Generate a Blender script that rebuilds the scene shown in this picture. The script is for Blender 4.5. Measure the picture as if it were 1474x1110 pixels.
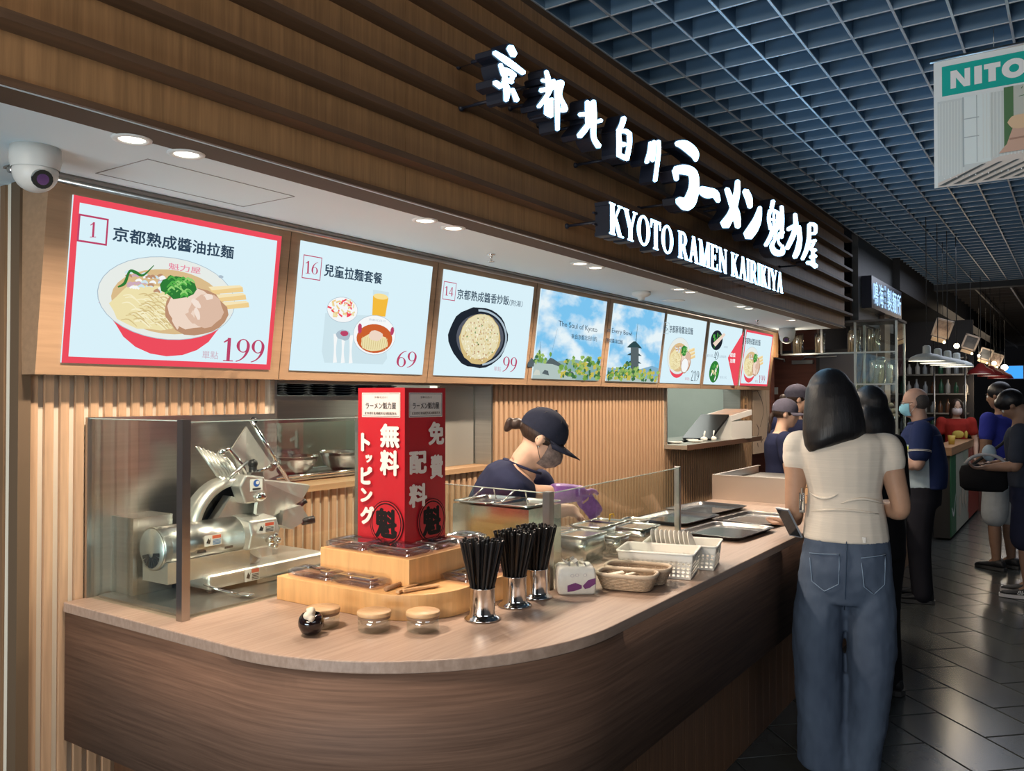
import bpy, bmesh, math, random
from mathutils import Vector, Matrix, Euler
R = math.radians
PI = math.pi
random.seed(7)
S = bpy.context.scene
COL = S.collection
for o in list(bpy.data.objects):
    bpy.data.objects.remove(o)

# ---------------------------------------------------------------- camera
FPX, YAW, PITCH, CH = 1205.0, R(34.25), R(0.783), 1.52
cam_data = bpy.data.cameras.new('camera')
cam_data.sensor_fit = 'HORIZONTAL'
cam_data.sensor_width = 36.0
cam_data.lens = 36.0 * FPX / 1474.0
cam_data.clip_start = 0.05
cam_data.clip_end = 200
cam = bpy.data.objects.new('camera', cam_data)
COL.objects.link(cam)
cam.location = (0, 0, CH)
cam.rotation_euler = (PI / 2 + PITCH, 0, YAW)
S.camera = cam

# ---------------------------------------------------------------- world, exposure, view
W = bpy.data.worlds.new('hall_air')
S.world = W
W.use_nodes = True
W.node_tree.nodes['Background'].inputs[0].default_value = (0.55, 0.66, 0.85, 1)
W.node_tree.nodes['Background'].inputs[1].default_value = 0.10
S.view_settings.view_transform = 'Standard'
S.view_settings.look = 'None'
S.view_settings.gamma = 1
S.view_settings.use_curve_mapping = False
S.view_settings.exposure = 0.0

LIGHT_N = [0]
def lamp(kind, loc, energy, color, rot=(0, 0, 0), size=0.1, size_y=None, spot=None, blend=0.5, name='light'):
    d = bpy.data.lights.new(name, kind)
    d.energy = energy
    d.color = color
    if kind == 'AREA':
        d.size = size
        if size_y:
            d.shape = 'RECTANGLE'; d.size_y = size_y
    elif kind == 'SPOT':
        d.shadow_soft_size = size
        d.spot_size = spot or R(100); d.spot_blend = blend
    else:
        d.shadow_soft_size = size
    o = bpy.data.objects.new(name, d)
    COL.objects.link(o)
    o.location = loc
    o.rotation_euler = rot
    return o

WARM = (1.0, 0.82, 0.64)
SOFFIT_Z = 2.15
DOWNLIGHTS = [(-1.912, 1.16), (-1.912, 1.31), (-1.931, 2.285), (-1.931, 2.447), (-1.951, 3.435), (-1.951, 3.585),
              (-1.94, 4.58), (-1.935, 4.74), (-1.955, 5.70), (-1.955, 5.865), (-1.96, 6.95)]
DL_POWER = 44.0
for (lx, ly) in DOWNLIGHTS:
    lamp('SPOT', (lx, ly, SOFFIT_Z - 0.012), DL_POWER, WARM, size=0.035, spot=R(150), blend=0.6, name='downlight_beam')
# cool light of the hall (shop fronts opposite, behind and right of the camera), plus an added soffit fill
lamp('AREA', (3.4, 0.0, 2.4), 22, (0.80, 0.90, 1.0), rot=(0, R(70), 0), size=1.0, size_y=3.0, name='opposite_shop_light')
lamp('AREA', (-0.8, -2.3, 2.3), 52, (1.0, 0.76, 0.48), rot=(R(80), 0, 0), size=1.4, size_y=0.6, name='left_stall_light')
lamp('AREA', (0.2, -2.7, 2.5), 50, (0.95, 0.93, 0.95), rot=(R(68), 0, 0), size=2.0, size_y=0.8, name='hall_light_behind')
lamp('AREA', (-1.0, -2.3, 0.75), 27, (0.74, 0.90, 1.0), rot=(R(99), 0, R(14)), size=2.2, size_y=0.7, name='soffit_fill_light').data.spread = R(100)  # added unseen fill, aimed up to brighten the soffit
# kitchen behind the wall
lamp('AREA', (-3.4, 3.2, 2.4), 50, (0.95, 1.0, 0.92), size=0.8, size_y=2.0, name='kitchen_light')
lamp('AREA', (-3.4, 6.7, 2.4), 26, (0.95, 1.0, 0.92), size=0.8, size_y=1.2, name='kitchen_light')
# far hall
lamp('AREA', (-0.4, 10.5, 3.0), 45, (0.80, 0.86, 1.0), size=2.0, size_y=3.0, name='far_hall_light')
lamp('AREA', (-1.0, 18.0, 2.9), 70, (1.0, 0.80, 0.58), size=2.0, size_y=8.0, name='far_hall_light')
lamp('POINT', (-2.3, 7.9, 1.95), 3.5, (1.0, 0.82, 0.62), size=0.08, name='side_hall_light')

# ---------------------------------------------------------------- camera geometry (to find where a sight line meets a plane)
_fwd = Vector((-math.sin(YAW) * math.cos(PITCH), math.cos(YAW) * math.cos(PITCH), math.sin(PITCH)))
_rt = Vector((math.cos(YAW), math.sin(YAW), 0))
_dn = -_rt.cross(_fwd)
CAM = Vector((0, 0, CH))
def ray(x, y):
    return _rt * ((x - 737) / FPX) + _dn * ((y - 555) / FPX) + _fwd
def on(ax, v, x, y):
    d = ray(x, y)
    return CAM + d * ((v - CAM[ax]) / d[ax])
def hit(O, n, x, y):
    d = ray(x, y)
    return CAM + d * ((Vector(O) - CAM).dot(n) / d.dot(n))
def at(x, y, depth):
    return CAM + ray(x, y) * depth

# ---------------------------------------------------------------- materials
MATS = {}
def mat(name, color, rough=0.5, metal=0.0, vary=0.0, vscale=(8, 8, 8), bump=0.0, spec=0.5, emit=None, estr=1.0,
        trans=0.0, ior=1.45, coat=0.0, alpha=1.0, detail=4, color2=None, coords='Object'):
    if name in MATS:
        return MATS[name]
    m = bpy.data.materials.new(name)
    m.use_nodes = True
    nt = m.node_tree
    b = nt.nodes['Principled BSDF']
    b.inputs['Base Color'].default_value = (*color, 1)
    b.inputs['Roughness'].default_value = rough
    b.inputs['Metallic'].default_value = metal
    b.inputs['Specular IOR Level'].default_value = spec
    b.inputs['IOR'].default_value = ior
    b.inputs['Transmission Weight'].default_value = trans
    b.inputs['Coat Weight'].default_value = coat
    b.inputs['Alpha'].default_value = alpha
    if emit:
        b.inputs['Emission Color'].default_value = (*emit, 1)
        b.inputs['Emission Strength'].default_value = estr
    if vary or bump or color2:
        tc = nt.nodes.new('ShaderNodeTexCoord')
        mp = nt.nodes.new('ShaderNodeMapping')
        mp.inputs['Scale'].default_value = vscale
        nt.links.new(tc.outputs[coords], mp.inputs[0])
        nz = nt.nodes.new('ShaderNodeTexNoise')
        nz.inputs['Scale'].default_value = 1.0
        nz.inputs['Detail'].default_value = detail
        nz.inputs['Roughness'].default_value = 0.6
        nt.links.new(mp.outputs[0], nz.inputs['Vector'])
        if vary or color2:
            rp = nt.nodes.new('ShaderNodeValToRGB')
            c2 = color2 or tuple(c * (1 - vary) for c in color)
            c1 = color if color2 else tuple(min(1, c * (1 + vary)) for c in color)
            rp.color_ramp.elements[0].position = 0.3
            rp.color_ramp.elements[1].position = 0.7
            rp.color_ramp.elements[0].color = (*c2, 1)
            rp.color_ramp.elements[1].color = (*c1, 1)
            nt.links.new(nz.outputs['Fac'], rp.inputs[0])
            nt.links.new(rp.outputs[0], b.inputs['Base Color'])
        if bump:
            bp = nt.nodes.new('ShaderNodeBump')
            bp.inputs['Strength'].default_value = bump
            bp.inputs['Distance'].default_value = 0.002
            nt.links.new(nz.outputs['Fac'], bp.inputs['Height'])
            nt.links.new(bp.outputs[0], b.inputs['Normal'])
    MATS[name] = m
    return m

def glow(name, color, s=1.0):
    return mat(name, (0, 0, 0), 0.6, spec=0.0, emit=color, estr=s)

def clear_glass(name, tint=(0.93, 0.97, 0.95), refl=0.10):
    if name in MATS:
        return MATS[name]
    m = bpy.data.materials.new(name)
    m.use_nodes = True
    nt = m.node_tree
    nt.nodes.remove(nt.nodes['Principled BSDF'])
    out = nt.nodes['Material Output']
    t = nt.nodes.new('ShaderNodeBsdfTransparent'); t.inputs[0].default_value = (*tint, 1)
    g = nt.nodes.new('ShaderNodeBsdfGlossy'); g.inputs['Roughness'].default_value = 0.02
    g.inputs[0].default_value = (0.9, 0.95, 0.95, 1)
    fr = nt.nodes.new('ShaderNodeFresnel'); fr.inputs[0].default_value = 1.5
    mx = nt.nodes.new('ShaderNodeMixShader')
    mu = nt.nodes.new('ShaderNodeMath'); mu.operation = 'MULTIPLY_ADD'
    mu.inputs[1].default_value = 0.9; mu.inputs[2].default_value = refl * 0.2
    nt.links.new(fr.outputs[0], mu.inputs[0])
    ge = nt.nodes.new('ShaderNodeNewGeometry')
    iv = nt.nodes.new('ShaderNodeMath'); iv.operation = 'SUBTRACT'; iv.inputs[0].default_value = 1.0
    m2 = nt.nodes.new('ShaderNodeMath'); m2.operation = 'MULTIPLY'
    nt.links.new(ge.outputs['Backfacing'], iv.inputs[1])
    nt.links.new(mu.outputs[0], m2.inputs[0]); nt.links.new(iv.outputs[0], m2.inputs[1])
    nt.links.new(m2.outputs[0], mx.inputs[0])
    nt.links.new(t.outputs[0], mx.inputs[1]); nt.links.new(g.outputs[0], mx.inputs[2])
    nt.links.new(mx.outputs[0], out.inputs[0])
    MATS[name] = m
    return m

WOOD = mat('pale_oak_vertical', (0.48, 0.305, 0.185), 0.45, vary=0.16, vscale=(60, 60, 3), bump=0.1)
WOOD_H = mat('pale_oak_lengthwise', (0.44, 0.27, 0.145), 0.5, vary=0.16, vscale=(60, 2.5, 60), bump=0.1)
FASCIA = mat('fascia_oak', (0.36, 0.195, 0.085), 0.5, vary=0.22, vscale=(60, 70, 3), bump=0.15)
FIN_SHADED = mat('fascia_fin_oak_shaded', (0.13, 0.072, 0.04), 0.5, vary=0.2, vscale=(60, 3, 60))  # darkened to paint in the shade under the fins
CREAM = mat('cream_backing', (0.72, 0.66, 0.55), 0.7)
DARKWOOD = mat('dark_slat_wood', (0.20, 0.115, 0.06), 0.5, vary=0.2, vscale=(60, 60, 3))
LAMINATE = mat('brown_oak_laminate', (0.185, 0.108, 0.075), 0.6, spec=0.25, color2=(0.100, 0.057, 0.040), vscale=(3.0, 3.0, 110), bump=0.35, detail=6)
TOPWOOD = mat('ash_worktop', (0.43, 0.31, 0.245), 0.38, color2=(0.30, 0.205, 0.155), vscale=(90, 3.0, 40), bump=0.1, detail=6)
TRAYWOOD = mat('honey_wood', (0.66, 0.37, 0.15), 0.42, vary=0.12, vscale=(40, 40, 4))
SOFFIT = mat('white_plaster', (0.80, 0.90, 0.94), 0.8)
STEEL = mat('brushed_steel', (0.62, 0.60, 0.57), 0.28, 1.0, vary=0.08, vscale=(2, 2, 90))
STEEL_D = mat('satin_steel_post', (0.45, 0.42, 0.39), 0.3, 1.0)
CHROME = mat('polished_steel', (0.80, 0.78, 0.75), 0.08, 1.0)
ALU = mat('cast_aluminium', (0.72, 0.70, 0.66), 0.35, 0.85, vary=0.06, vscale=(20, 20, 20))
BLACKP = mat('black_plastic', (0.012, 0.012, 0.013), 0.3)
BLACKM = mat('matt_black', (0.02, 0.02, 0.022), 0.7)
GLASS = clear_glass('counter_glass', (0.90, 0.95, 0.93), 0.2)
CLEARP = clear_glass('clear_plastic', (0.84, 0.81, 0.86), 0.9)
JARGLASS = clear_glass('jar_glass', (0.86, 0.89, 0.88), 0.9)
WHITEP = mat('white_plastic', (0.80, 0.78, 0.72), 0.4)

# ---------------------------------------------------------------- mesh building
ORG = {}
class MB:
    def __init__(self):
        self.v = []; self.f = []; self.m = []; self.s = []
    def add(self, vs, fs, mi=0, smooth=False):
        b = len(self.v)
        self.v += [Vector(p) for p in vs]
        for f in fs:
            self.f.append([b + i for i in f]); self.m.append(mi); self.s.append(smooth)
        return self
    def box(self, a, b, mi=0, M=None):
        x0, y0, z0 = a; x1, y1, z1 = b
        vs = [(x, y, z) for z in (z0, z1) for y in (y0, y1) for x in (x0, x1)]
        if M is not None:
            vs = [M @ Vector(p) for p in vs]
        return self.add(vs, [(0, 2, 3, 1), (4, 5, 7, 6), (0, 1, 5, 4), (2, 6, 7, 3), (0, 4, 6, 2), (1, 3, 7, 5)], mi)
    def cbox(self, c, s, mi=0, M=None):
        c = Vector(c); s = Vector(s) / 2
        if M is None:
            return self.box(c - s, c + s, mi)
        return self.box(-s, s, mi, Matrix.Translation(c) @ M)
    def rbox(self, a, b, r=0.01, mi=0, seg=3, M=None):
        # box with rounded vertical edges
        x0, y0, z0 = a; x1, y1, z1 = b
        pts = rrect(x0, y0, x1, y1, r, seg)
        return self.prism([(x, y, z0) for x, y in pts], (0, 0, z1 - z0), mi, M)
    def prism(self, base, d, mi=0, M=None, smooth=False):
        n = len(base); d = Vector(d)
        vs = [Vector(p) for p in base] + [Vector(p) + d for p in base]
        if M is not None:
            vs = [M @ p for p in vs]
        fs = [tuple(range(n))[::-1], tuple(range(n, 2 * n))]
        self.add(vs, fs, mi)
        b = len(self.v) - 2 * n
        for i in range(n):
            j = (i + 1) % n
            self.f.append([b + i, b + j, b + n + j, b + n + i]); self.m.append(mi); self.s.append(smooth)
        return self
    def loft(self, rings, mi=0, cap=True, smooth=True, closed=True):
        # rings: list of lists of points, same length
        n = len(rings[0]); vs = [p for r in rings for p in r]; fs = []
        for k in range(len(rings) - 1):
            for i in range(n if closed else n - 1):
                j = (i + 1) % n
                fs.append((k * n + i, k * n + j, (k + 1) * n + j, (k + 1) * n + i))
        b = len(self.v)
        self.add(vs, fs, mi, smooth)
        if cap:
            self.f.append([b + i for i in range(n)][::-1]); self.m.append(mi); self.s.append(False)
            self.f.append([b + (len(rings) - 1) * n + i for i in range(n)]); self.m.append(mi); self.s.append(False)
        return self
    def tube(self, pts, r, seg=8, mi=0, cap=True, closed=False):
        pts = [Vector(p) for p in pts]
        rs = r if isinstance(r, (list, tuple)) else [r] * len(pts)
        rings = []; ref = None
        n = len(pts)
        for i, p in enumerate(pts):
            a = pts[i - 1] if (i > 0 or closed) else p
            b = pts[(i + 1) % n] if (i < n - 1 or closed) else p
            t = (b - a).normalized()
            if ref is None:
                ref = Vector((0, 0, 1)) if abs(t.z) < 0.9 else Vector((1, 0, 0))
            u = t.cross(ref)
            if u.length < 1e-6:
                u = t.cross(Vector((0, 1, 0)))
            u.normalize(); w = t.cross(u).normalized()
            ref = -w if False else ref
            rings.append([p + (u * math.cos(2 * PI * k / seg) + w * math.sin(2 * PI * k / seg)) * rs[i] for k in range(seg)])
        if closed:
            rings.append(rings[0]); cap = False
        return self.loft(rings, mi, cap)
    def lathe(self, prof, c=(0, 0, 0), seg=24, mi=0, M=None, cap=False, smooth=True, sx=1, sy=1):
        rings = []
        c = Vector(c)
        for r, z in prof:
            ring = []
            for k in range(seg):
                a = 2 * PI * k / seg
                p = Vector((r * math.cos(a) * sx, r * math.sin(a) * sy, z))
                if M is not None:
                    p = M @ p
                ring.append(p + c)
            rings.append(ring)
        return self.loft(rings, mi, cap, smooth)
    def ball(self, c, r, mi=0, seg=14, rings=9, M=None):
        rx, ry, rz = r if isinstance(r, (list, tuple)) else (r, r, r)
        c = Vector(c); vs = []; fs = []
        for i in range(rings + 1):
            th = PI * i / rings
            for k in range(seg):
                a = 2 * PI * k / seg
                p = Vector((rx * math.sin(th) * math.cos(a), ry * math.sin(th) * math.sin(a), -rz * math.cos(th)))
                if M is not None:
                    p = M @ p
                vs.append(c + p)
        for i in range(rings):
            for k in range(seg):
                j = (k + 1) % seg
                fs.append((i * seg + k, i * seg + j, (i + 1) * seg + j, (i + 1) * seg + k))
        return self.add(vs, fs, mi, True)
    def mesh(self, name, off=(0, 0, 0), merge=False):
        me = bpy.data.meshes.new(name)
        off = Vector(off)
        me.from_pydata([p - off for p in self.v], [], self.f)
        me.polygons.foreach_set('material_index', self.m)
        me.polygons.foreach_set('use_smooth', self.s)
        me.update()
        return me
    def build(self, name, mats, parent=None, loc=None):
        if parent is not None:
            off = ORG.get(parent.name, Vector((0, 0, 0)))
        else:
            off = Vector(loc) if loc is not None else Vector((0, 0, 0))
        me = self.mesh(name, off)
        if not isinstance(mats, (list, tuple)):
            mats = [mats]
        for m in mats:
            me.materials.append(m)
        o = bpy.data.objects.new(name, me)
        COL.objects.link(o)
        if parent is not None:
            o.parent = parent
        else:
            o.location = off
        ORG[o.name] = off
        return o

def rrect(x0, y0, x1, y1, r, seg=3):
    pts = []
    for cx, cy, a0 in ((x1 - r, y1 - r, 0), (x0 + r, y1 - r, 90), (x0 + r, y0 + r, 180), (x1 - r, y0 + r, 270)):
        for k in range(seg + 1):
            a = R(a0 + 90 * k / seg)
            pts.append((cx + r * math.cos(a), cy + r * math.sin(a)))
    return pts

def tag(o, label=None, cat=None, group=None, kind=None):
    if label: o['label'] = label
    if cat: o['category'] = cat
    if group: o['group'] = group
    if kind: o['kind'] = kind
    return o
def thing(name, label, cat, loc=(0, 0, 0), group=None, local=False, rz=0.0):
    o = bpy.data.objects.new(name, None)
    COL.objects.link(o)
    o.empty_display_size = 0.1
    o.location = loc
    o.rotation_euler = (0, 0, rz)
    ORG[o.name] = Vector((0, 0, 0)) if local else Vector(loc)
    return tag(o, label, cat, group)
def inst(name, me, loc, parent=None, rz=0.0, rot=None):
    o = bpy.data.objects.new(name, me)
    COL.objects.link(o)
    if parent is not None:
        o.parent = parent
        o.location = Vector(loc) - ORG.get(parent.name, Vector((0, 0, 0)))
    else:
        o.location = loc
    o.rotation_euler = rot or (0, 0, rz)
    ORG[o.name] = Vector(loc)
    return o
def copy_tree(o, parent=None):
    c = o.copy(); COL.objects.link(c); c.parent = parent
    for ch in list(o.children):
        copy_tree(ch, c)
    return c
def struct(o):
    o['kind'] = 'structure'
    return o
def bevel(o, w=0.004, seg=2, ang=35):
    m = o.modifiers.new('bevel', 'BEVEL'); m.width = w; m.segments = seg; m.limit_method = 'ANGLE'; m.angle_limit = R(ang)
    return o

# ---------------------------------------------------------------- flat print on a plane
_TXT = {}
_TXN = {}
def text2d(s, bold=0.0):
    key = (s, bold)
    if key not in _TXT:
        c = bpy.data.curves.new('t', 'FONT')
        c.body = s; c.size = 1.0; c.resolution_u = 3
        c.fill_mode = 'FRONT'
        ob = bpy.data.objects.new('t', c)
        me = ob.to_mesh()
        vs = [(v.co.x, v.co.y) for v in me.vertices]
        fs = [list(p.vertices) for p in me.polygons]
        if bold:      # heavier strokes: the same glyph laid around itself
            n = len(vs); v0, f0 = list(vs), list(fs); vs = []; fs = []
            for k, (dx, dy) in enumerate(((1, .4), (-1, .4), (1, -.4), (-1, -.4), (0, .9), (0, -.9))):
                vs += [(x + dx * bold * .75, y + dy * bold * .75) for x, y in v0]
                fs += [[i + n * k for i in f] for f in f0]
        ob.to_mesh_clear()
        bpy.data.objects.remove(ob)
        if not vs:
            vs = [(0, 0), (1, 0), (1, 1)]; fs = [[0, 1, 2]]
        xs = [v[0] for v in vs]; ys = [v[1] for v in vs]
        _TXT[key] = (vs, fs, min(xs), min(ys), max(xs), max(ys))
        _TXN[key] = len(v0) if bold and len(vs) > 3 else 10 ** 9
    return _TXT[key]

def spline(pts, n=6):
    # Catmull-Rom through tuples of any length
    if len(pts) < 3:
        return [tuple(p) for p in pts]
    out = []
    P = [pts[0]] + list(pts) + [pts[-1]]
    for i in range(1, len(P) - 2):
        for k in range(n):
            t = k / n
            out.append(tuple(0.5 * ((2 * b) + (-a + c) * t + (2 * a - 5 * b + 4 * c - d) * t * t + (-a + 3 * b - 3 * c + d) * t ** 3)
                             for a, b, c, d in zip(P[i - 1], P[i], P[i + 1], P[i + 2])))
    out.append(tuple(pts[-1]))
    return out

def stroke2d(pts, smooth=5, endcap=True):
    """pts: (x, y, width) -> closed outline"""
    q = spline(pts, smooth) if len(pts) > 2 else [tuple(p) for p in pts]
    L = []; Rr = []
    for i, (x, y, w) in enumerate(q):
        a = q[max(0, i - 1)]; b = q[min(len(q) - 1, i + 1)]
        dx, dy = b[0] - a[0], b[1] - a[1]
        l = math.hypot(dx, dy) or 1
        nx, ny = -dy / l, dx / l
        L.append((x + nx * w / 2, y + ny * w / 2)); Rr.append((x - nx * w / 2, y - ny * w / 2))
    out = list(L)
    if endcap:
        x, y, w = q[-1]; a = q[-2]
        dx, dy = x - a[0], y - a[1]; l = math.hypot(dx, dy) or 1
        out.append((x + dx / l * w * 0.33, y + dy / l * w * 0.33))
    out += Rr[::-1]
    if endcap:
        x, y, w = q[0]; a = q[1]
        dx, dy = x - a[0], y - a[1]; l = math.hypot(dx, dy) or 1
        out.append((x + dx / l * w * 0.33, y + dy / l * w * 0.33))
    return out

class Flat:
    """a plane with origin O and unit axes u (right), v (up); n = u x v faces the viewer"""
    def __init__(self, O, u, v, base=0.0008, step=0.00025):
        self.O = Vector(O); self.u = Vector(u).normalized(); self.v = Vector(v).normalized()
        self.n = self.u.cross(self.v).normalized()
        self.lay = base; self.step = step
        self.new()
    def new(self):
        self.mb = MB(); self.mats = []
    def mi(self, m):
        if m not in self.mats:
            self.mats.append(m)
        return self.mats.index(m)
    def w(self, a, b, h=0.0):
        return self.O + self.u * a + self.v * b + self.n * h
    def px(self, x, y):
        p = hit(self.O, self.n, x, y) - self.O
        return (p.dot(self.u), p.dot(self.v))
    def up(self):
        self.lay += self.step
    def poly(self, pts, m, up=True):
        if up: self.up()
        self.mb.add([self.w(a, b, self.lay) for a, b in pts], [tuple(range(len(pts)))], self.mi(m))
    def rect(self, a0, b0, a1, b1, m):
        self.poly([(a0, b0), (a1, b0), (a1, b1), (a0, b1)], m)
    def frame(self, a0, b0, a1, b1, t, m):
        self.rect(a0, b0, a1, b0 + t, m); self.lay -= self.step
        self.rect(a0, b1 - t, a1, b1, m); self.lay -= self.step
        self.rect(a0, b0 + t, a0 + t, b1 - t, m); self.lay -= self.step
        self.rect(a1 - t, b0 + t, a1, b1 - t, m)
    def ell(self, c, rx, ry, m, seg=28, rot=0.0, a0=0, a1=360):
        pts = []
        for k in range(seg + (0 if a1 - a0 >= 360 else 1)):
            a = R(a0 + (a1 - a0) * k / seg)
            x, y = rx * math.cos(a), ry * math.sin(a)
            pts.append((c[0] + x * math.cos(rot) - y * math.sin(rot), c[1] + x * math.sin(rot) + y * math.cos(rot)))
        self.poly(pts, m)
    def stroke(self, pts, m, smooth=4):
        q = spline(pts, smooth) if len(pts) > 2 else pts
        self.up()
        L = []
        for i, (x, y, w) in enumerate(q):
            a = q[max(0, i - 1)]; b = q[min(len(q) - 1, i + 1)]
            dx, dy = b[0] - a[0], b[1] - a[1]; l = math.hypot(dx, dy) or 1
            nx, ny = -dy / l * w / 2, dx / l * w / 2
            L.append((x + nx, y + ny)); L.append((x - nx, y - ny))
        fs = [(2 * i, 2 * i + 1, 2 * i + 3, 2 * i + 2) for i in range(len(q) - 1)]
        self.mb.add([self.w(a, b, self.lay) for a, b in L], fs, self.mi(m))
    def text(self, s, a, b, h, m, width=None, bold=0.0, align='L', shear=0.0):
        vs, fs, x0, y0, x1, y1 = text2d(s, bold)
        sy = h / max(1e-6, (y1 - y0))
        sx = sy if width is None else width / max(1e-6, (x1 - x0))
        tw = (x1 - x0) * sx
        if align == 'C': a -= tw / 2
        if align == 'R': a -= tw
        self.up()
        nn = _TXN[(s, bold)]
        self.mb.add([self.w(a + (x - x0) * sx + (y - y0) * sy * shear, b + (y - y0) * sy, self.lay + (i // nn) * 0.00006) for i, (x, y) in enumerate(vs)], fs, self.mi(m))
        if bold: self.lay += 0.0003
    def text_px(self, s, bl, br, tl, m, bold=0.0):
        p = self.px(*bl); q = self.px(*br); t = self.px(*tl)
        vs, fs, x0, y0, x1, y1 = text2d(s, bold)
        e = (q[0] - p[0], q[1] - p[1]); g = (t[0] - p[0], t[1] - p[1])
        self.up()
        out = []
        for x, y in vs:
            k = (x - x0) / (x1 - x0); l = (y - y0) / (y1 - y0)
            out.append(self.w(p[0] + e[0] * k + g[0] * l, p[1] + e[1] * k + g[1] * l, self.lay))
        self.mb.add(out, fs, self.mi(m))
    def done(self, name, parent=None, loc=None):
        o = self.mb.build(name, self.mats, parent, loc)
        self.new()
        return o

# serif capitals and old style figures: strokes in a 1-high box, (x0,y0,x1,y1,width)
def serif_glyph(ch, b=0.17, t=0.07):
    """returns (list of polygons, advance)"""
    P = []
    def stem(x, y0=0, y1=1, w=b): P.append([(x - w / 2, y0), (x + w / 2, y0), (x + w / 2, y1), (x - w / 2, y1)])
    def ser(x, y, w=0.16, h=0.045): P.append([(x - w - 0.0, y), (x + w, y), (x + w, y + h), (x - w, y + h)])
    def dia(x0, y0, x1, y1, w): P.append([(x0 - w / 2, y0), (x0 + w / 2, y0), (x1 + w / 2, y1), (x1 - w / 2, y1)])
    def bar(x0, x1, y, h=t): P.append([(x0, y - h / 2), (x1, y - h / 2), (x1, y + h / 2), (x0, y + h / 2)])
    def arc(cx, cy, rx, ry, a0, a1, w0, w1, n=14):
        for k in range(n):
            A = R(a0 + (a1 - a0) * k / n); B = R(a0 + (a1 - a0) * (k + 1) / n)
            def pt(a, s):
                ww = t + (b - t) * abs(math.cos(a)) ** 1.4
                return (cx + (rx + s * ww / 2) * math.cos(a), cy + (ry + s * (t * 0.9) / 2) * math.sin(a))
            P.append([pt(A, -1), pt(A, 1), pt(B, 1), pt(B, -1)])
    if ch == 'I': stem(0.18); ser(0.18, 0); ser(0.18, 0.955); return P, 0.40
    if ch == 'K':
        stem(0.18); ser(0.18, 0); ser(0.18, 0.955); dia(0.26, 0.42, 0.62, 1, t); dia(0.62, 0, 0.34, 0.55, b); ser(0.66, 0, 0.15); ser(0.62, 0.955, 0.13); return P, 0.84
    if ch == 'Y':
        stem(0.40, 0, 0.45); ser(0.40, 0); dia(0.38, 0.4, 0.12, 1, b); dia(0.44, 0.4, 0.68, 1, t); ser(0.13, 0.955, 0.14); ser(0.68, 0.955, 0.12); return P, 0.80
    if ch == 'O': arc(0.42, 0.5, 0.31, 0.48, 0, 360, b, t, 28); return P, 0.86
    if ch == 'T': stem(0.37); ser(0.37, 0); bar(0.04, 0.70, 0.965); P.append([(0.04, 1), (0.04, 0.72), (0.08, 0.72), (0.12, 0.93)]); P.append([(0.70, 1), (0.62, 0.93), (0.66, 0.72), (0.70, 0.72)]); return P, 0.76
    if ch == 'R':
        stem(0.18); ser(0.18, 0); ser(0.14, 0.955, 0.12); bar(0.18, 0.42, 0.965); bar(0.18, 0.42, 0.50); arc(0.38, 0.735, 0.19, 0.235, -90, 90, b, t); dia(0.66, 0, 0.38, 0.52, b); ser(0.68, 0, 0.12); return P, 0.84
    if ch == 'A':
        dia(0.12, 0, 0.38, 1, t); dia(0.64, 0, 0.38, 1, b); bar(0.2, 0.56, 0.33); ser(0.12, 0, 0.12); ser(0.64, 0, 0.15); return P, 0.80
    if ch == 'M':
        stem(0.16, w=t); stem(0.82); dia(0.46, 0, 0.17, 1, b); dia(0.46, 0, 0.80, 1, t); ser(0.16, 0, 0.11); ser(0.82, 0, 0.14); ser(0.10, 0.955, 0.1); ser(0.86, 0.955, 0.1); return P, 1.02
    if ch == 'E':
        stem(0.18); ser(0.14, 0, 0.12); ser(0.14, 0.955, 0.12); bar(0.18, 0.60, 0.965); bar(0.18, 0.64, 0.035); bar(0.18, 0.48, 0.51); stem(0.47, 0.4, 0.62, 0.04); stem(0.61, 0.75, 1, 0.04); stem(0.65, 0, 0.27, 0.04); return P, 0.74
    if ch == 'N':
        stem(0.16, w=t); stem(0.70, w=t); dia(0.68, 0, 0.16, 1, b); ser(0.16, 0, 0.12); ser(0.70, 0.955, 0.12); ser(0.10, 0.955, 0.1); return P, 0.88
    if ch == '1': stem(0.25, w=0.12); ser(0.25, 0, 0.18, 0.04); P.append([(0.05, 0.82), (0.08, 0.78), (0.25, 0.9), (0.31, 1.0), (0.25, 1.0)]); return P, 0.5
    if ch in '69':
        q = []
        def a2(cx, cy, rx, ry, a0, a1, n=18):
            for k in range(n):
                A = R(a0 + (a1 - a0) * k / n); B = R(a0 + (a1 - a0) * (k + 1) / n)
                def pt(a, s):
                    ww = 0.04 + 0.075 * abs(math.cos(a)) ** 1.3
                    return (cx + (rx + s * ww / 2) * math.cos(a), cy + (ry + s * 0.02) * math.sin(a))
                q.append([pt(A, -1), pt(A, 1), pt(B, 1), pt(B, -1)])
        a2(0.27, 0.30, 0.19, 0.28, 0, 360, 24)
        a2(0.60, 0.30, 0.52, 0.70, 180, 100, 12)
        if ch == '9':
            q = [[(0.54 - x, 1 - y) for x, y in p] for p in q]
        return q, 0.56
    if ch == '4': stem(0.36, w=0.1); bar(0.03, 0.50, 0.27, 0.06); dia(0.05, 0.27, 0.36, 1, 0.05); return P, 0.54
    if ch == '2':
        arc(0.24, 0.78, 0.16, 0.2, 170, -20, b, t); dia(0.08, 0.06, 0.38, 0.68, 0.09); bar(0.05, 0.46, 0.04, 0.08); return P, 0.52
    return P, 0.35

def serif_line(s, b=0.17, t=0.07):
    out = []; x = 0
    for ch in s:
        P, adv = serif_glyph(ch, b, t)
        out.append((ch, [[(x + a, c) for a, c in p] for p in P]))
        x += adv
    return out, x
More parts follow.
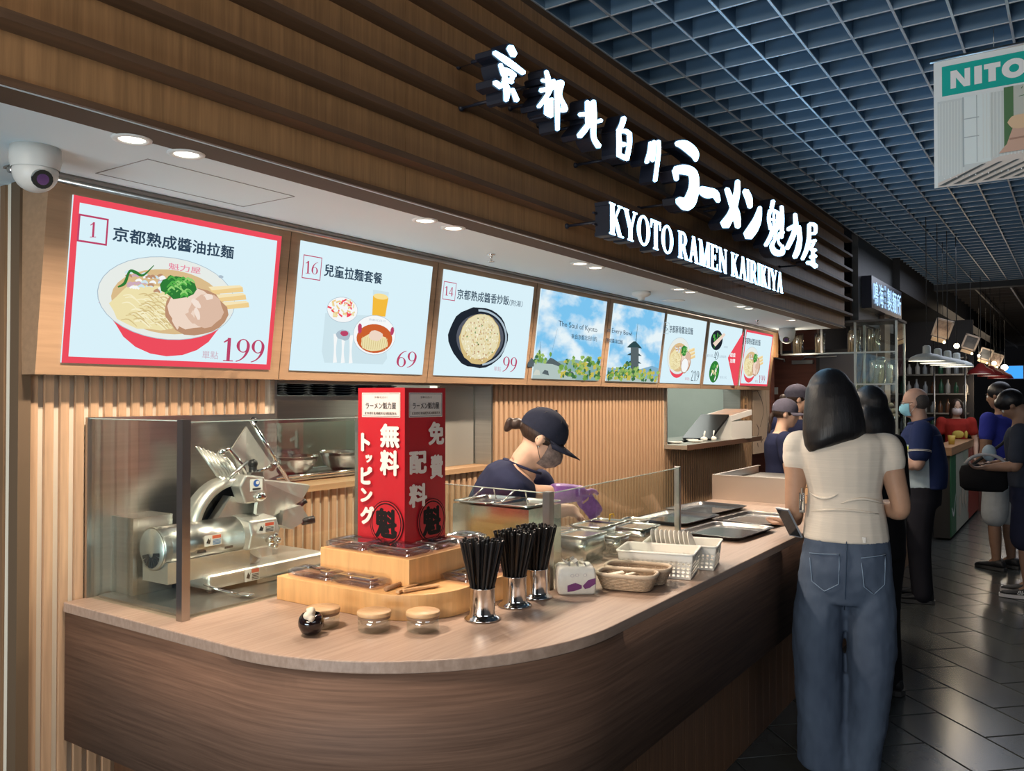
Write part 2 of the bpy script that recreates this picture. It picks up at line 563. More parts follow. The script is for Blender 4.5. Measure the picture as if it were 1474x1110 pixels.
# ================================================================ FLOOR
fl = MB().box((-3.6, -3.0, -0.06), (4.5, 34, -0.004)).build('floor', mat('dark_grout', (0.02, 0.022, 0.022), 0.8))
struct(fl)
TILE = mat('slate_tile', (0.062, 0.068, 0.066), 0.22, color2=(0.042, 0.047, 0.047), vscale=(5, 5, 5), bump=0.12, detail=8, spec=0.5)
tb = MB(); e = 0.004; L_, W_ = 0.6, 0.3
tb.add([(e, e, -0.004), (L_ - e, e, -0.004), (L_ - e, W_ - e, -0.004), (e, W_ - e, -0.004),
        (e + .002, e + .002, 0), (L_ - e - .002, e + .002, 0), (L_ - e - .002, W_ - e - .002, 0), (e + .002, W_ - e - .002, 0)],
       [(4, 5, 6, 7), (0, 1, 5, 4), (1, 2, 6, 5), (2, 3, 7, 6), (3, 0, 4, 7)])
tile_me = tb.mesh('floor_tile'); tile_me.materials.append(TILE)
ca, sa = math.cos(R(-45)), math.sin(R(-45))
nt_ = 0
tiles_far = MB()
for r in range(-30, 70):
    for c in range(-30, 40):
        lx = c * L_ + (0.3 if r % 2 else 0.0); ly = r * W_ + 0.075
        cx, cy = lx + L_ / 2, ly + W_ / 2
        wx = cx * ca - cy * sa; wy = cx * sa + cy * ca
        if not (-1.5 < wx < 2.6 and 1.6 < wy < 24): continue
        # inside the view (right border of the frame runs from the camera outwards)
        vis = wx < 0.0 + 0.35 and wy < 14.5
        ox = lx * ca - ly * sa; oy = lx * sa + ly * ca
        if vis and nt_ < 298:
            nt_ += 1
            t = inst('tile', tile_me, (ox, oy, random.uniform(-0.0012, 0.0)), fl, rz=R(-45))
        else:
            M = Matrix.Translation((ox, oy, 0)) @ Matrix.Rotation(R(-45), 4, 'Z')
            b0 = len(tiles_far.v)
            tiles_far.add([M @ v for v in tb.v], tb.f)
o = tiles_far.build('tile_field', TILE, fl); o['kind'] = 'stuff'

# ================================================================ BACK WALL WITH SLATS
WX = -2.55          # front of the slats
WB = -2.572         # face of the backing
SP = 0.0463         # slat pitch
Y0, Y1 = 1.235, 7.74
WIN1 = (2.13, 3.56, 1.155, 1.62)
WIN2 = (5.78, 7.40, 1.165, 1.62)
wall = MB()
zt = SOFFIT_Z + 0.9
def wpiece(y0, y1, z0, z1): wall.box((WB - 0.12, y0, z0), (WB, y1, z1))
wpiece(Y0 - 0.03, WIN1[0], 0, zt); wpiece(WIN1[0], WIN1[1], 0, WIN1[2]); wpiece(WIN1[0], WIN1[1], WIN1[3], zt)
wpiece(WIN1[1], WIN2[0], 0, zt); wpiece(WIN2[0], WIN2[1], 0, WIN2[2]); wpiece(WIN2[0], WIN2[1], WIN2[3], zt)
wpiece(WIN2[1], Y1, 0, zt)
wb = struct(wall.build('wall_back', CREAM))
def slat_mesh(z0, z1, w=0.025, d=0.015, nm='slat', m=WOOD):
    mb = MB().box((0, 0, z0), (d, w, z1)); me = mb.mesh(nm); me.materials.append(m); return me
sl_full = slat_mesh(0.02, 1.60); sl_low1 = slat_mesh(0.02, WIN1[2] - 0.012); sl_low2 = slat_mesh(0.02, WIN2[2] - 0.03)
sl_top = slat_mesh(1.60, 2.14)
k = 0
y = Y0
while y < Y1 - 0.02:
    if WIN1[0] - 0.03 < y < WIN1[1] - 0.002: me = sl_low1
    elif WIN2[0] - 0.03 < y < WIN2[1] - 0.002: me = sl_low2
    else: me = sl_full
    inst('slat', me, (WB, y, 0), wb)
    y += SP

# left return wall, turning away from the passage (faces the camera side, dark slats)
wl = struct(MB().box((-4.6, 1.225, 0), (-2.60, 1.34, zt)).box((-2.60, 1.20, 0), (WX + 0.002, 1.235, SOFFIT_Z)).build('wall_left', mat('dark_backing', (0.13, 0.085, 0.05), 0.6)))
dsl = MB().box((0, -0.028, 0.02), (0.03, 0, 2.148)).mesh('dark_slat'); dsl.materials.append(DARKWOOD)
for i in range(30):
    inst('slat', dsl, (-2.66 - i * 0.060, 1.225, 0), wl)

# window openings: reveals, steel sills
def reveal(name, w, sillx, m, depth=0.13):
    y0, y1, z0, z1 = w
    mb = MB()
    t = 0.012
    mb.box((WB - depth, y0, z0), (WX + 0.004, y0 + t, z1)); mb.box((WB - depth, y1 - t, z0), (WX + 0.004, y1, z1))
    o = mb.build(name, m); struct(o)
    return o
w1 = reveal('window_1', WIN1, 0, STEEL)
MB().box((WB - 0.42, WIN1[0] + 0.012, WIN1[2] - 0.012), (WX + 0.012, WIN1[1] - 0.012, WIN1[2] + 0.012)).build('sill', WOOD_H, w1)
MB().box((WB - 0.13, WIN1[0] + 0.012, 1.575), (WX + 0.0, WIN1[1] - 0.012, 1.60)).build('track', STEEL_D, w1)
MB().box((WB - 0.10, WIN1[1] - 0.30, WIN1[2] + 0.013), (WB - 0.085, WIN1[1] - 0.02, 1.575)).build('steel_panel', mat('grey_panel', (0.30, 0.29, 0.26), 0.5, 0.3), w1)
w2 = reveal('window_2', WIN2, 0, STEEL)
MB().box((WB - 0.42, WIN2[0] - 0.02, WIN2[2] - 0.03), (WX + 0.17, WIN2[1] + 0.06, WIN2[2])).build('sill', mat('sill_steel', (0.50, 0.50, 0.46), 0.3, 0.7), w2)
MB().box((WX + 0.17, WIN2[0] - 0.02, WIN2[2] - 0.035), (WX + 0.178, WIN2[1] + 0.06, WIN2[2] + 0.004)).build('sill_edge', mat('dark_edge', (0.10, 0.05, 0.03), 0.5), w2)

# ================================================================ KITCHEN BEHIND THE WALL
KW = mat('kitchen_tile_grey', (0.42, 0.46, 0.42), 0.35, vary=0.05, vscale=(3, 3, 3))
kb = MB()
kb.box((-4.55, 1.36, 0), (-4.5, 8.0, 2.9)); kb.box((-4.5, 1.34, 0), (-2.70, 1.36, 2.9)); kb.box((-4.5, 8.0, 0), (-2.70, 8.03, 2.9))
struct(kb.build('wall_kitchen', KW))
struct(MB().box((-4.5, 1.36, 2.6), (-2.70, 8.0, 2.66)).build('ceiling_kitchen', SOFFIT))
struct(MB().box((-3.02, 4.6, 0), (-2.98, 5.3, 2.6)).build('trim_1', mat('kitchen_dark', (0.03, 0.03, 0.03), 0.6)))

# ================================================================ SOFFIT
FX = -1.79
FEND = 8.03
sf = MB()
sp_ = [(FX - 0.005, 1.23), (FX - 0.005, 0.95)] + [(FX - 0.005 - 3.0 * (1 - math.cos(0.55 * k / 10)), 0.95 - 3.0 * math.sin(0.55 * k / 10)) for k in range(1, 11)]
sp_ += [(sp_[-1][0] - 1.0, sp_[-1][1] - 1.6), (-4.6, sp_[-1][1] - 1.6), (-4.6, 1.23)]
sf.prism([(x, y, SOFFIT_Z) for x, y in sp_], (0, 0, 0.05)).box((-2.60, 1.23, SOFFIT_Z), (FX - 0.005, FEND, SOFFIT_Z + 0.05))
sfo = struct(sf.build('ceiling', SOFFIT))
# access hatch outline (thin recessed joint)
hj = MB()
hx0, hx1, hy0, hy1 = -2.29, -2.04, 1.28, 1.78
for a, b in (((hx0, hy0), (hx1, hy0 + .003)), ((hx0, hy1), (hx1, hy1 + .003)), ((hx0, hy0), (hx0 + .003, hy1)), ((hx1, hy0), (hx1 + .003, hy1))):
    hj.box((a[0], a[1], SOFFIT_Z - 0.0012), (b[0], b[1], SOFFIT_Z + 0.001))
hj.build('access_hatch_joint', mat('joint_grey', (0.30, 0.30, 0.29), 0.8), sfo)
# curtain like aluminium rail above the boards
MB().tube([(-2.40, 1.10, SOFFIT_Z - 0.012), (-2.40, 8.0, SOFFIT_Z - 0.012)], 0.010, 8).box((-2.43, 1.10, SOFFIT_Z - 0.006), (-2.36, 8.0, SOFFIT_Z - 0.0005), 1).build('rail', [STEEL, mat('rail_dark', (0.18, 0.16, 0.14), 0.5)], sfo)

# ================================================================ FASCIA: oak panels with horizontal fins
PITCHZ = 0.1355
fz0 = SOFFIT_Z - 0.001
fas = MB()
def fas_path(x, y_end, n=10):
    # straight along Y, bending away at the near (left) end
    pts = [(x, y_end)]
    yb = 0.95
    pts.append((x, yb))
    for k in range(1, n + 1):
        a = 0.55 * k / n
        pts.append((x - 3.0 * (1 - math.cos(a)), yb - 3.0 * math.sin(a)))
    pts.append((pts[-1][0] - 1.0, pts[-1][1] - 1.6))
    return pts
def wallstrip(mb, path, z0, z1, thick, mi=0):
    n = len(path)
    rings = []
    for x, y in path:
        rings.append([(x, y, z0), (x, y, z1), (x - thick, y, z1), (x - thick, y, z0)])
    mb.loft(rings, mi, True, False)
fwall = MB(); wallstrip(fwall, fas_path(FX - 0.012, FEND - 0.01), fz0, 3.10, 0.10)
fw = struct(fwall.build('wall_fascia', mat('fascia_backing', (0.10, 0.06, 0.035), 0.7)))
# oak face panels, each with its butt joints
joints = [2.02, 2.70, 3.95, 5.2, 6.45, FEND]
bent = fas_path(FX, 2.02)
mb = MB(); wallstrip(mb, bent, fz0 + 0.002, 3.06, 0.012); mb.build('panel', FASCIA, fw)
for a, b in zip(joints[:-1], joints[1:]):
    MB().box((FX - 0.012, a + 0.0015, fz0 + 0.002), (FX, b - 0.0015, 3.06)).build('panel', FASCIA, fw)
# fins
for k in range(1, 7):
    zc = fz0 + 0.12 - PITCHZ + k * PITCHZ
    mb = MB()
    path = fas_path(FX + 0.062, FEND + 0.06)
    rings = [[(x, y, zc - 0.009), (x, y, zc + 0.011), (x - 0.062, y, zc + 0.011), (x - 0.062, y, zc - 0.009)] for x, y in path]
    mb.loft(rings, 0, True, False)
    mb.build('fin', FIN_SHADED, fw)
path = fas_path(FX + 0.010, FEND); MB().loft([[(x, y, fz0), (x, y, fz0 + .016), (x - .009, y, fz0 + .016), (x - .009, y, fz0)] for x, y in path], 0, True, False).build('bottom_trim', FIN_SHADED, fw)
# dark bulkhead above the fascia, up to the ceiling void
struct(MB().box((FX - 0.2, -3, 3.06), (FX - 0.02, 8.2, 3.9)).build('wall_upper', mat('void_black', (0.02, 0.018, 0.018), 0.9)))

# ================================================================ OPEN GRID CEILING
GZ = 3.10; GH = 0.13; GX0 = -1.606; GY0 = 1.884; GP = 0.2; GPX = 0.1955
BLADE = mat('grid_blade_blue_lit', (0.125, 0.215, 0.32), 0.5, 0.1); FLANGE_LIT = mat('blade_edge_lit', (0.62, 0.68, 0.74), 0.4, 0.3)  # blue sign light painted into the blades, pale edges as if lit from below
void_ = struct(MB().box((-3.4, -3.0, 3.9), (4.5, 30, 3.95)).build('ceiling_void', mat('void_black', (0.02, 0.018, 0.018), 0.9)))
grid = MB().box((-1.80, 13.1, 3.02), (4.0, 13.3, 3.6)).build('ceiling_grid', mat('bulkhead_grey', (0.07, 0.075, 0.085), 0.7))
struct(grid)
NX = 20
lb = MB().box((-0.003, 0, 0), (0.003, 11.25, GH)).box((-0.005, 0, -0.001), (0.005, 11.25, 0.004), 1).mesh('long_blade'); lb.materials.append(BLADE); lb.materials.append(FLANGE_LIT)
cbm = MB().box((0, -0.003, 0.001), (NX * GPX, 0.003, GH - 0.003)).box((0, -0.0035, 0.0), (NX * GPX, 0.0035, 0.003), 1).mesh('cross_blade'); cbm.materials.append(BLADE); cbm.materials.append(FLANGE_LIT)
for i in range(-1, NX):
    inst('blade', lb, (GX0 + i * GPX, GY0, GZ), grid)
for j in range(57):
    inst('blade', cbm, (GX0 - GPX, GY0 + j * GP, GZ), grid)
# far hall: second ceiling field, warm, beyond the bulkhead
grid2 = struct(MB().box((-3.6, 33, 0), (4.4, 33.1, 3.9)).build('wall_far', mat('far_wall', (0.06, 0.05, 0.045), 0.8)))
lb2 = MB().box((-0.012, 0, 0), (0.012, 18.0, 0.05)).mesh('far_batten'); lb2.materials.append(mat('far_batten', (0.45, 0.40, 0.36), 0.5))
for i in range(11):
    inst('batten', lb2, (-2.2 + i * 0.45, 14.2, 3.12), grid2)
cb2 = MB().box((0, -0.01, 0), (5.0, 0.01, 0.10)).mesh('far_cross'); cb2.materials.append(mat('far_cross', (0.14, 0.115, 0.10), 0.6))
for j in range(36):
    inst('cross_batten', cb2, (-2.4, 14.4 + j * 0.5, 3.18), grid2)
# right side of the hall (opposite side, only to close the space; out of view)
struct(MB().box((4.4, -3.0, 0), (4.5, 33, 3.9)).build('wall_right', mat('opposite_wall', (0.35, 0.38, 0.42), 0.7)))
struct(MB().box((-4.6, -3.1, 0), (4.5, -3.0, 3.9)).build('wall_behind', mat('behind_wall', (0.12, 0.12, 0.13), 0.7)))

# ================================================================ SERVICE COUNTER
CZ = 0.90
XF = -1.055; YN = 1.335; RC = 0.70
def counter_outline(xf, yn, rc, yend, xin, wx):
    pts = [(wx, yn)]
    cx, cy = xf - rc, yn + rc
    for k in range(0, 25):
        a = R(-90 + 90 * k / 24)
        pts.append((cx + rc * math.cos(a), cy + rc * math.sin(a)))
    pts.append((xf, yend)); pts.append((xin, yend)); pts.append((xin, 2.75)); pts.append((wx, 2.75))
    return pts
CEND = 5.78
cnt = thing('service_counter', 'long brown counter with a rounded near corner and pale worktop', 'counter', (-1.6, 3.0, 0))
out = counter_outline(XF, YN, RC, CEND, -1.862, WX - 0.0)
top = MB().prism([(x, y, CZ - 0.03) for x, y in out], (0, 0, 0.03), smooth=False).build('worktop', TOPWOOD, cnt)
bevel(top, 0.003, 2)
# front panel: curved skin
def skin(path, z0, z1, thick, inward):
    mb = MB(); n = len(path)
    A = [(x, y) for x, y in path]
    B = inward
    rings = []
    for (x, y), (bx, by) in zip(A, B):
        rings.append([(x, y, z0), (x, y, z1), (bx, by, z1), (bx, by, z0)])
    mb.loft(rings, 0, True, True)
    return mb
def cpath(off):
    xf, yn, rc = XF - off, YN + off, RC - off
    pts = [(WX, yn)]
    for k in range(0, 33):
        a = R(-90 + 90 * k / 32)
        pts.append((xf - rc + rc * math.cos(a), yn + rc + rc * math.sin(a)))
    return pts + [(xf, CEND - 0.01)]
mb = skin(cpath(0.006), 0.484, CZ - 0.0305, 0.018, cpath(0.03)); o = mb.build('front_panel', LAMINATE, cnt);
PLINTH = mat('plinth_oak', (0.17, 0.085, 0.045), 0.5, vary=0.2, vscale=(60, 60, 3))
# plinth boards under the overhang (vertical boards)
pp = cpath(0.165)
mb = skin(pp, 0.0, 0.484, 0.02, cpath(0.19)); mb.build('plinth', PLINTH, cnt)
bm_ = MB().box((-0.004, 0.002, 0.0), (0.006, 0.098, 0.483)).mesh('plinth_board'); bm_.materials.append(PLINTH)
for i in range(36):
    inst('board', bm_, (XF - 0.165 + 0.005, 2.1 + i * 0.1, 0), cnt)
# underside of the overhang
MB().prism([(x, y, 0.478) for x, y in cpath(0.03)] + [(x, y, 0.478) for x, y in cpath(0.18)[::-1]], (0, 0, 0.006)).build('underside', PLINTH, cnt)
MB().box((-1.862, 2.76, 0.0), (-1.845, CEND, CZ - 0.031)).build('inner_panel', STEEL, cnt)
# bright bit of fabric or wire seen under the overhang at the left end
# ================================================================ MENU BOARD BOX
TILT = R(7.2)
BXB, BZB = -2.47, 1.585
mbx = thing('menu_board', 'long pale oak housing of the row of menu screens, leaning outward', 'menu board', (-2.5, 4.5, 1.585))
hz = 2.135 - BZB
BY0, BY1 = 1.208, 8.0
def bx(y, z, d=0.0):  # point on the tilted face, d in front
    return (BXB + math.tan(TILT) * (z - BZB) + d, y, z)
HOUSE = mat('housing_oak', (0.33, 0.205, 0.12), 0.5, vary=0.12, vscale=(40, 3, 60))
mb = MB()
mb.add([bx(BY0, BZB), bx(BY0, 2.137), (-2.565, BY0, 2.137), (-2.545, BY0, BZB), bx(BY1, BZB), bx(BY1, 2.137), (-2.565, BY1, 2.137), (-2.545, BY1, BZB)],
       [(0, 1, 2, 3), (4, 7, 6, 5), (0, 4, 5, 1), (1, 5, 6, 2), (2, 6, 7, 3), (3, 7, 4, 0)])
mb.build('housing', HOUSE, mbx)
u = Vector((0, 1, 0)); v = Vector((math.sin(TILT), 0, math.cos(TILT)))
SW = [(1.277, 2.036), (2.130, 2.893), (2.976, 3.731), (3.806, 4.557), (4.656, 5.416), (5.474, 6.208), (6.294, 7.030), (7.126, 7.895)]
nrm = u.cross(v).normalized()
FACE0 = Vector((BXB, 0, BZB))
def face_pt(y, s, d): return FACE0 + u * y + v * s + nrm * d
seamy = [2.083, 2.935, 3.768, 4.606, 5.445, 6.251, 7.078]
for y in seamy:
    q = MB(); q.box((0, 0, 0), (0.0015, 0.002, 0.552), M=Matrix.Translation(face_pt(y, 0.002, 0.0)) @ Matrix.Rotation(TILT, 4, 'Y'))
    q.build('seam', mat('seam_dark', (0.09, 0.055, 0.03), 0.7), mbx)
SH0, SH1 = 0.036, 0.523
SCR = glow('screen_white', (0.70, 0.88, 0.95), 1.0)
CRIM = glow('print_crimson', (0.62, 0.05, 0.12), 1.0)
RED = glow('print_red', (0.85, 0.075, 0.11), 1.0)
INK = glow('print_ink', (0.03, 0.06, 0.10), 1.0)
MAROON = glow('print_maroon', (0.50, 0.06, 0.14), 1.0)
NOOD = glow('print_noodle', (0.85, 0.75, 0.42), 1.0); NOOD2 = glow('print_noodle_shade', (0.66, 0.52, 0.25), 1.0)
PORK = glow('print_pork', (0.72, 0.50, 0.38), 1.0); PORK2 = glow('print_pork_light', (0.86, 0.68, 0.56), 1.0); PORK3 = glow('print_pork_edge', (0.50, 0.28, 0.17), 1.0)
GREEN = glow('print_scallion', (0.09, 0.42, 0.07), 1.0); GREEN2 = glow('print_scallion_dark', (0.03, 0.20, 0.04), 1.0)
BROWN = glow('print_broth', (0.42, 0.10, 0.03), 1.0); ORANGE = glow('print_orange', (0.90, 0.50, 0.05), 1.0)
BOWLW = glow('print_bowl_white', (0.80, 0.84, 0.80), 1.0); GREYP = glow('print_grey', (0.42, 0.52, 0.60), 1.0); GREYL = glow('print_light_grey', (0.62, 0.78, 0.84), 1.0)
PINKP = glow('print_pink', (0.62, 0.42, 0.50), 1.0); WHT = glow('print_white', (0.92, 0.94, 0.94), 1.0); BLK = glow('print_black', (0.015, 0.02, 0.03), 1.0)
MEN = glow('print_bamboo', (0.86, 0.62, 0.28), 1.0)
def blob2(c, rx, ry, n=16, j=0.15, rot=0.0, rnd=random):
    pts = []
    for k in range(n):
        a = 2 * PI * k / n; q = 1 + rnd.uniform(-j, j)
        x, y = rx * q * math.cos(a), ry * q * math.sin(a)
        pts.append((c[0] + x * math.cos(rot) - y * math.sin(rot), c[1] + x * math.sin(rot) + y * math.cos(rot)))
    return pts
screens = []
LAB = ['first menu screen from the left, number 1 ramen bowl, 199, red border',
       'menu screen with number 16 children ramen set, 69',
       'menu screen with number 14 fried rice on dark plate, 99',
       'menu screen with sky, rooftops and the words The Soul of Kyoto',
       'menu screen with dark pagoda and the words in Every Bowl',
       'menu screen with number 6 ramen bowl, 219',
       'menu screen with two round side dishes, 49 and a red arrow',
       'rightmost menu screen, ramen bowl, 199, red border']
ZM = {0: (60, 250, 3.579), 1: (400, 330, 3.984), 2: (400, 330, 3.984)}
for i in range(3, 8): ZM[i] = (760, 400, 4.0944)
class ScreenFlat(Flat):
    def z(self, x, y):           # pixel of a study crop -> plane
        ox, oy, s = self.zm
        return self.px(ox + x / s, oy + y / s)
    def zp(self, *pts): return [self.z(*p) for p in pts]
    def zt(self, s, bl, br, tl, m, bold=0.0):
        ox, oy, k = self.zm
        f = lambda p: (ox + p[0] / k, oy + p[1] / k)
        self.text_px(s, f(bl), f(br), f(tl), m, bold)
    def serif(self, s, bl, br, tl, m, b=0.15, t=0.05):
        L, wd = serif_line(s, b, t)
        p = self.z(*bl); q = self.z(*br); g = self.z(*tl)
        self.up()
        for ch, polys in L:
            for pl in polys:
                self.mb.add([self.w(p[0] + (q[0] - p[0]) * x / wd + (g[0] - p[0]) * y, p[1] + (q[1] - p[1]) * x / wd + (g[1] - p[1]) * y, self.lay) for x, y in pl],
                            [tuple(range(len(pl)))], self.mi(m))
for i, (a, b) in enumerate(SW):
    c = face_pt((a + b) / 2, (SH0 + SH1) / 2, 0.006)
    t = thing('menu_screen', LAB[i], 'screen', c, 'menu screens in the oak housing')
    q = MB(); q.box((0, 0, 0), (0.006, b - a, SH1 - SH0), M=Matrix.Translation(face_pt(a, SH0, 0.0)) @ Matrix.Rotation(TILT, 4, 'Y'))
    q.build('panel', SCR, t)
    f = ScreenFlat(face_pt(a, SH0, 0.006), u, v)
    f.W = b - a; f.H = SH1 - SH0; f.zm = ZM[i]; f.t = t
    screens.append(f)

def bowl_ramen(f, c, rx, ry, seed, top_egg=False, red=True, h=None):
    """a bowl seen from above at an angle; c centre of the rim in plane coordinates"""
    rnd = random.Random(seed)
    h = h or ry * 1.25
    # bowl side
    side = [(c[0] - rx * 0.97, c[1] - ry * 0.25)]
    for k in range(9):
        a = R(200 + 140 * k / 8)
        side.append((c[0] + rx * 0.78 * math.cos(a), c[1] - ry * 0.35 + h * math.sin(a)))
    side.append((c[0] + rx * 0.97, c[1] - ry * 0.25))
    f.poly(side, RED if red else BOWLW)
    f.ell(c, rx, ry, GREYP, 36); f.ell(c, rx * 0.99, ry * 0.985, BOWLW, 36)
    f.ell((c[0], c[1] - ry * 0.08), rx * 0.82, ry * 0.78, glow('print_soup', (0.70, 0.50, 0.26)), 30)
    # noodles
    f.poly(blob2((c[0] - rx * 0.28, c[1] - ry * 0.25), rx * 0.52, ry * 0.55, 20, 0.08, rnd=rnd), NOOD)
    for k in range(80):
        x = c[0] - rx * 0.72 + rnd.random() * rx * 0.75; y = c[1] - ry * 0.65 + rnd.random() * ry * 0.7
        f.stroke([(x, y, rx * 0.008), (x + rx * 0.1, y + ry * 0.03, rx * 0.016), (x + rx * 0.22, y - ry * 0.12, rx * 0.008)], NOOD2 if k % 2 else glow('print_noodle_hi', (0.93, 0.86, 0.58)), 3)
    # onions
    for k in range(34):
        x = c[0] - rx * 0.72 + rnd.random() * rx * 0.5; y = c[1] + ry * 0.12 + rnd.random() * ry * 0.38
        f.stroke([(x, y, rx * 0.02), (x + rx * 0.05, y + ry * 0.04, rx * 0.035), (x + rx * 0.09, y, rx * 0.02)], [PINKP, WHT, GREYL, PORK3][k % 4], 3)
    # bamboo
    for k in range(3):
        x = c[0] + rx * (0.46 + 0.06 * k); y = c[1] + ry * (0.40 - 0.19 * k)
        f.poly([(x, y), (x + rx * 0.50, y + ry * 0.14), (x + rx * 0.55, y + ry * 0.10), (x + rx * 0.57, y - ry * 0.02), (x + rx * 0.08, y - ry * 0.17)], MEN)
        f.poly([(x, y), (x + rx * 0.50, y + ry * 0.14), (x + rx * 0.55, y + ry * 0.10), (x + rx * 0.06, y - ry * 0.08)], glow('print_bamboo_light', (0.92, 0.78, 0.48)))
    # pork
    f.poly(blob2((c[0] + rx * 0.30, c[1] - ry * 0.25), rx * 0.48, ry * 0.60, 20, 0.07, rnd=rnd), PORK3)
    f.poly(blob2((c[0] + rx * 0.22, c[1] - ry * 0.18), rx * 0.34, ry * 0.52, 18, 0.08, rnd=rnd), PORK2)
    f.poly(blob2((c[0] + rx * 0.45, c[1] - ry * 0.20), rx * 0.26, ry * 0.42, 16, 0.10, rnd=rnd), PORK)
    for k in range(9):
        x = c[0] + rx * (0.0 + rnd.random() * 0.6); y = c[1] - ry * (0.7 - rnd.random() * 0.9)
        f.poly(blob2((x, y), rx * 0.10, ry * 0.07, 8, 0.3, rnd.uniform(0, 3), rnd), [PORK2, PORK, glow('print_pork_pale', (0.90, 0.76, 0.66))][k % 3])
    # scallion
    f.poly(blob2((c[0] + rx * 0.0, c[1] + ry * 0.30), rx * 0.24, ry * 0.28, 14, 0.15, rnd=rnd), GREEN2)
    for k in range(34):
        x = c[0] - rx * 0.22 + rnd.random() * rx * 0.38; y = c[1] + ry * 0.05 + rnd.random() * ry * 0.42
        f.stroke([(x, y, rx * 0.015), (x + rx * 0.05, y + ry * 0.09, rx * 0.03), (x + rx * 0.11, y + ry * 0.02, rx * 0.015)], [GREEN, glow('print_scallion_hi', (0.30, 0.65, 0.18)), GREEN2][k % 3], 3)
    if top_egg:
        f.ell((c[0] + rx * 0.12, c[1] - ry * 0.5), rx * 0.34, ry * 0.42, PORK3, 20); f.ell((c[0] + rx * 0.12, c[1] - ry * 0.48), rx * 0.31, ry * 0.38, WHT, 20)

def dragon(f, pts, w, m):
    f.stroke([(x, y, w * q) for (x, y), q in zip(pts, [0.5, 1.2, 0.9, 1.3, 0.8, 0.3][:len(pts)])], m, 5)

# --- screen 1
f = screens[0]
f.frame(0, 0, f.W, f.H, 0.019, RED); f.done('border', f.t)
p0 = f.z(190, 205); p1 = f.z(335, 365)
f.frame(p0[0], f.z(190, 350)[1], p1[0], p0[1], 0.0055, MAROON); f.serif('1', (240, 328), (285, 328), (245, 250), MAROON, 0.17); f.done('number_tag', f.t)
f.zt('京都熟成醬油拉麵', (362, 345), (985, 442), (368, 268), INK, 0.03); f.done('lettering', f.t)
c = f.z(665, 645); rx = (f.z(1015, 700)[0] - f.z(315, 600)[0]) / 2; ry = (f.z(640, 430)[1] - f.z(660, 860)[1]) / 2
bowl_ramen(f, c, rx, ry, 3, h=c[1] - f.z(665, 942)[1] - ry * .35)
dragon(f, f.zp((350, 580), (385, 560), (410, 500), (440, 505), (480, 520), (535, 470)), 0.008, GREEN2)
f.zt('魁力屋', (610, 490), (775, 515), (612, 455), glow('print_rose', (0.80, 0.25, 0.35)), 0.01)
f.ell(f.z(880, 528), 0.010, 0.005, GREYP)
f.done('food_picture', f.t)
f.serif('199', (880, 958), (1105, 968), (888, 838), MAROON); f.zt('單點', (782, 945), (865, 950), (784, 905), PINKP); f.done('price', f.t)
# --- screen 2
f = screens[1]
f.frame(f.z(135, 280)[0], f.z(138, 280)[1], f.z(243, 280)[0], f.z(143, 143)[1], 0.0035, MAROON); f.serif('16', (152, 252), (230, 262), (155, 180), MAROON, 0.2); f.done('number_tag', f.t)
f.zt('兒童拉麵套餐', (262, 268), (595, 318), (266, 195), INK, 0.03); f.done('lettering', f.t)
f.poly(f.zp((270, 480), (600, 500), (625, 740), (600, 775), (265, 765), (250, 700)), GREYL); f.lay += .0001
for k in range(3):
    f.stroke([(f.z(330 + 45 * k, 600)[0], f.z(330, 600)[1], 0.024), (f.z(325 + 45 * k, 690)[0], f.z(330, 690)[1], 0.011), (f.z(325 + 45 * k, 765)[0], f.z(325, 765)[1], 0.022)], WHT, 4)
f.poly(blob2(f.z(372, 605), 0.045, 0.022, 14), GREYP); f.poly(blob2(f.z(380, 598), 0.022, 0.012, 10), MAROON)
f.ell(f.z(368, 462), 0.084, 0.051, GREYP); f.ell(f.z(368, 462), 0.082, 0.049, WHT)
rnd = random.Random(5)
for k in range(46):
    x, y = f.z(rnd.uniform(300, 420), rnd.uniform(412, 500)); a = rnd.uniform(0, 3)
    f.stroke([(x, y, 0.007), (x + 0.022 * math.cos(a), y + 0.016 * math.sin(a), 0.007)], [NOOD, MEN, RED][k % 3])
f.poly(f.zp((530, 345), (622, 360), (600, 500), (525, 495)), GREYL); f.poly(f.zp((530, 380), (618, 392), (600, 500), (525, 495)), ORANGE); f.ell(f.z(574, 385), 0.043, 0.012, glow('print_juice_top', (0.95, 0.75, 0.30)))
cc = f.z(540, 620); f.ell((f.z(540, 606)[0], f.z(540, 606)[1]), 0.126, 0.083, GREYP); f.ell(f.z(540, 606), 0.124, 0.081, WHT); f.ell((cc[0], cc[1] - .004), 0.106, 0.060, glow('print_red_soup', (0.60, 0.12, 0.03)))
f.poly(blob2((cc[0], cc[1] - .020), 0.082, 0.036, 18, 0.08), NOOD)
for k in range(12):
    f.stroke([(cc[0] - 0.072 + k * .013, cc[1] - 0.000, .003), (cc[0] - 0.068 + k * .012, cc[1] - .050, .003)], NOOD2)
f.poly(blob2((cc[0] + .002, cc[1] + 0.008), 0.040, 0.022, 14, 0.12), PORK2); f.text('京都北白川', cc[0] - .05, cc[1] + .068, .009, GREYP, .10)
f.poly(blob2(f.z(450, 565), .012, .020, 9), MAROON); f.poly(blob2(f.z(635, 580), .012, .018, 9), MAROON)
f.done('food_picture', f.t)
f.serif('69', (655, 785), (775, 795), (662, 690), MAROON); f.done('price', f.t)
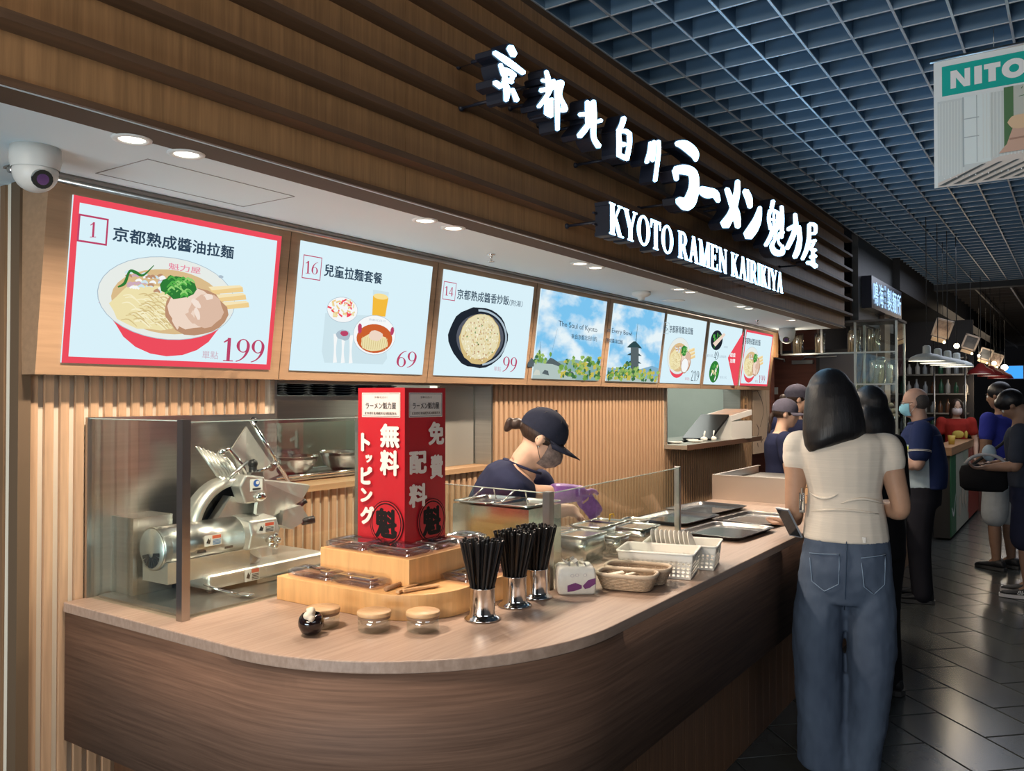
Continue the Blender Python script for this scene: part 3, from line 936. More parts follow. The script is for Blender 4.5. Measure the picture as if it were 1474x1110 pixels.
# --- screen 3
f = screens[2]
f.frame(f.z(942, 400)[0], f.z(945, 402)[1], f.z(1015, 400)[0], f.z(950, 296)[1], 0.0035, MAROON); f.serif('14', (952, 378), (1005, 386), (955, 325), MAROON, 0.2); f.done('number_tag', f.t)
f.zt('京都熟成醬香炒飯', (1025, 400), (1322, 438), (1029, 340), INK, 0.018); f.zt('（附湯）', (1325, 438), (1400, 448), (1328, 402), INK); f.done('lettering', f.t)
cc = f.z(1155, 622)
f.poly(blob2(cc, 0.242, 0.148, 30, 0.025), BLK); 
for k in range(4): f.ell((cc[0] + .006, cc[1]), 0.228 - k * .016, 0.138 - k * .010, [GREYP, BLK, glow('print_plate', (0.10, 0.11, 0.14)), BLK][k], 30, a0=-80, a1=100)
f.ell(cc, 0.185, 0.115, glow('print_plate', (0.10, 0.11, 0.14)), 30)
cc = f.z(1158, 630)
f.poly(blob2(cc, 0.166, 0.124, 30, 0.03), glow('print_rice_shade', (0.66, 0.50, 0.22)))
f.poly(blob2((cc[0], cc[1] + .012), 0.155, 0.110, 30, 0.03), glow('print_rice', (0.80, 0.72, 0.46)))
for k in range(260):
    a = rnd.uniform(0, 2 * PI); q = math.sqrt(rnd.random()) * 0.92
    x, y = cc[0] + 0.158 * q * math.cos(a), cc[1] + 0.116 * q * math.sin(a)
    f.poly(blob2((x, y), 0.006, 0.0036, 6, 0.3, rnd.uniform(0, 3), rnd), [glow('print_rice_hi', (0.93, 0.88, 0.68)), glow('print_rice_shade', (0, 0, 0)), PORK3, glow('print_rice_hi', (0, 0, 0)), GREEN2 if k % 4 == 0 else NOOD][k % 5], up=(k % 30 == 0))
f.done('food_picture', f.t)
f.serif('99', (1280, 815), (1365, 820), (1286, 728), MAROON); f.zt('單點', (1232, 812), (1272, 815), (1234, 785), PINKP); f.done('price', f.t)
# --- screens 4 and 5: Kyoto view
SKY = mat('screen_sky', (0, 0, 0), 0.6, spec=0)
nt = SKY.node_tree; bb = nt.nodes['Principled BSDF']
tc = nt.nodes.new('ShaderNodeTexCoord'); mp = nt.nodes.new('ShaderNodeMapping'); mp.inputs['Scale'].default_value = (3, 3.2, 7)
nz = nt.nodes.new('ShaderNodeTexNoise'); nz.inputs['Scale'].default_value = 1.3; nz.inputs['Detail'].default_value = 5
rp = nt.nodes.new('ShaderNodeValToRGB'); rp.color_ramp.elements[0].position = 0.40; rp.color_ramp.elements[1].position = 0.62
rp.color_ramp.elements[0].color = (0.20, 0.55, 0.86, 1); rp.color_ramp.elements[1].color = (0.80, 0.90, 0.94, 1)
nt.links.new(tc.outputs['Object'], mp.inputs[0]); nt.links.new(mp.outputs[0], nz.inputs['Vector']); nt.links.new(nz.outputs['Fac'], rp.inputs[0])
nt.links.new(rp.outputs[0], bb.inputs['Emission Color']); bb.inputs['Emission Strength'].default_value = 1.0
TREES = [glow('print_tree_dark', (0.05, 0.16, 0.06)), glow('print_tree', (0.18, 0.36, 0.07)), glow('print_tree_yellow', (0.58, 0.50, 0.09)), glow('print_tree_light', (0.34, 0.50, 0.14))]
ROOF = glow('print_roof', (0.10, 0.13, 0.14)); ROOF2 = glow('print_roof_pale', (0.45, 0.55, 0.52)); WALLP = glow('print_house_wall', (0.62, 0.66, 0.58))
def trees(f, x0, x1, y0, y1, n, seed):
    rnd = random.Random(seed)
    for k in range(n):
        x = rnd.uniform(x0, x1); y = y1 + (y0 - y1) * (k / n) ** 0.8
        f.poly(blob2((min(f.W - .012, max(.012, x)), max(y, .012)), rnd.uniform(.012, .028), rnd.uniform(.008, .017), 11, 0.3, 0, rnd), TREES[rnd.randrange(4)], up=(k % 12 == 0))
f = screens[3]
f.rect(0, 0, f.W, f.H, SKY); f.done('sky_picture', f.t)
f.poly([(0, 0), (f.W, 0), (f.W, .09), (f.W * .6, .12), (f.W * .3, .1), (0, .12)], glow('print_hill', (0.25, 0.42, 0.42)))
f.poly(f.zp((-2, 500), (20, 470), (60, 520), (-2, 525)), ROOF); f.poly(f.zp((85, 525), (130, 470), (150, 478), (210, 520)), ROOF)
f.poly([(0, 0), (f.W * 0.62, 0), (f.W * .6, .045), (f.W * .25, .085), (0, .085)], ROOF2)
for k in range(5): f.poly([(f.W * .12 * k, .018 + .012 * (k % 2)), (f.W * (.12 * k + .10), .020), (f.W * (.12 * k + .08), .046), (f.W * (.12 * k + .03), .05)], [WALLP, ROOF, ROOF2][k % 3])
trees(f, f.W * .35, f.W * 1.0, .012, .14, 90, 2); trees(f, 0, f.W * .22, .09, .145, 14, 4)
f.stroke([(f.z(130, 460)[0], f.z(130, 460)[1], .0015), (f.z(168, 300)[0], f.z(168, 300)[1], .0015)], INK)
f.stroke([(f.z(62, 450)[0], f.z(62, 450)[1], .006), (f.z(70, 375)[0], f.z(70, 375)[1], .0015)], INK)
f.done('town_picture', f.t)
f.zt('The Soul of Kyoto', (175, 292), (402, 330), (175, 250), INK); f.zt('來自京都北白川的', (250, 358), (400, 375), (250, 328), INK, .01); f.done('lettering', f.t)
f = screens[4]
f.rect(0, 0, f.W, f.H, SKY); f.done('sky_picture', f.t)
f.poly([(0, 0), (f.W, 0), (f.W, .10), (f.W * .85, .115), (f.W * .5, .075), (0, .085)], glow('print_hill_blue', (0.22, 0.42, 0.58)))
PAG = glow('print_pagoda', (0.03, 0.07, 0.08))
for yb, wt, hh in ((545, 40, 20), (500, 42, 20), (455, 44, 22), (410, 45, 36)):
    f.poly(f.zp((625 - wt, yb), (625 + wt, yb + 6), (625 + wt * .55, yb - hh * .5), (632, yb - hh), (620, yb - hh), (625 - wt * .6, yb - hh * .5)), PAG)
    f.poly(f.zp((603, yb), (650, yb), (650, yb + 45), (603, yb + 45)), ROOF)
f.stroke([(f.z(632, 390)[0], f.z(632, 390)[1], .010), (f.z(645, 265)[0], f.z(645, 265)[1], .002)], PAG)
f.poly([(0, 0), (f.W, 0), (f.W, .02), (0, .045)], ROOF2)
trees(f, 0, f.W, .012, .085, 90, 8); trees(f, f.W * .15, f.W * .55, .05, .12, 25, 11)
f.done('pagoda_picture', f.t)
f.zt('in Every Bowl', (460, 325), (608, 350), (460, 290), INK); f.zt('熟成醬油拉麵', (457, 378), (552, 392), (457, 352), INK, .01); f.done('lettering', f.t)
# --- screen 6
f = screens[5]
f.frame(f.z(797, 325)[0], f.z(797, 328)[1], f.z(827, 328)[0], f.z(800, 260)[1], 0.003, GREYP); f.serif('6', (803, 312), (822, 315), (805, 275), INK, .2); f.done('number_tag', f.t)
f.zt('京都豚骨醬油拉麵', (832, 322), (970, 336), (834, 278), INK, .015); f.done('lettering', f.t)
bowl_ramen(f, f.z(888, 460), 0.205, 0.135, 8, True, h=0.115); f.done('food_picture', f.t)
f.serif('219', (925, 602), (975, 604), (928, 542), INK, .12); f.zt('單點', (890, 600), (918, 600), (890, 582), PINKP); f.done('price', f.t)
# --- screen 7
f = screens[6]
for (zx, zy, sx, sy, mm) in ((1112, 368, .130, .080, 0), (1093, 553, .108, .088, 1)):
    cc = f.z(zx, zy); f.ell(cc, sx, sy, BLK if mm == 0 else GREEN2, 26)
    for k in range(22):
        a = rnd.uniform(0, 2 * PI); q = rnd.random() * .75
        f.poly(blob2((cc[0] + sx * q * math.cos(a), cc[1] + sy * q * math.sin(a)), .020, .011, 8, .3, rnd.uniform(0, 3), rnd), [GREEN, NOOD, WHT, GREEN2][k % 4] if mm else [BLK, GREEN, BLK, GREEN2][k % 4])
    if mm == 0: f.poly(f.zp((1085, 385), (1150, 325), (1160, 335), (1100, 405)), PORK2)
f.done('food_picture', f.t)
f.serif('49', (1085, 480), (1115, 482), (1087, 432), INK, .14)
f.zt('京都熟成醬', (1038, 465), (1080, 467), (1038, 448), GREYP); f.zt('加購優惠', (1118, 470), (1160, 472), (1118, 455), GREYP); f.zt('炙燒雞', (1145, 412), (1168, 414), (1145, 400), GREYP); f.zt('蔥花沙拉', (1122, 592), (1162, 594), (1122, 577), GREYP)
f.done('lettering', f.t)
a_ = f.z(1168, 470)
f.poly([(a_[0], a_[1]), (f.W, 0.06), (f.W, f.H - .02)], RED); f.poly([(a_[0], a_[1]), (f.W - .09, 0), (f.W, 0), (f.W, .1)], RED)
f.zt('超值', (1180, 465), (1212, 467), (1182, 440), WHT, .03); f.zt('加購', (1180, 500), (1210, 502), (1182, 475), WHT, .03); f.done('arrow', f.t)
# --- screen 8
f = screens[7]
f.frame(0, 0, f.W, f.H, 0.019, RED); f.done('border', f.t)
f.frame(f.z(1250, 395)[0], f.z(1250, 400)[1], f.z(1275, 400)[0], f.z(1252, 342)[1], 0.003, GREYP); f.serif('1', (1257, 388), (1272, 389), (1258, 355), INK, .2); f.done('number_tag', f.t)
f.zt('京都熟成醬油拉麵', (1277, 388), (1368, 402), (1278, 350), INK, .015); f.done('lettering', f.t)
bowl_ramen(f, f.z(1312, 500), 0.215, 0.140, 12, False, h=0.13); f.done('food_picture', f.t)
f.serif('199', (1330, 615), (1368, 617), (1332, 570), MAROON, .12); f.zt('單點', (1308, 614), (1326, 614), (1308, 598), PINKP); f.done('price', f.t)

# ================================================================ SHOP SIGN LETTERS
SX = -1.56
LITC = glow('sign_face', (0.36, 0.68, 1.0), 7.5)
CAN = mat('sign_can', (0.012, 0.016, 0.03), 0.5)
SO = Vector((SX, 0, 0)); SU = Vector((0, 1, 0)); SV = Vector((0, 0, 1))
sf_ = Flat(SO, SU, SV, base=0.0, step=0.0)
def sign_letter(root, outlines, mark=(1.0,), grow=0.010, face='face'):
    """outlines: closed polygons in (Y, Z). dark can behind slightly larger, lit face in front"""
    can = MB(); fa = MB()
    for pl in outlines:
        cx = sum(p[0] for p in pl) / len(pl); cz = sum(p[1] for p in pl) / len(pl)
        can.prism([(SX - 0.068, p[0], p[1]) for p in pl], (0.066, 0, 0))
        fa.prism([(SX - 0.002, p[0], p[1]) for p in pl], (0.004, 0, 0))
    c = can.build('letter', CAN, root)
    if grow:
        # the can is a rim wider than the lit face
        me = c.data
        n0 = 0
        for pl in outlines:
            n = len(pl)
            cx = sum(p[0] for p in pl) / n; cz = sum(p[1] for p in pl) / n
            for k in range(2 * n):
                v_ = me.vertices[n0 + k]; off = ORG[root.name]
                y, z = pl[k % n]; a = pl[(k - 1) % n]; b = pl[(k + 1) % n]
                tx, tz = b[0] - a[0], b[1] - a[1]; l = math.hypot(tx, tz) or 1
                nx, nz_ = tz / l, -tx / l
                v_.co.y += nx * grow * root['_s']; v_.co.z += nz_ * grow * root['_s']
            n0 += 2 * n
        me.update()
    fa.build(face, LITC, c)
    return c
def area(pl): return 0.5 * sum(pl[i][0] * pl[(i + 1) % len(pl)][1] - pl[(i + 1) % len(pl)][0] * pl[i][1] for i in range(len(pl)))
def px_strokes(ox, oy, s, strokes, sm=5):
    outs = []
    for st in strokes:
        q = [(x, y, w * 1.10) for x, y, w in st]
        o2 = stroke2d(q, sm)
        pl = [sf_.px(ox + x / s, oy + y / s) for x, y in o2]
        if area(pl) < 0: pl = pl[::-1]
        outs.append(pl)
    return outs
G1 = (690, 50, 5.045); G2 = (940, 180, 4.44)
glyphs1 = [
 ('京', G1, [[(222, 90, 44), (252, 148, 42)], [(108, 128, 26), (200, 190, 40), (322, 278, 30)], [(152, 215, 22), (172, 275, 28), (190, 318, 26)], [(165, 250, 28), (215, 272, 40), (258, 298, 26)], [(245, 300, 26), (225, 345, 26)], [(175, 318, 26), (240, 345, 26)], [(178, 335, 28), (200, 400, 40), (195, 478, 26)], [(112, 345, 32), (158, 378, 34)], [(240, 395, 22), (272, 478, 32)]]),
 ('都', G1, [[(485, 265, 20), (500, 330, 30), (498, 440, 24)], [(455, 330, 20), (540, 350, 26)], [(446, 405, 30), (535, 385, 28)], [(540, 330, 22), (500, 430, 26), (430, 525, 22)], [(488, 468, 22), (485, 575, 22)], [(485, 475, 20), (530, 470, 22)], [(520, 468, 22), (520, 595, 26)], [(488, 520, 12), (522, 515, 12)], [(485, 575, 18), (520, 590, 22)], [(562, 345, 26), (566, 500, 28), (568, 690, 22)], [(565, 348, 26), (600, 350, 26), (585, 440, 22), (625, 540, 28), (585, 548, 20)]]),
 ('北', G1, [[(785, 485, 26), (790, 580, 34), (792, 670, 30)], [(728, 580, 26), (790, 575, 28)], [(800, 640, 26), (765, 690, 36), (726, 738, 34)], [(828, 482, 28), (832, 600, 34), (830, 740, 30), (868, 812, 34)], [(838, 640, 14), (886, 622, 26)]]),
 ('白', G1, [[(1050, 602, 30), (1035, 655, 30), (1008, 702, 24)], [(1012, 705, 24), (1016, 790, 28), (1014, 882, 26)], [(1014, 705, 24), (1060, 700, 28), (1092, 720, 26)], [(1090, 712, 28), (1090, 800, 28), (1070, 908, 26)], [(1020, 785, 20), (1055, 800, 30)], [(1012, 872, 28), (1072, 900, 30)]]),
 ('川', G1, [[(1242, 782, 18), (1236, 850, 22), (1215, 928, 24)], [(1268, 772, 18), (1266, 840, 22), (1258, 915, 24)], [(1300, 772, 24), (1302, 860, 24), (1276, 1062, 22)]]),
 ('ラ', G2, [[(150, 118, 26), (205, 130, 56), (262, 180, 52), (274, 228, 16)], [(142, 290, 44), (200, 285, 56), (255, 310, 52), (262, 400, 56), (235, 490, 70), (205, 530, 46)], [(142, 290, 34), (150, 350, 22)], [(160, 480, 40), (205, 505, 70)]]),
 ('ー', G2, [[(302, 412, 42), (345, 432, 62), (395, 440, 46), (418, 488, 22)]]),
 ('メ', G2, [[(541, 358, 24), (535, 440, 34), (505, 560, 40), (458, 640, 56)], [(472, 408, 26), (498, 480, 34), (530, 570, 44), (543, 652, 28)]]),
 ('ン', G2, [[(590, 420, 34), (612, 470, 38), (620, 525, 24)], [(684, 525, 18), (668, 600, 44), (640, 660, 58), (605, 710, 56)]]),
 ('魁', G2, [[(768, 485, 22), (758, 530, 20)], [(748, 545, 18), (740, 600, 16), (752, 665, 18)], [(752, 540, 16), (795, 560, 16), (798, 600, 16), (792, 660, 16)], [(745, 600, 10), (795, 612, 10)], [(772, 555, 10), (772, 660, 10)], [(752, 655, 16), (795, 668, 16)], [(762, 670, 18), (752, 710, 20), (720, 770, 20)], [(786, 670, 16), (778, 730, 14), (760, 775, 24), (785, 815, 34), (825, 815, 30), (828, 770, 12)], [(810, 690, 14), (800, 740, 10), (818, 770, 14)], [(822, 520, 18), (826, 600, 20), (822, 720, 18)], [(802, 640, 12), (834, 690, 14)], [(803, 560, 12), (812, 590, 14)], [(803, 600, 12), (812, 630, 14)]]),
 ('力', G2, [[(862, 668, 20), (900, 650, 24), (938, 655, 22)], [(932, 655, 22), (938, 730, 26), (925, 800, 30), (905, 845, 26)], [(908, 570, 20), (912, 650, 26), (890, 720, 26), (856, 790, 22)]]),
 ('屋', G2, [[(1000, 632, 18), (1036, 642, 20), (1038, 690, 16)], [(1000, 695, 14), (1038, 692, 16)], [(998, 635, 18), (996, 730, 22), (980, 800, 22), (955, 858, 18)], [(1005, 745, 14), (1040, 738, 16)], [(1028, 750, 14), (1008, 795, 16)], [(1008, 795, 14), (1040, 800, 18)], [(1005, 845, 18), (1042, 838, 18)], [(1022, 805, 18), (1022, 885, 20)], [(984, 880, 18), (1015, 885, 24), (1042, 905, 26)]]),
]
sg = thing('shop_sign', 'large lit white brushed characters on the oak fascia, upper line', 'sign', (SX, 4.2, 2.55))
sg['_s'] = 1.0
def brackets(root, y, z):
    b = MB()
    b.tube([(SX - 0.066, y, z), (FX + 0.0, y, z)], 0.006, 6)
    b.ball((FX + 0.004, y, z), 0.012, seg=8, rings=6)
    b.build('bracket', CAN, root)
for ch, (ox, oy, s), st in glyphs1:
    outs = px_strokes(ox, oy, s, st)
    sign_letter(sg, outs, grow=0.007)
    ys = [p[0] for o_ in outs for p in o_]; zs = [p[1] for o_ in outs for p in o_]
    # bracket at two stroke centres
    for o_ in (outs[0], outs[-1]):
        brackets(sg, sum(p[0] for p in o_) / len(o_), sum(p[1] for p in o_) / len(o_))
del sg['_s']
sg2 = thing('name_sign', 'lit white serif capitals on the fascia, lower line reading KYOTO RAMEN KAIRIKIYA', 'sign', (SX, 4.1, 2.23))
sg2['_s'] = 0.6
L, wd = serif_line('KYOTO RAMEN KAIRIKIYA', 0.19, 0.085)
bl = sf_.px(877, 336); br = sf_.px(1127, 423); tl = sf_.px(876, 290)
hgt = tl[1] - bl[1]
x0_, x1_ = bl[0], br[0]
BLUE = mat('sign_back_blue', (0.01, 0.03, 0.12), 0.3)
for ch, polys in L:
    if ch == ' ' or not polys: continue
    outs = []
    for pl in polys:
        q = [(x0_ + (x1_ - x0_) * x / wd, bl[1] + hgt * y_) for x, y_ in pl]
        if area(q) < 0: q = q[::-1]
        outs.append(q)
    sign_letter(sg2, outs, grow=0.008)
for yy in (x0_ + .05, (x0_ * 2 + x1_) / 3, (x0_ + x1_ * 2) / 3, x1_ - .05):
    brackets(sg2, yy, bl[1] + hgt * .5)
# rail joining the word letters
MB().box((SX - 0.066, x0_ - 0.02, bl[1] + hgt * .30), (SX - 0.058, x1_ + .01, bl[1] + hgt * .36)).box((SX - 0.066, x0_ - 0.02, bl[1] + hgt * .66), (SX - 0.058, x1_ + .01, bl[1] + hgt * .72)).build('rail', CAN, sg2)
del sg2['_s']
# soft light the lit faces throw towards the passage ceiling
# ================================================================ NEIGHBOUR SIGN
ns = thing('neighbour_sign', 'blue-white lit characters of the next stall, further along the passage', 'sign', (-1.7, 9.6, 2.55))
NB = mat('night_blue_box', (0.006, 0.010, 0.03), 0.3)
MB().box((-1.80, 8.80, 2.40), (-1.705, 10.45, 2.72)).build('box', NB, ns)
nf = Flat((-1.70, 8.86, 2.43), (0, 1, 0), (0, 0, 1), base=0.001)
LB = glow('sign_ice_blue', (0.42, 0.68, 1.0), 1.5)
nf.text('鳴', 0.0, 0.01, 0.235, LB, 0.24, bold=0.02); nf.done('character', ns); nf.text('海', 0.27, 0.01, 0.235, LB, 0.23, bold=0.02); nf.done('character', ns)
for k, ch in enumerate('讚岐烏龍'): nf.text(ch, 0.54, 0.205 - k * 0.063, 0.050, LB, 0.10)
nf.done('small_lettering', ns)
for k, ch in enumerate('製麵所'): nf.text(ch, 0.70 + k * .275, 0.01, 0.235, LB, 0.25, bold=0.02); nf.done('character', ns)

# ================================================================ HANGING BANNER
by = 4.09
bn = thing('hanging_banner', 'white furniture shop banner with teal heading hanging from the ceiling grid', 'banner', (0.0, by, 3.0))
PAPER = mat('banner_white', (0.82, 0.88, 0.88), 0.7)
MB().box((-0.531, by, 2.44), (0.62, by + 0.004, 3.0)).build('sheet', PAPER, bn)
MB().tube([(-0.545, by + 0.002, 3.003), (0.63, by + 0.002, 3.003)], 0.009, 8).build('rod', STEEL, bn)
for x in (-0.30, 0.40): MB().tube([(x, by + 0.002, 3.01), (x, by + 0.002, 3.12)], 0.0015, 5).build('wire', STEEL, bn)
bf = Flat((-0.531, by, 2.44), (1, 0, 0), (0, 0, 1), base=0.0008)
def bm(name, c): return mat(name, tuple(min(.9, q * 1.3) for q in c), 0.7)
TEAL = bm('banner_teal', (0.0, 0.34, 0.29)); BW = bm('banner_letter', (0.68, 0.74, 0.74))
H_ = 0.56
def bz(x, y): return bf.px(1300 + x / 4.626, 40 + y / 4.626)
p = bz(258, 262); q = bz(258, 460)
bf.rect(p[0], q[1], 1.10, p[1], TEAL)
vs = bz(316, 408); vt = bz(316, 290); ve = bz(650, 345)
def block(za, zb, polys):
    bf.up()
    x0 = bz(za, 400)[0]; x1 = bz(zb, 400)[0]
    for pl in polys:
        bf.lay += 0.0001
        bf.mb.add([bf.w(x0 + a * (x1 - x0), vs[1] + b * (vt[1] - vs[1]), bf.lay) for a, b in pl], [tuple(range(len(pl)))], bf.mi(BW))
bx0 = vs[0]; wv = (ve[0] - vs[0]) / 3.0
block(316, 447, [[(0, 0), (.28, 0), (.28, 1), (0, 1)], [(.72, 0), (1, 0), (1, 1), (.72, 1)], [(.68, 0), (1, 0), (.32, 1), (0, 1)]])
block(475, 526, [[(0, 0), (1, 0), (1, 1), (0, 1)]])
block(539, 650, [[(.27, 0), (.72, 0), (.72, 1), (.27, 1)], [(0, .72), (1, .72), (1, 1), (0, 1)]])
cx = bz(740, 320)[0]; rxo = cx - bz(657, 320)[0]; cz = (vs[1] + vt[1]) / 2; hh = (vt[1] - vs[1]) / 2
bf.ell((cx, cz), rxo, hh * 1.06, BW, 28); bf.ell((cx, cz), rxo * .40, hh * .44, TEAL, 20)
block(845, 975, [[(0, 0), (.34, 0), (.34, 1), (0, 1)], [(.34, 1), (.34, .74), (.6, .72), (.9, .8), (.8, .95), (.6, 1)], [(.34, .42), (.6, .42), (.9, .5), (.92, .75), (.6, .68), (.34, .6)], [(.40, .45), (.64, .42), (.98, 0), (.62, 0)]])
block(1000, 1055, [[(0, 0), (1, 0), (1, 1), (0, 1)]])
bf.done('heading', bn)
ROOM = bm('banner_room', (0.52, 0.57, 0.57)); CURT = bm('banner_curtain', (0.60, 0.65, 0.64)); SHD = bm('banner_grey', (0.34, 0.40, 0.42)); FLR = bm('banner_floor', (0.55, 0.50, 0.46))
SOFA = bm('banner_sofa', (0.52, 0.34, 0.26)); PLANT = bm('banner_plant', (0.07, 0.16, 0.07)); DKB = bm('banner_dark', (0.07, 0.08, 0.08))
t0 = bz(215, 500)[1]
bf.rect(.015, .0, 1.13, t0, ROOM)
bf.poly([(.015, .02), (.25, .10), (.70, .14), (1.13, .14), (1.13, 0), (.015, 0)], FLR)
for k in range(9): 
    x = .02 + k * .012; bf.stroke([(x, .05, .003), (x + .002, t0 - .01, .004)], CURT)
bf.rect(.112, .075, .118, t0, SHD); bf.rect(.118, .085, .22, t0, bm('banner_window', (0.62, 0.70, 0.72)))
for zz in (.20, .28): bf.rect(.118, zz, .175, zz + .004, SHD)
bf.rect(.165, .09, .168, t0, SHD)
for k in range(12):
    x = .19 + k * .013; bf.stroke([(x, .10, .004), (x + .001, t0, .005)], CURT)
x0 = bz(672, 500)[0]
bf.rect(x0, .13, 1.13, t0 + .01, bm('banner_wall', (0.44, 0.46, 0.42))); bf.rect(x0, .13, x0 + .035, t0 + .01, PLANT)
for k in range(20):
    a = rnd.uniform(0, PI); xx, zz = x0 + .06 + rnd.random() * .1, t0 - .02 + rnd.uniform(-.02, .02)
    bf.stroke([(xx, zz, .004), (xx + .03 * math.cos(a), zz + .02 * math.sin(a) - .01, .002)], PLANT)
bf.poly([(x0 + .01, .145), (x0 + .04, .235), (x0 + .12, .25), (1.1, .25), (1.1, .13), (x0 - .02, .11)], SOFA)
bf.poly([(x0 + .02, .16), (x0 + .3, .17), (x0 + .3, .175), (x0 + .02, .168)], bm('banner_sofa_dark', (.34, .2, .15)))
bf.poly(blob2((x0 + .06, .235), .05, .03, 14, .1), bm('banner_cushion', (0.62, 0.44, 0.28)))
for k in range(9):
    bf.poly([(.02 + k * .055, .004), (.045 + k * .055, .004), (.20 + k * .062, .075), (.185 + k * .062, .075)], DKB)
bf.done('room_picture', bn)
bf.text('・・・・・・・・・・・・・・・', .04, .030, .006, BW, .34); bf.done('small_lettering', bn)
def remesh_early(mb, voxel, smooth):
    me = mb.mesh('tmp'); ob = bpy.data.objects.new('tmp', me); COL.objects.link(ob)
    m = ob.modifiers.new('r', 'REMESH'); m.mode = 'VOXEL'; m.voxel_size = voxel; m.use_smooth_shade = True
    k = ob.modifiers.new('s', 'SMOOTH'); k.iterations = smooth
    dg = bpy.context.evaluated_depsgraph_get()
    out = bpy.data.meshes.new_from_object(ob.evaluated_get(dg), depsgraph=dg)
    bpy.data.objects.remove(ob); bpy.data.meshes.remove(me)
    return out
# ================================================================ SOFFIT FITTINGS
LENS = glow('downlight_lens', (1.0, 0.93, 0.80), 6.0)
TRIM = mat('downlight_trim', (0.85, 0.84, 0.80), 0.4)
ordn = ['first', 'second', 'third', 'fourth', 'fifth', 'sixth', 'seventh', 'eighth', 'ninth', 'tenth', 'last']
for i, (lx, ly) in enumerate(DOWNLIGHTS):
    t = thing('downlight', ordn[i] + ' round recessed downlight from the left in the white soffit', 'ceiling light', (lx, ly, SOFFIT_Z), 'downlights in the white soffit')
    MB().lathe([(0.047, 0.0), (0.046, -0.003), (0.034, -0.005), (0.031, -0.002), (0.029, 0.0)], (lx, ly, SOFFIT_Z), 28).build('trim_ring', TRIM, t)
    MB().lathe([(0.0, 0.0), (0.031, 0.0)], (lx, ly, SOFFIT_Z - 0.0015), 24).build('lens', LENS, t)
def dome_cam(x, y, s, label, ang):
    t = thing('security_camera', label, 'camera', (x, y, SOFFIT_Z))
    M = Matrix.Identity(4)
    MB().lathe([(0.0, 0), (0.058 * s, 0), (0.060 * s, -0.03 * s), (0.055 * s, -0.055 * s)], (x, y, SOFFIT_Z), 24).build('base', mat('camera_shell', (0.62, 0.61, 0.58), 0.4), t)
    MB().ball((x, y, SOFFIT_Z - 0.06 * s), 0.053 * s, seg=22, rings=14).build('ball', mat('camera_shell', (0, 0, 0)), t)
    d = Vector((math.cos(ang), math.sin(ang), -0.45)).normalized()
    c = Vector((x, y, SOFFIT_Z - 0.065 * s)) + d * 0.030 * s
    q = MB().tube([c, c + d * 0.028 * s], 0.024 * s, 16).tube([c + d * 0.028 * s, c + d * 0.030 * s], 0.014 * s, 14, 1)
    q.build('lens_unit', [CHROME, mat('lens_violet', (0.10, 0.05, 0.14), 0.1)], t)
dome_cam(-2.185, 1.066, 1.0, 'white dome security camera at the left end of the soffit', R(-8))
dome_cam(-2.23, 7.75, 1.25, 'small white dome security camera at the far end of the soffit', R(-80))
for k, (px_, py_, lb) in enumerate(((707, 366, 'small chrome sprinkler head above the fourth menu screen'), (1090, 461, 'small chrome sprinkler head above the seventh menu screen'))):
    p = on(2, SOFFIT_Z, px_, py_)
    t = thing('sprinkler', lb, 'sprinkler', p)
    MB().lathe([(0, 0), (0.020, 0), (0.018, -0.004), (0.006, -0.006), (0.006, -0.030), (0.016, -0.032), (0.016, -0.034), (0, -0.034)], p, 14).build('head', CHROME, t)
p = on(2, SOFFIT_Z, 923, 420)
t = thing('smoke_detector', 'round white smoke detector under the soffit above the pagoda screen', 'detector', p)
MB().lathe([(0, 0), (0.055, 0), (0.057, -0.018), (0.04, -0.03), (0.022, -0.034), (0.02, -0.05), (0, -0.052)], p, 24).build('body', WHITEP, t)
p = on(2, SOFFIT_Z, 968, 433)
t = thing('ceiling_vent', 'flat round white vent disc in the soffit', 'vent', p)
MB().lathe([(0, -0.004), (0.07, -0.004), (0.082, -0.001), (0.082, 0)], p, 26).build('disc', WHITEP, t)

# ================================================================ GLASS GUARD ON THE COUNTER
def post(root, x, y, z1, w=0.026, m=STEEL_D):
    MB().box((x - w / 2, y - w / 2, CZ), (x + w / 2, y + w / 2, z1)).build('post', m, root)
gg = thing('slicer_guard', 'glass screen around the meat slicer at the counter left end', 'glass screen', (-2.07, 1.41, CZ))
post(gg, -2.065, 1.412, 1.457)
post(gg, -2.075, 2.10, 1.457, 0.016)
MB().box((WX, 1.407, CZ + .002), (-2.08, 1.417, 1.452)).build('pane', GLASS, gg)
MB().box((-2.074, 1.426, CZ + .002), (-2.064, 2.09, 1.448)).build('pane', GLASS, gg)
MB().box((WX, 1.400, CZ), (WX + 0.012, 1.424, 1.457)).build('wall_channel', STEEL_D, gg)
EDGE = mat('glass_edge', (0.55, 0.72, 0.68), 0.1, trans=0.4)
MB().box((WX, 1.4072, 1.452), (-2.08, 1.4168, 1.4545)).build('glass_edge', EDGE, gg)
MB().box((-2.0738, 1.426, 1.448), (-2.0642, 2.09, 1.4505)).build('glass_edge', EDGE, gg)
gs = thing('sneeze_guard', 'low glass guard on steel posts in front of the steel pans', 'glass screen', (-1.46, 2.36, CZ))
post(gs, -1.425, 2.30, 1.215, 0.026); post(gs, -1.47, 3.45, 1.215, 0.022, mat('pale_post', (0.62, 0.58, 0.54), 0.35, 0.9)); post(gs, -1.90, 2.34, 1.215, 0.016, mat('pale_post', (0, 0, 0)))
MB().prism([(-1.421, 2.315, CZ + .004), (-1.411, 2.315, CZ + .004), (-1.455, 3.438, CZ + .004), (-1.465, 3.438, CZ + .004)], (0, 0, .305)).build('pane', GLASS, gs)
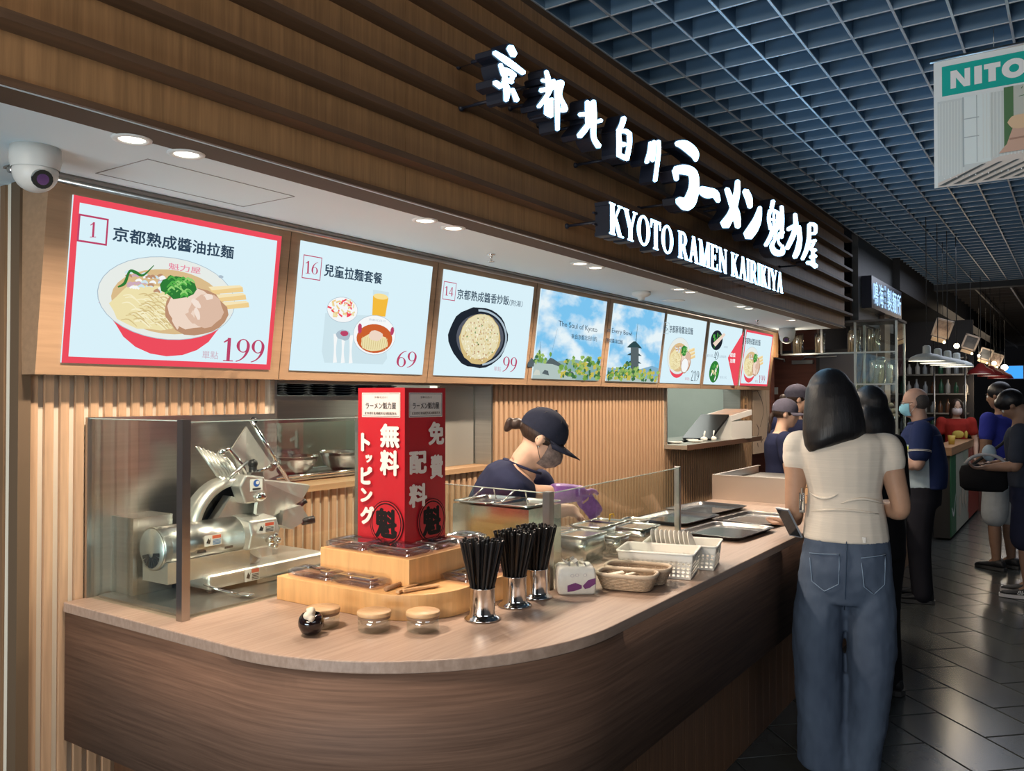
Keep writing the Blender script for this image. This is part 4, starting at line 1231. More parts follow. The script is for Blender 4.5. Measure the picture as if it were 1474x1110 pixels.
MB().prism([(-1.89, 2.335, CZ + .004), (-1.89, 2.345, CZ + .004), (-1.440, 2.305, CZ + .004), (-1.440, 2.295, CZ + .004)], (0, 0, .305)).build('pane', GLASS, gs)
MB().prism([(-1.421, 2.315, 1.209), (-1.411, 2.315, 1.209), (-1.455, 3.438, 1.209), (-1.465, 3.438, 1.209)], (0, 0, .002)).build('glass_edge', EDGE, gs)
MB().prism([(-1.89, 2.335, 1.209), (-1.89, 2.345, 1.209), (-1.440, 2.305, 1.209), (-1.440, 2.295, 1.209)], (0, 0, .002)).build('glass_edge', EDGE, gs)
# steel lining behind the slicer and steel mat under it
bs = thing('steel_splashback', 'brushed steel wall lining behind the meat slicer', 'panel', (-2.54, 1.75, CZ))
MB().box((WX + 0.001, 1.424, CZ), (WX + 0.012, 2.128, 1.457)).build('sheet', STEEL, bs)
tag(MB().rbox((-2.53, 1.43, CZ), (-2.085, 2.12, CZ + 0.006), 0.01).build('steel_mat', mat('steel_worn', (0.40, 0.39, 0.37), 0.3, 0.9, vary=.15, vscale=(6, 6, 6)), loc=(-2.3, 1.8, CZ)), 'flat steel sheet under the meat slicer', 'steel sheet')
lg = MB().box((-2.538, 1.48, 0.9065), (-2.42, 1.615, 1.145)).build('steel_cabinet', STEEL, loc=(-2.48, 1.56, 0.906))
tag(lg, 'small steel box standing left of the slicer against the wall lining', 'steel box')

# ================================================================ MEAT SLICER
sl = thing('meat_slicer', 'grey cast aluminium meat slicer with a round blade guard and motor', 'slicer', (-2.38, 1.80, CZ + .006))
ZB = CZ + 0.006
q = MB()
q.prism([(-2.535, 1.62, ZB + .012), (-2.24, 1.62, ZB + .012), (-2.24, 2.12, ZB + .012), (-2.535, 2.12, ZB + .012)], (0, 0, .048))
o = q.build('base', ALU, sl); bevel(o, 0.012, 3)
for x in (-2.50, -2.27):
    for y in (1.65, 2.09): MB().lathe([(0.014, 0), (0.016, .006), (0.012, .013)], (x, y, ZB), 12, cap=True).build('foot', BLACKP, sl)
MB().box((-2.238, 1.80, ZB + .004), (-2.232, 2.10, ZB + .016)).build('front_strip', STEEL, sl)
mo = MB().tube([(-2.335, 1.49, 1.058), (-2.335, 1.80, 1.058)], 0.066, 28).build('motor_housing', CHROME if False else STEEL, sl)
MB().lathe([(0.0, 0), (0.060, 0.0), (0.066, -.008), (0.066, -0.03)], (-2.335, 1.487, 1.058), 28, M=Matrix.Rotation(R(90), 4, 'X')).build('motor_cap', ALU, sl)
MB().box((-2.40, 1.50, ZB + .05), (-2.27, 1.80, 1.02)).build('motor_cradle', ALU, sl)
vn = MB()
for k in range(9):
    a = R(200 + 20 * k)
    c = Vector((-2.335, 1.4855, 1.045))
    d = Vector((math.cos(a), 0, math.sin(a))); n_ = Vector((-math.sin(a), 0, math.cos(a)))
    vn.prism([c + d * .012 - n_ * .002, c + d * .044 - n_ * .006, c + d * .044 + n_ * .006, c + d * .012 + n_ * .002], (0, -.001, 0))
vn.build('vent_slot', BLACKM, sl)
MB().box((-2.268, 1.60, 1.035), (-2.266, 1.63, 1.042)).box((-2.268, 1.70, 1.035), (-2.266, 1.73, 1.042)).build('slot', BLACKM, sl)
# gearbox head
q = MB().prism([(-2.37, 1.78, 1.00), (-2.25, 1.78, 1.02), (-2.235, 1.78, 1.07), (-2.25, 1.78, 1.115), (-2.37, 1.78, 1.13)], (0, .115, 0)); o = q.build('gearbox', ALU, sl); bevel(o, .006, 2)
q = MB().tube([(-2.30, 1.84, 1.00), (-2.33, 1.82, ZB + .05)], [.03, .045], 14).build('pedestal', ALU, sl)
q = MB().tube([(-2.24, 1.845, 1.045), (-2.212, 1.845, 1.045)], .008, 10)
for a in (0, 72, 144, 216, 288): q.ball((-2.205, 1.845 + .018 * math.cos(R(a)), 1.045 + .018 * math.sin(R(a))), .010, seg=10, rings=6)
q.build('clamp_knob', CHROME, sl)
# blade guard ring with a dark blade behind it
rings_ = []
cyb, czb, Rb = 1.80, 1.082, 0.172
q = MB(); pts = []
for k in range(25):
    a = R(190 - 170 * k / 24)
    pts.append((cyb + Rb * math.cos(a), czb + Rb * math.sin(a)))
for (y, z) in pts:
    dy, dz = (y - cyb) / Rb, (z - czb) / Rb
    rings_.append([(-2.40, y, z), (-2.335, y - dy * .006, z - dz * .006), (-2.335, y - dy * .028, z - dz * .028), (-2.40, y - dy * .034, z - dz * .034)])
q.loft(rings_, 0, True, True); q.build('blade_guard', ALU, sl)
MB().tube([(-2.402, cyb, czb), (-2.396, cyb, czb)], .150, 40).build('blade', mat('blade_dark', (0.10, 0.09, 0.085), 0.25, 0.9), sl)
MB().prism([(-2.385, 1.70, 1.09), (-2.385, 1.78, 1.19), (-2.385, 1.87, 1.16), (-2.385, 1.87, 1.09)], (.045, 0, 0)).build('gauge_arm', ALU, sl)
# sharpener cover at the top of the guard
o = MB().prism([(-2.345, 1.775, 1.225), (-2.345, 1.80, 1.262), (-2.345, 1.875, 1.250), (-2.345, 1.89, 1.20), (-2.345, 1.845, 1.165), (-2.345, 1.80, 1.165)], (.055, .0, 0)).build('sharpener_cover', ALU, sl); bevel(o, .006, 2)
MB().ball((-2.285, 1.855, 1.185), (.014, .022, .016), seg=14, rings=8).build('knob', CHROME, sl)
MB().box((-2.2895, 1.815, 1.205), (-2.2885, 1.865, 1.245)).build('maker_plate', mat('plate_white', (0.75, 0.76, 0.74), 0.5), sl)
pf = Flat((-2.2885, 1.815, 1.205), (0, 1, 0), (0, 0, 1), base=.0004)
pf.ell((.025, .026), .013, .012, mat('badge_blue', (0.03, 0.12, 0.45), .5)); pf.ell((.029, .028), .007, .006, mat('plate_white', (0, 0, 0))); pf.rect(.008, .004, .042, .010, BLACKM); pf.done('badge', sl)
# stickers
def sticker(x, y0, z0, w, h, two):
    f_ = Flat((x, y0, z0), (0, 1, 0), (0, 0, 1), base=.0006)
    f_.rect(0, 0, w, h, mat('sticker_white', (0.78, 0.76, 0.72), .6))
    f_.rect(w * .45, h * .62, w * .97, h * .93, mat('sticker_red', (0.60, 0.10, 0.05), .6))
    for k in range(4): f_.rect(w * .47, h * (.08 + .13 * k), w * .95, h * (.15 + .13 * k), two)
    f_.poly([(w * .08, h * .3), (w * .2, h * .75), (w * .3, h * .5), (w * .38, h * .8), (w * .3, h * .2)], BLACKM)
    f_.done('sticker', sl)
sticker(-2.239, 1.755, .922, .058, .040, BLACKM); sticker(-2.2345, 1.80, 1.072, .07, .034, BLACKM)
sticker(-2.268, 1.625, 1.052, .062, .034, mat('sticker_blue', (0.05, 0.22, 0.45), .6))
# tilted food table, chute plate, ribbed pusher, rods
q = MB(); T0 = [tuple(on(0, X_, 200 + a_ / 3.965, 600 + b_ / 3.965)) for X_, a_, b_ in ((-2.30, 690, 362), (-2.36, 840, 372), (-2.40, 975, 392), (-2.40, 972, 405), (-2.38, 935, 470), (-2.36, 850, 530), (-2.33, 740, 575), (-2.29, 670, 560))]
q.prism(T0, (-.010, -.004, .004)); q.build('food_table', ALU, sl)
MB().prism([(-2.45, 1.86, 1.335), (-2.45, 1.925, 1.415), (-2.43, 2.055, 1.235), (-2.42, 1.90, 1.20)], (-.006, 0, 0)).build('chute_plate', ALU, sl)
MB().tube([(-2.40, 1.905, 1.440), (-2.38, 2.06, 1.21)], .0075, 10).build('slide_rod', CHROME, sl)
MB().tube([(-2.37, 1.97, 1.27), (-2.40, 2.02, 1.285)], .014, 10).tube([(-2.36, 1.90, 1.262), (-2.38, 1.99, 1.275)], .006, 8).build('rod_clamp', CHROME, sl)
MB().ball((-2.41, 1.925, 1.437), .013, seg=12, rings=8).build('rod_knob', BLACKP, sl)
MB().ball((-2.36, 1.882, 1.290), .017, seg=14, rings=9).lathe([(.014, 0), (.014, -.02), (.02, -.024)], (-2.36, 1.882, 1.282), 12).build('handle_knob', BLACKP, sl)
MB().box((-2.385, 1.86, 1.215), (-2.34, 1.91, 1.262)).build('knob_bracket', STEEL, sl)
q = MB(); a_ = Vector((-2.42, 1.70, 1.357)); b_ = Vector((-2.40, 1.815, 1.31)); c_ = Vector((-2.36, 1.745, 1.25))
wv_ = (b_ - a_); dv = (c_ - a_); nn = wv_.cross(dv).normalized() * .004
q.prism([a_, b_, b_ + dv * .7, c_ + wv_ * .12, a_ + dv * .9], nn)
for k in range(7):
    s_ = a_ + wv_ * (.05 + .14 * k); e_ = s_ + dv * (.92 - .03 * k)
    q.tube([s_ - nn * .2, e_ - nn * .2], .0045, 6)
q.build('ribbed_pusher', ALU, sl)
MB().tube([(-2.36, 1.755, 1.335), (-2.37, 1.79, 1.345), (-2.35, 1.83, 1.29), (-2.35, 1.845, 1.25)], .008, 8).ball((-2.355, 1.752, 1.337), .014, seg=12, rings=7).build('pusher_handle', CHROME, sl)
MB().tube([(-2.35, 1.85, 1.30), (-2.33, 1.76, 1.25)], .006, 8).build('pusher_arm', STEEL, sl)
MB().prism([(-2.38, 1.99, 1.12), (-2.38, 2.07, 1.13), (-2.37, 2.10, 1.08), (-2.37, 2.02, 1.05), (-2.375, 1.98, 1.07)], (.05, 0, 0)).build('carriage_block', ALU, sl)
MB().tube([(-2.35, 2.075, 1.125), (-2.33, 2.095, 1.145)], .010, 10).tube([(-2.33, 2.075, 1.07), (-2.31, 2.115, 1.075)], .014, 12).build('carriage_knob', BLACKP, sl)
MB().lathe([(.062, 0), (.058, .02), (.055, .05), (.03, .06)], (-2.41, 1.93, ZB + .06), 18).tube([(-2.41, 1.96, ZB + .1), (-2.39, 2.0, 1.08)], [.05, .03], 12).build('carriage_pillar', ALU, sl)
# ladle lying on the mat
sp = thing('spoon', 'steel spoon lying on the sheet in front of the slicer', 'spoon', (-2.16, 1.66, CZ + .008))
MB().tube([(-2.235, 1.60, CZ + .045), (-2.20, 1.62, CZ + .03), (-2.15, 1.66, CZ + .012)], .004, 8).build('handle', CHROME, sp)
MB().ball((-2.128, 1.675, CZ + .014), (.032, .022, .006), seg=16, rings=6).build('bowl', CHROME, sp)

# ================================================================ TOPPING STAND (two wooden tiers)
def tier(name, label, x0, x1, y0, y1, z0, z1, rc):
    pts = [(x0, y0), (x1 - rc, y0)] if rc else [(x0, y0), (x1, y0)]
    if rc:
        for k in range(1, 15):
            a = R(-90 + 90 * k / 14); pts.append((x1 - rc + rc * math.cos(a), y0 + rc + rc * math.sin(a)))
    pts += [(x1, y1), (x0, y1)]
    t = thing(name, label, 'display stand', ((x0 + x1) / 2, (y0 + y1) / 2, z0))
    o = MB().prism([(x, y, z0) for x, y in pts], (0, 0, z1 - z0)).build('body', TRAYWOOD, t); bevel(o, .002, 2)
    return t
LT = tier('lower_stand', 'lower wooden topping stand with a rounded front corner', -2.045, -1.470, 1.722, 2.265, CZ, 0.972, 0.185)
UT = tier('upper_stand', 'upper square wooden topping stand carrying the red box', -1.965, -1.600, 1.825, 2.235, 0.9725, 1.052, 0)
def clear_tray(x0, y0, x1, y1, z, label, grp, h=0.020):
    t = thing('clear_tray', label, 'plastic tray', ((x0 + x1) / 2, (y0 + y1) / 2, z), grp)
    mb = MB(); prs = [(0.0, 0.001), (0.0, 0.004), (0.010, 0.008), (0.012, 0.002), (0.018, 0.0006)]
    rings = []
    for d, zz in [(0.0, .0008), (-.002, .0045), (.004, .006), (.008, .005), (.012, .0016)]:
        rings.append([(x, y, z + zz + (h - .006 if d in (-.002, .004) else 0)) for x, y in rrect(x0 + d, y0 + d, x1 - d, y1 - d, .012)])
    mb.loft(rings, 0, False, True)
    mb.add([(x, y, z + .0016) for x, y in rrect(x0 + .012, y0 + .012, x1 - .012, y1 - .012, .012)], [tuple(range(16))])
    mb.build('tray_body', CLEARP, t)
    # domed clear lid with a moulded rim
    mb = MB(); rings = []
    for d, zz in [(.003, h), (.012, h + .006), (.022, h + .007), (.026, h + .003), (.034, h + .003), (.05, h + .004)]:
        rings.append([(x, y, z + zz) for x, y in rrect(x0 + d, y0 + d, x1 - d, y1 - d, .010)])
    mb.loft(rings, 0, True, True); mb.build('lid', CLEARP, t)
    return t
TG = 'clear plastic topping trays'
clear_tray(-2.02, 1.740, -1.845, 1.822, .9725, 'clear tray at the left front of the lower stand', TG)
clear_tray(-1.835, 1.740, -1.665, 1.822, .9725, 'clear tray in the front middle of the lower stand, beside the wooden tongs', TG)
clear_tray(-1.590, 1.95, -1.485, 2.11, .9725, 'clear tray at the right side of the lower stand behind the straw cups', TG)
clear_tray(-1.590, 2.115, -1.485, 2.25, .9725, 'clear tray at the far right side of the lower stand', TG)
clear_tray(-1.955, 1.835, -1.790, 1.955, 1.0525, 'clear tray at the left front of the upper stand', TG)
clear_tray(-1.780, 1.835, -1.612, 1.955, 1.0525, 'clear tray at the front corner of the upper stand', TG)
clear_tray(-1.715, 1.965, -1.612, 2.09, 1.0525, 'clear tray on the upper stand right of the red box', TG)
clear_tray(-1.715, 2.10, -1.612, 2.225, 1.0525, 'clear tray at the far right of the upper stand', TG)
# wooden spatulas
SPW = mat('light_wood', (0.62, 0.36, 0.17), .5, vary=.15, vscale=(30, 30, 30))
def paddle(p0, p1, w0, w1, label):
    t = thing('wooden_paddle', label, 'spatula', p0, 'wooden serving tools on the lower stand')
    a = Vector(p0); b = Vector(p1); d = (b - a).normalized(); n_ = Vector((-d.y, d.x, 0))
    q = MB(); rings = []
    for s_, w_, th in ((0, w0, .004), (.45, w0 * 1.1, .004), (.6, w1 * .7, .003), (.85, w1, .002), (1, w1 * .8, .001)):
        c = a.lerp(b, s_) + Vector((0, 0, .005))
        rings.append([c + n_ * w_ / 2 + Vector((0, 0, th)), c - n_ * w_ / 2 + Vector((0, 0, th)), c - n_ * w_ / 2 - Vector((0, 0, th)), c + n_ * w_ / 2 - Vector((0, 0, th))])
    q.loft(rings, 0, True, False); o = q.build('blade', SPW, t); bevel(o, .0015, 2)
P_ = lambda x, y: tuple(on(2, .9735, 380 + x / 4.606, 740 + y / 4.606))
q = MB().tube([Vector(P_(805, 512)) + Vector((0, 0, .006)), Vector(P_(945, 462)) + Vector((0, 0, .006))], .0065, 10); o = q.build('wooden_stick', mat('walnut_wood', (0.30, 0.16, 0.08), .5), loc=P_(805, 512)); tag(o, 'short dark wooden stick beside the paddles', 'stick')
paddle(P_(885, 530), P_(1010, 468), .011, .026, 'small wooden paddle with a narrow handle, the middle tool')
paddle(P_(920, 522), P_(1155, 480), .012, .024, 'longer wooden paddle nearest the rounded stand edge')

# ================================================================ RED DISPLAY BOX
rb = thing('red_box', 'tall square red display box with white brush lettering and a black round crest', 'display box', (-1.83, 2.05, 1.0525))
RX0, RX1, RY0, RY1, RZ0, RZ1 = -1.935, -1.735, 1.958, 2.158, 1.0535, 1.549
REDB = mat('box_red', (0.42, 0.012, 0.020), .42, vary=.04, vscale=(3, 3, 3))
MB().box((RX0, RY0, RZ0), (RX1, RY1, RZ1)).build('carton', REDB, rb)
CW = mat('print_cream', (0.72, 0.64, 0.58), .6); CK = mat('box_black', (0.010, 0.008, 0.008), .7, spec=.2); PANEL = mat('box_label', (0.62, 0.56, 0.52), .6); DB = mat('box_letter_dark', (0.06, 0.05, 0.05), .6)
def crest(f, cx, cy, r):
    f.ell((cx, cy), r, r, CK, 40); f.ell((cx, cy), r * .96, r * .96, REDB, 40); f.ell((cx, cy), r * .90, r * .90, CK, 40); f.ell((cx, cy), r * .84, r * .84, REDB, 40)
    f.text('魁', cx, cy - r * .68, r * 1.36, CK, r * 1.30, bold=.065, align='C')
def labelplate(f):
    f.rect(.018, .402, .182, .480, PANEL); f.frame(.021, .405, .179, .477, .0012, DB)
    f.text('京都北白川', .1, .462, .007, DB, .055, align='C'); f.text('ラーメン魁力屋', .1, .428, .022, DB, .130, bold=.02, align='C')
    f.serif0('KYOTO RAMEN KAIRIKIYA', .032, .411, .008, .136, DB)
class BoxFlat(Flat):
    def serif0(self, s, a, b, h, w, m):
        L, wd = serif_line(s, .2, .09); self.up()
        for ch, polys in L:
            for pl in polys:
                self.lay += 0.00001
                self.mb.add([self.w(a + w * x / wd, b + h * y, self.lay) for x, y in pl], [tuple(range(len(pl)))], self.mi(m))
# left face: normal -Y, u = +X
f = BoxFlat((RX0, RY0, RZ0), (1, 0, 0), (0, 0, 1)); labelplate(f); f.done('label_plate', rb)
crest(f, .128, .070, .0705); f.done('crest', rb)
f.text('無', .102, .307, .076, CW, .082, bold=.055); f.done('character', rb); f.text('料', .102, .220, .080, CW, .080, bold=.055); f.done('character', rb)
for k, (ch, yy, hh_, ww) in enumerate((('ト', .292, .060, .040), ('ッ', .257, .026, .030), ('ピ', .187, .058, .050), ('ン', .130, .046, .052), ('グ', .060, .060, .060))):
    f.text(ch, .020 + (.020 if ch == 'ッ' else 0), yy, hh_, CW, ww, bold=.085); f.done('character', rb)
# right face: normal +X, u = +Y
f = BoxFlat((RX1, RY0, RZ0), (0, 1, 0), (0, 0, 1)); labelplate(f); f.done('label_plate', rb)
crest(f, .126, .070, .0705); f.done('crest', rb)
f.text('免', .106, .311, .076, CW, .080, bold=.06); f.done('character', rb); f.text('費', .114, .202, .078, CW, .066, bold=.045); f.done('character', rb)
f.text('配', .013, .224, .072, CW, .084, bold=.06); f.done('character', rb); f.text('料', .011, .120, .074, CW, .088, bold=.06); f.done('character', rb)

# ================================================================ JARS, POT
def jar(x, y, label):
    k_ = 1.15
    t = thing('glass_jar', label, 'jar', (x, y, CZ), 'low glass jars with wooden lids')
    MB().lathe([(r_ * k_, z_) for r_, z_ in [(0, .0015), (.034, .0015), (.0375, .004), (.0375, .034), (.035, .038), (.035, .041)]], (x, y, CZ), 30).build('glass', JARGLASS, t)
    MB().lathe([(r_ * k_, z_) for r_, z_ in [(.0335, .034), (.0335, .041), (.0385, .041), (.0395, .044), (.0395, .050), (.038, .0525), (0, .0525)]], (x, y, CZ), 30).build('lid', TRAYWOOD if False else mat('lid_wood', (0.60, 0.38, 0.20), .45, color2=(.48, .28, .14), vscale=(8, 90, 8)), t)
    MB().lathe([(r_ * k_, z_) for r_, z_ in [(.0375, .034), (.0380, .036), (.0375, .040)]], (x, y, CZ), 24).build('seal', mat('silicone_brown', (.25, .15, .09), .4), t)
jar(-1.700, 1.590, 'glass jar with wooden lid half behind the black pot')
jar(-1.560, 1.640, 'glass jar with wooden lid in the middle of the three')
jar(-1.452, 1.712, 'rightmost glass jar with wooden lid, nearest the straw cups')
pt = thing('black_pot', 'round glossy black pot holding a crumpled white cloth', 'pot', (-1.665, 1.515, CZ))
MB().lathe([(0, .001), (.014, .001), (.026, .010), (.033, .026), (.0335, .036), (.030, .048), (.023, .056), (.021, .055), (.026, .046), (.028, .03), (0, .02)], (-1.665, 1.515, CZ), 30).build('body', mat('black_lacquer', (.012, .006, .006), .08, coat=.6), pt)
rnd = random.Random(4)
q = MB()
for k in range(26):
    a = rnd.uniform(0, 2 * PI); r_ = rnd.uniform(0, .020)
    q.ball((-1.660 + r_ * math.cos(a), 1.515 - .010 + r_ * math.sin(a), CZ + rnd.uniform(.036, .068) - max(0, -math.sin(a)) * .008), (rnd.uniform(.007, .013), rnd.uniform(.007, .013), rnd.uniform(.005, .011)), seg=10, rings=6, M=Euler((rnd.random() * 3, rnd.random() * 3, 0)).to_matrix().to_4x4())
put_cloth = remesh_early(q, .0028, 3); put_cloth.materials.append(mat('off_white_cloth', (.66, .58, .46), .8)); put_cloth.transform(Matrix.Translation(-ORG[pt.name])); oc = bpy.data.objects.new('cloth', put_cloth); COL.objects.link(oc); oc.parent = pt

# ================================================================ CUPS WITH BLACK CHOPSTICKS
CHS = mat('chopstick_black', (.010, .010, .011), .28)
cups = [(-1.387, 1.890, 'nearest'), (-1.396, 2.065, 'middle'), (-1.400, 2.190, 'farthest')]
stick = MB()
stick.loft([[( .0041 * (1 - .35 * (1 - s)) * math.cos(2 * PI * k / 6), .0041 * (1 - .35 * (1 - s)) * math.sin(2 * PI * k / 6), .232 * s) for k in range(6)] for s in (0, 1)], 0, False, False)
stick.add([(.0041 * math.cos(2 * PI * k / 6), .0041 * math.sin(2 * PI * k / 6), .232) for k in range(6)] + [(.0026 * math.cos(2 * PI * k / 6), .0026 * math.sin(2 * PI * k / 6), .2345) for k in range(6)],
          [tuple(range(6, 12))] + [(k, (k + 1) % 6, 6 + (k + 1) % 6, 6 + k) for k in range(6)], 0)
st_me = stick.mesh('chopstick'); st_me.materials.append(CHS)
for ci, (cx, cy_, w_) in enumerate(cups):
    t = thing('steel_cup', w_ + ' polished steel cup with flared foot, full of black chopsticks', 'cup', (cx, cy_, CZ), 'steel chopstick cups')
    MB().lathe([(0, .002), (.048, .001), (.051, .004), (.045, .007), (.0375, .012), (.0355, .02), (.035, .05), (.035, .088), (.0365, .090), (.034, .090), (.0335, .012), (0, .012)], (cx, cy_, CZ), 36).build('body', CHROME, t)
    rnd = random.Random(20 + ci); n = 0
    for ring, cnt_ in ((0.0, 1), (.25, 5), (.48, 10), (.73, 14), (1.0, 18)):
        for k in range(cnt_):
            a = 2 * PI * (k + rnd.random() * .4) / cnt_ + ring * 3
            tw = 0.5
            bx_, by_ = ring * .016 * math.cos(a - tw), ring * .016 * math.sin(a - tw)
            tx, ty = ring * .062 * math.cos(a) + rnd.uniform(-.002, .002), ring * .062 * math.sin(a) + rnd.uniform(-.002, .002)
            zb = .0135 + rnd.uniform(0, .004) - .0
            d = Vector((tx - bx_, ty - by_, .215)).normalized()
            o = inst('chopstick', st_me, (cx + bx_, cy_ + by_, CZ + zb), None, rot=d.to_track_quat('Z', 'Y').to_euler())
            o.scale = (1, 1, .90 + rnd.uniform(-.012, .008))
            tag(o, 'black chopstick in the ' + w_ + ' steel cup', 'chopstick', 'black chopsticks in the ' + w_ + ' steel cup')

# ================================================================ NAPKIN PACK
npk = thing('napkin_pack', 'white soft pack of napkins with a purple print and a loose top sheet', 'napkins', (-1.33, 2.31, CZ))
Mn = Matrix.Translation((-1.340, 2.325, CZ + .001)) @ Matrix.Rotation(R(38), 4, 'Z')
q = MB(); rings = []
for z, s_ in ((0, .94), (.006, 1.0), (.03, 1.03), (.06, 1.02), (.078, .97), (.086, .84)):
    rings.append([Mn @ Vector((x * s_, y_ * s_, z)) for x, y_ in rrect(-.060, -.048, .060, .048, .010)])
q.loft(rings, 0, True, True); o = q.build('pack', mat('wrapper_white', (.70, .68, .62), .35, vary=.05, vscale=(60, 60, 60), bump=.5), npk)
q = MB()
for dx, hgt_ in ((-.03, .018), (-.005, .024), (.02, .016)):
    pts = [Mn @ Vector((dx + .012 * math.sin(k * 1.3), -.035 + .012 * k, .084 + hgt_ * (.3 + .7 * abs(math.sin(k * 1.1 + dx * 90))))) for k in range(7)]
    b_ = [Mn @ Vector((dx + .010 + .004 * math.sin(k), -.038 + .0125 * k, .082)) for k in range(7)]
    q.add(pts + b_, [(k, k + 1, 8 + k, 7 + k) for k in range(6)], 0, True)
q.build('loose_sheet', mat('tissue', (.80, .76, .70), .9), npk)
for sgn in (0,):
    o_ = Mn @ Vector((-.061, -.0500, 0)); f = Flat(o_, (Mn.to_3x3() @ Vector((1, 0, 0))), (0, 0, 1), base=.0012)
    PUR = mat('napkin_purple', (.16, .04, .16), .5)
    f.poly([(.03, .030), (.055, .038), (.075, .030), (.075, .020), (.05, .012), (.03, .010)], PUR); f.poly([(.078, .028), (.095, .046), (.118, .052), (.118, .034), (.100, .022), (.085, .018)], PUR)
    for a, b in ((.045, .060), (.060, .062), (.085, .062)): f.ell((a, b), .006, .005, mat('napkin_grey', (.45, .42, .45), .6), 10); f.ell((a, b), .0045, .0035, mat('wrapper_white', (0, 0, 0)), 10)
    f.done('print', npk)

# ================================================================ WICKER BASKETS
WICK = mat('wicker', (.42, .31, .21), .6, vary=.25, vscale=(90, 90, 90))
WICK2 = mat('wicker_dark', (.26, .18, .12), .7)
def wicker(x0, y0, x1, y1, h, label, rz):
    cx, cy_ = (x0 + x1) / 2, (y0 + y1) / 2
    t = thing('wicker_basket', label, 'basket', (cx, cy_, CZ + .001), 'oval wicker baskets', local=True, rz=rz)
    hx, hy = (x1 - x0) / 2, (y1 - y0) / 2
    def ringpts(s, n):
        pts = []
        for k in range(n):
            a = 2 * PI * k / n
            c, s_ = math.cos(a), math.sin(a)
            e_ = 2.0 / 3.4
            pts.append((math.copysign(abs(c) ** e_, c) * hx * s, math.copysign(abs(s_) ** e_, s_) * hy * s))
        return pts
    N = 48; rows = 9
    liner = MB(); rings = []
    for s_, z in ((.0, .004), (.80, .004), (.97, h)):
        rings.append([(x * 1, y_ * 1, z) for x, y_ in ringpts(max(s_, .01), N)])
    liner.loft(rings, 0, False, True); liner.build('liner', WICK2, t)
    w = MB()
    for r_ in range(rows):
        z = .006 + (h - .012) * r_ / (rows - 1); s_ = .82 + .17 * r_ / (rows - 1)
        base = ringpts(s_, N)
        pts = []
        for k, (x, y_) in enumerate(base):
            b = 1 + (.016 if (k + r_) % 2 else -.008)
            pts.append((x * b, y_ * b, z))
        w.tube(pts, .0034, 5, 0, closed=True)
    for k, ((x, y_), (xa, ya)) in enumerate(zip(ringpts(.82, 24), ringpts(1.0, 24))):
        w.tube([(x, y_, .004), (xa, ya, h)], .0025, 4)
    w.build('weave', WICK, t)
    rim = MB(); rim.tube([(x, y_, h) for x, y_ in ringpts(1.0, N)], .0065, 8, 0, closed=True)
    rim.build('rim', mat('wicker_rim', (.50, .40, .30), .6), t)
    return t
wicker(-1.315, 2.395, -1.125, 2.515, .050, 'near oval wicker basket holding small packets', 0.22)
wicker(-1.340, 2.500, -1.125, 2.620, .052, 'rear oval wicker basket, empty, next to the white plastic basket', 0.22)
rnd = random.Random(9)
for k in range(7):
    a = rnd.uniform(0, PI)
    t = tag(MB().cbox((0, 0, 0), (.055, .016, .004)).build('sachet', mat('sachet_paper', (.72, .64, .52), .7), loc=(0, 0, 0)), 'small pale packet lying in the near wicker basket', 'packet', 'pale packets in the near wicker basket')
    t.location = (-1.235 + rnd.uniform(-.035, .035), 2.445 + rnd.uniform(-.015, .02), CZ + .024 + .004 * k); t.rotation_euler = (rnd.uniform(-.25, .25), rnd.uniform(-.2, .2), a)

# ================================================================ WHITE PLASTIC BASKETS
def plastic_basket(c, sx, sy, h, rz, label):
    t = thing('plastic_basket', label, 'basket', (c[0], c[1], CZ + .001), 'white perforated plastic baskets', local=True, rz=rz)
    mb = MB(); hx, hy = sx / 2, sy / 2; tp = .93
    mb.box((-hx * tp, -hy * tp, 0), (hx * tp, hy * tp, .003))
    # walls made of bars round square openings
    def wall_(p0, p1, n):
        p0 = Vector(p0); p1 = Vector(p1)
        d = (p1 - p0); L = d.length; d.normalize(); nrm_ = Vector((d.y, -d.x, 0))
        def q(s, z, o_): 
            base = p0 * (tp + (1 - tp) * z / h) + (p1 - p0) * (tp + (1 - tp) * z / h) * s
            return base + Vector((0, 0, z)) + nrm_ * o_
        def slab(s0, s1, z0, z1):
            mb.add([q(s0, z0, 0), q(s1, z0, 0), q(s1, z1, 0), q(s0, z1, 0), q(s0, z0, -.0025), q(s1, z0, -.0025), q(s1, z1, -.0025), q(s0, z1, -.0025)],
                   [(0, 1, 2, 3), (7, 6, 5, 4), (0, 4, 5, 1), (1, 5, 6, 2), (2, 6, 7, 3), (3, 7, 4, 0)])
        rows_ = 4; z0 = .008; zt_ = h - .024; dz = (zt_ - z0) / rows_
        slab(0, 1, 0, z0); slab(0, 1, zt_, h)
        for r_ in range(rows_):
            slab(0, 1, z0 + dz * r_ + dz * .55, z0 + dz * (r_ + 1))
        for k in range(n + 1):
            s0 = k / (n + .45); slab(s0, s0 + .45 / (n + .45), z0, zt_)
    cs = [(-hx, -hy, 0), (hx, -hy, 0), (hx, hy, 0), (-hx, hy, 0)]
    for k in range(4):
        wall_(cs[k], cs[(k + 1) % 4], int((sx if k % 2 == 0 else sy) / .0165))
    mb.build('body', WHITEP, t)
    MB().tube([(x, y_, h) for x, y_ in rrect(-hx - .003, -hy - .003, hx + .003, hy + .003, .014, 4)], .004, 6, 0, closed=True).build('rim', WHITEP, t)
    MB().box((hx + .0008, -.028, h - .034), (hx + .002, .028, h - .016)).box((hx * .99, -.038, h - .011), (hx + .0012, .038, h - .002), 1).build('handle_slot', [mat('basket_tag', (.86, .84, .78), .5), mat('slot_shadow', (.12, .11, .1), .8)], t)
    return t
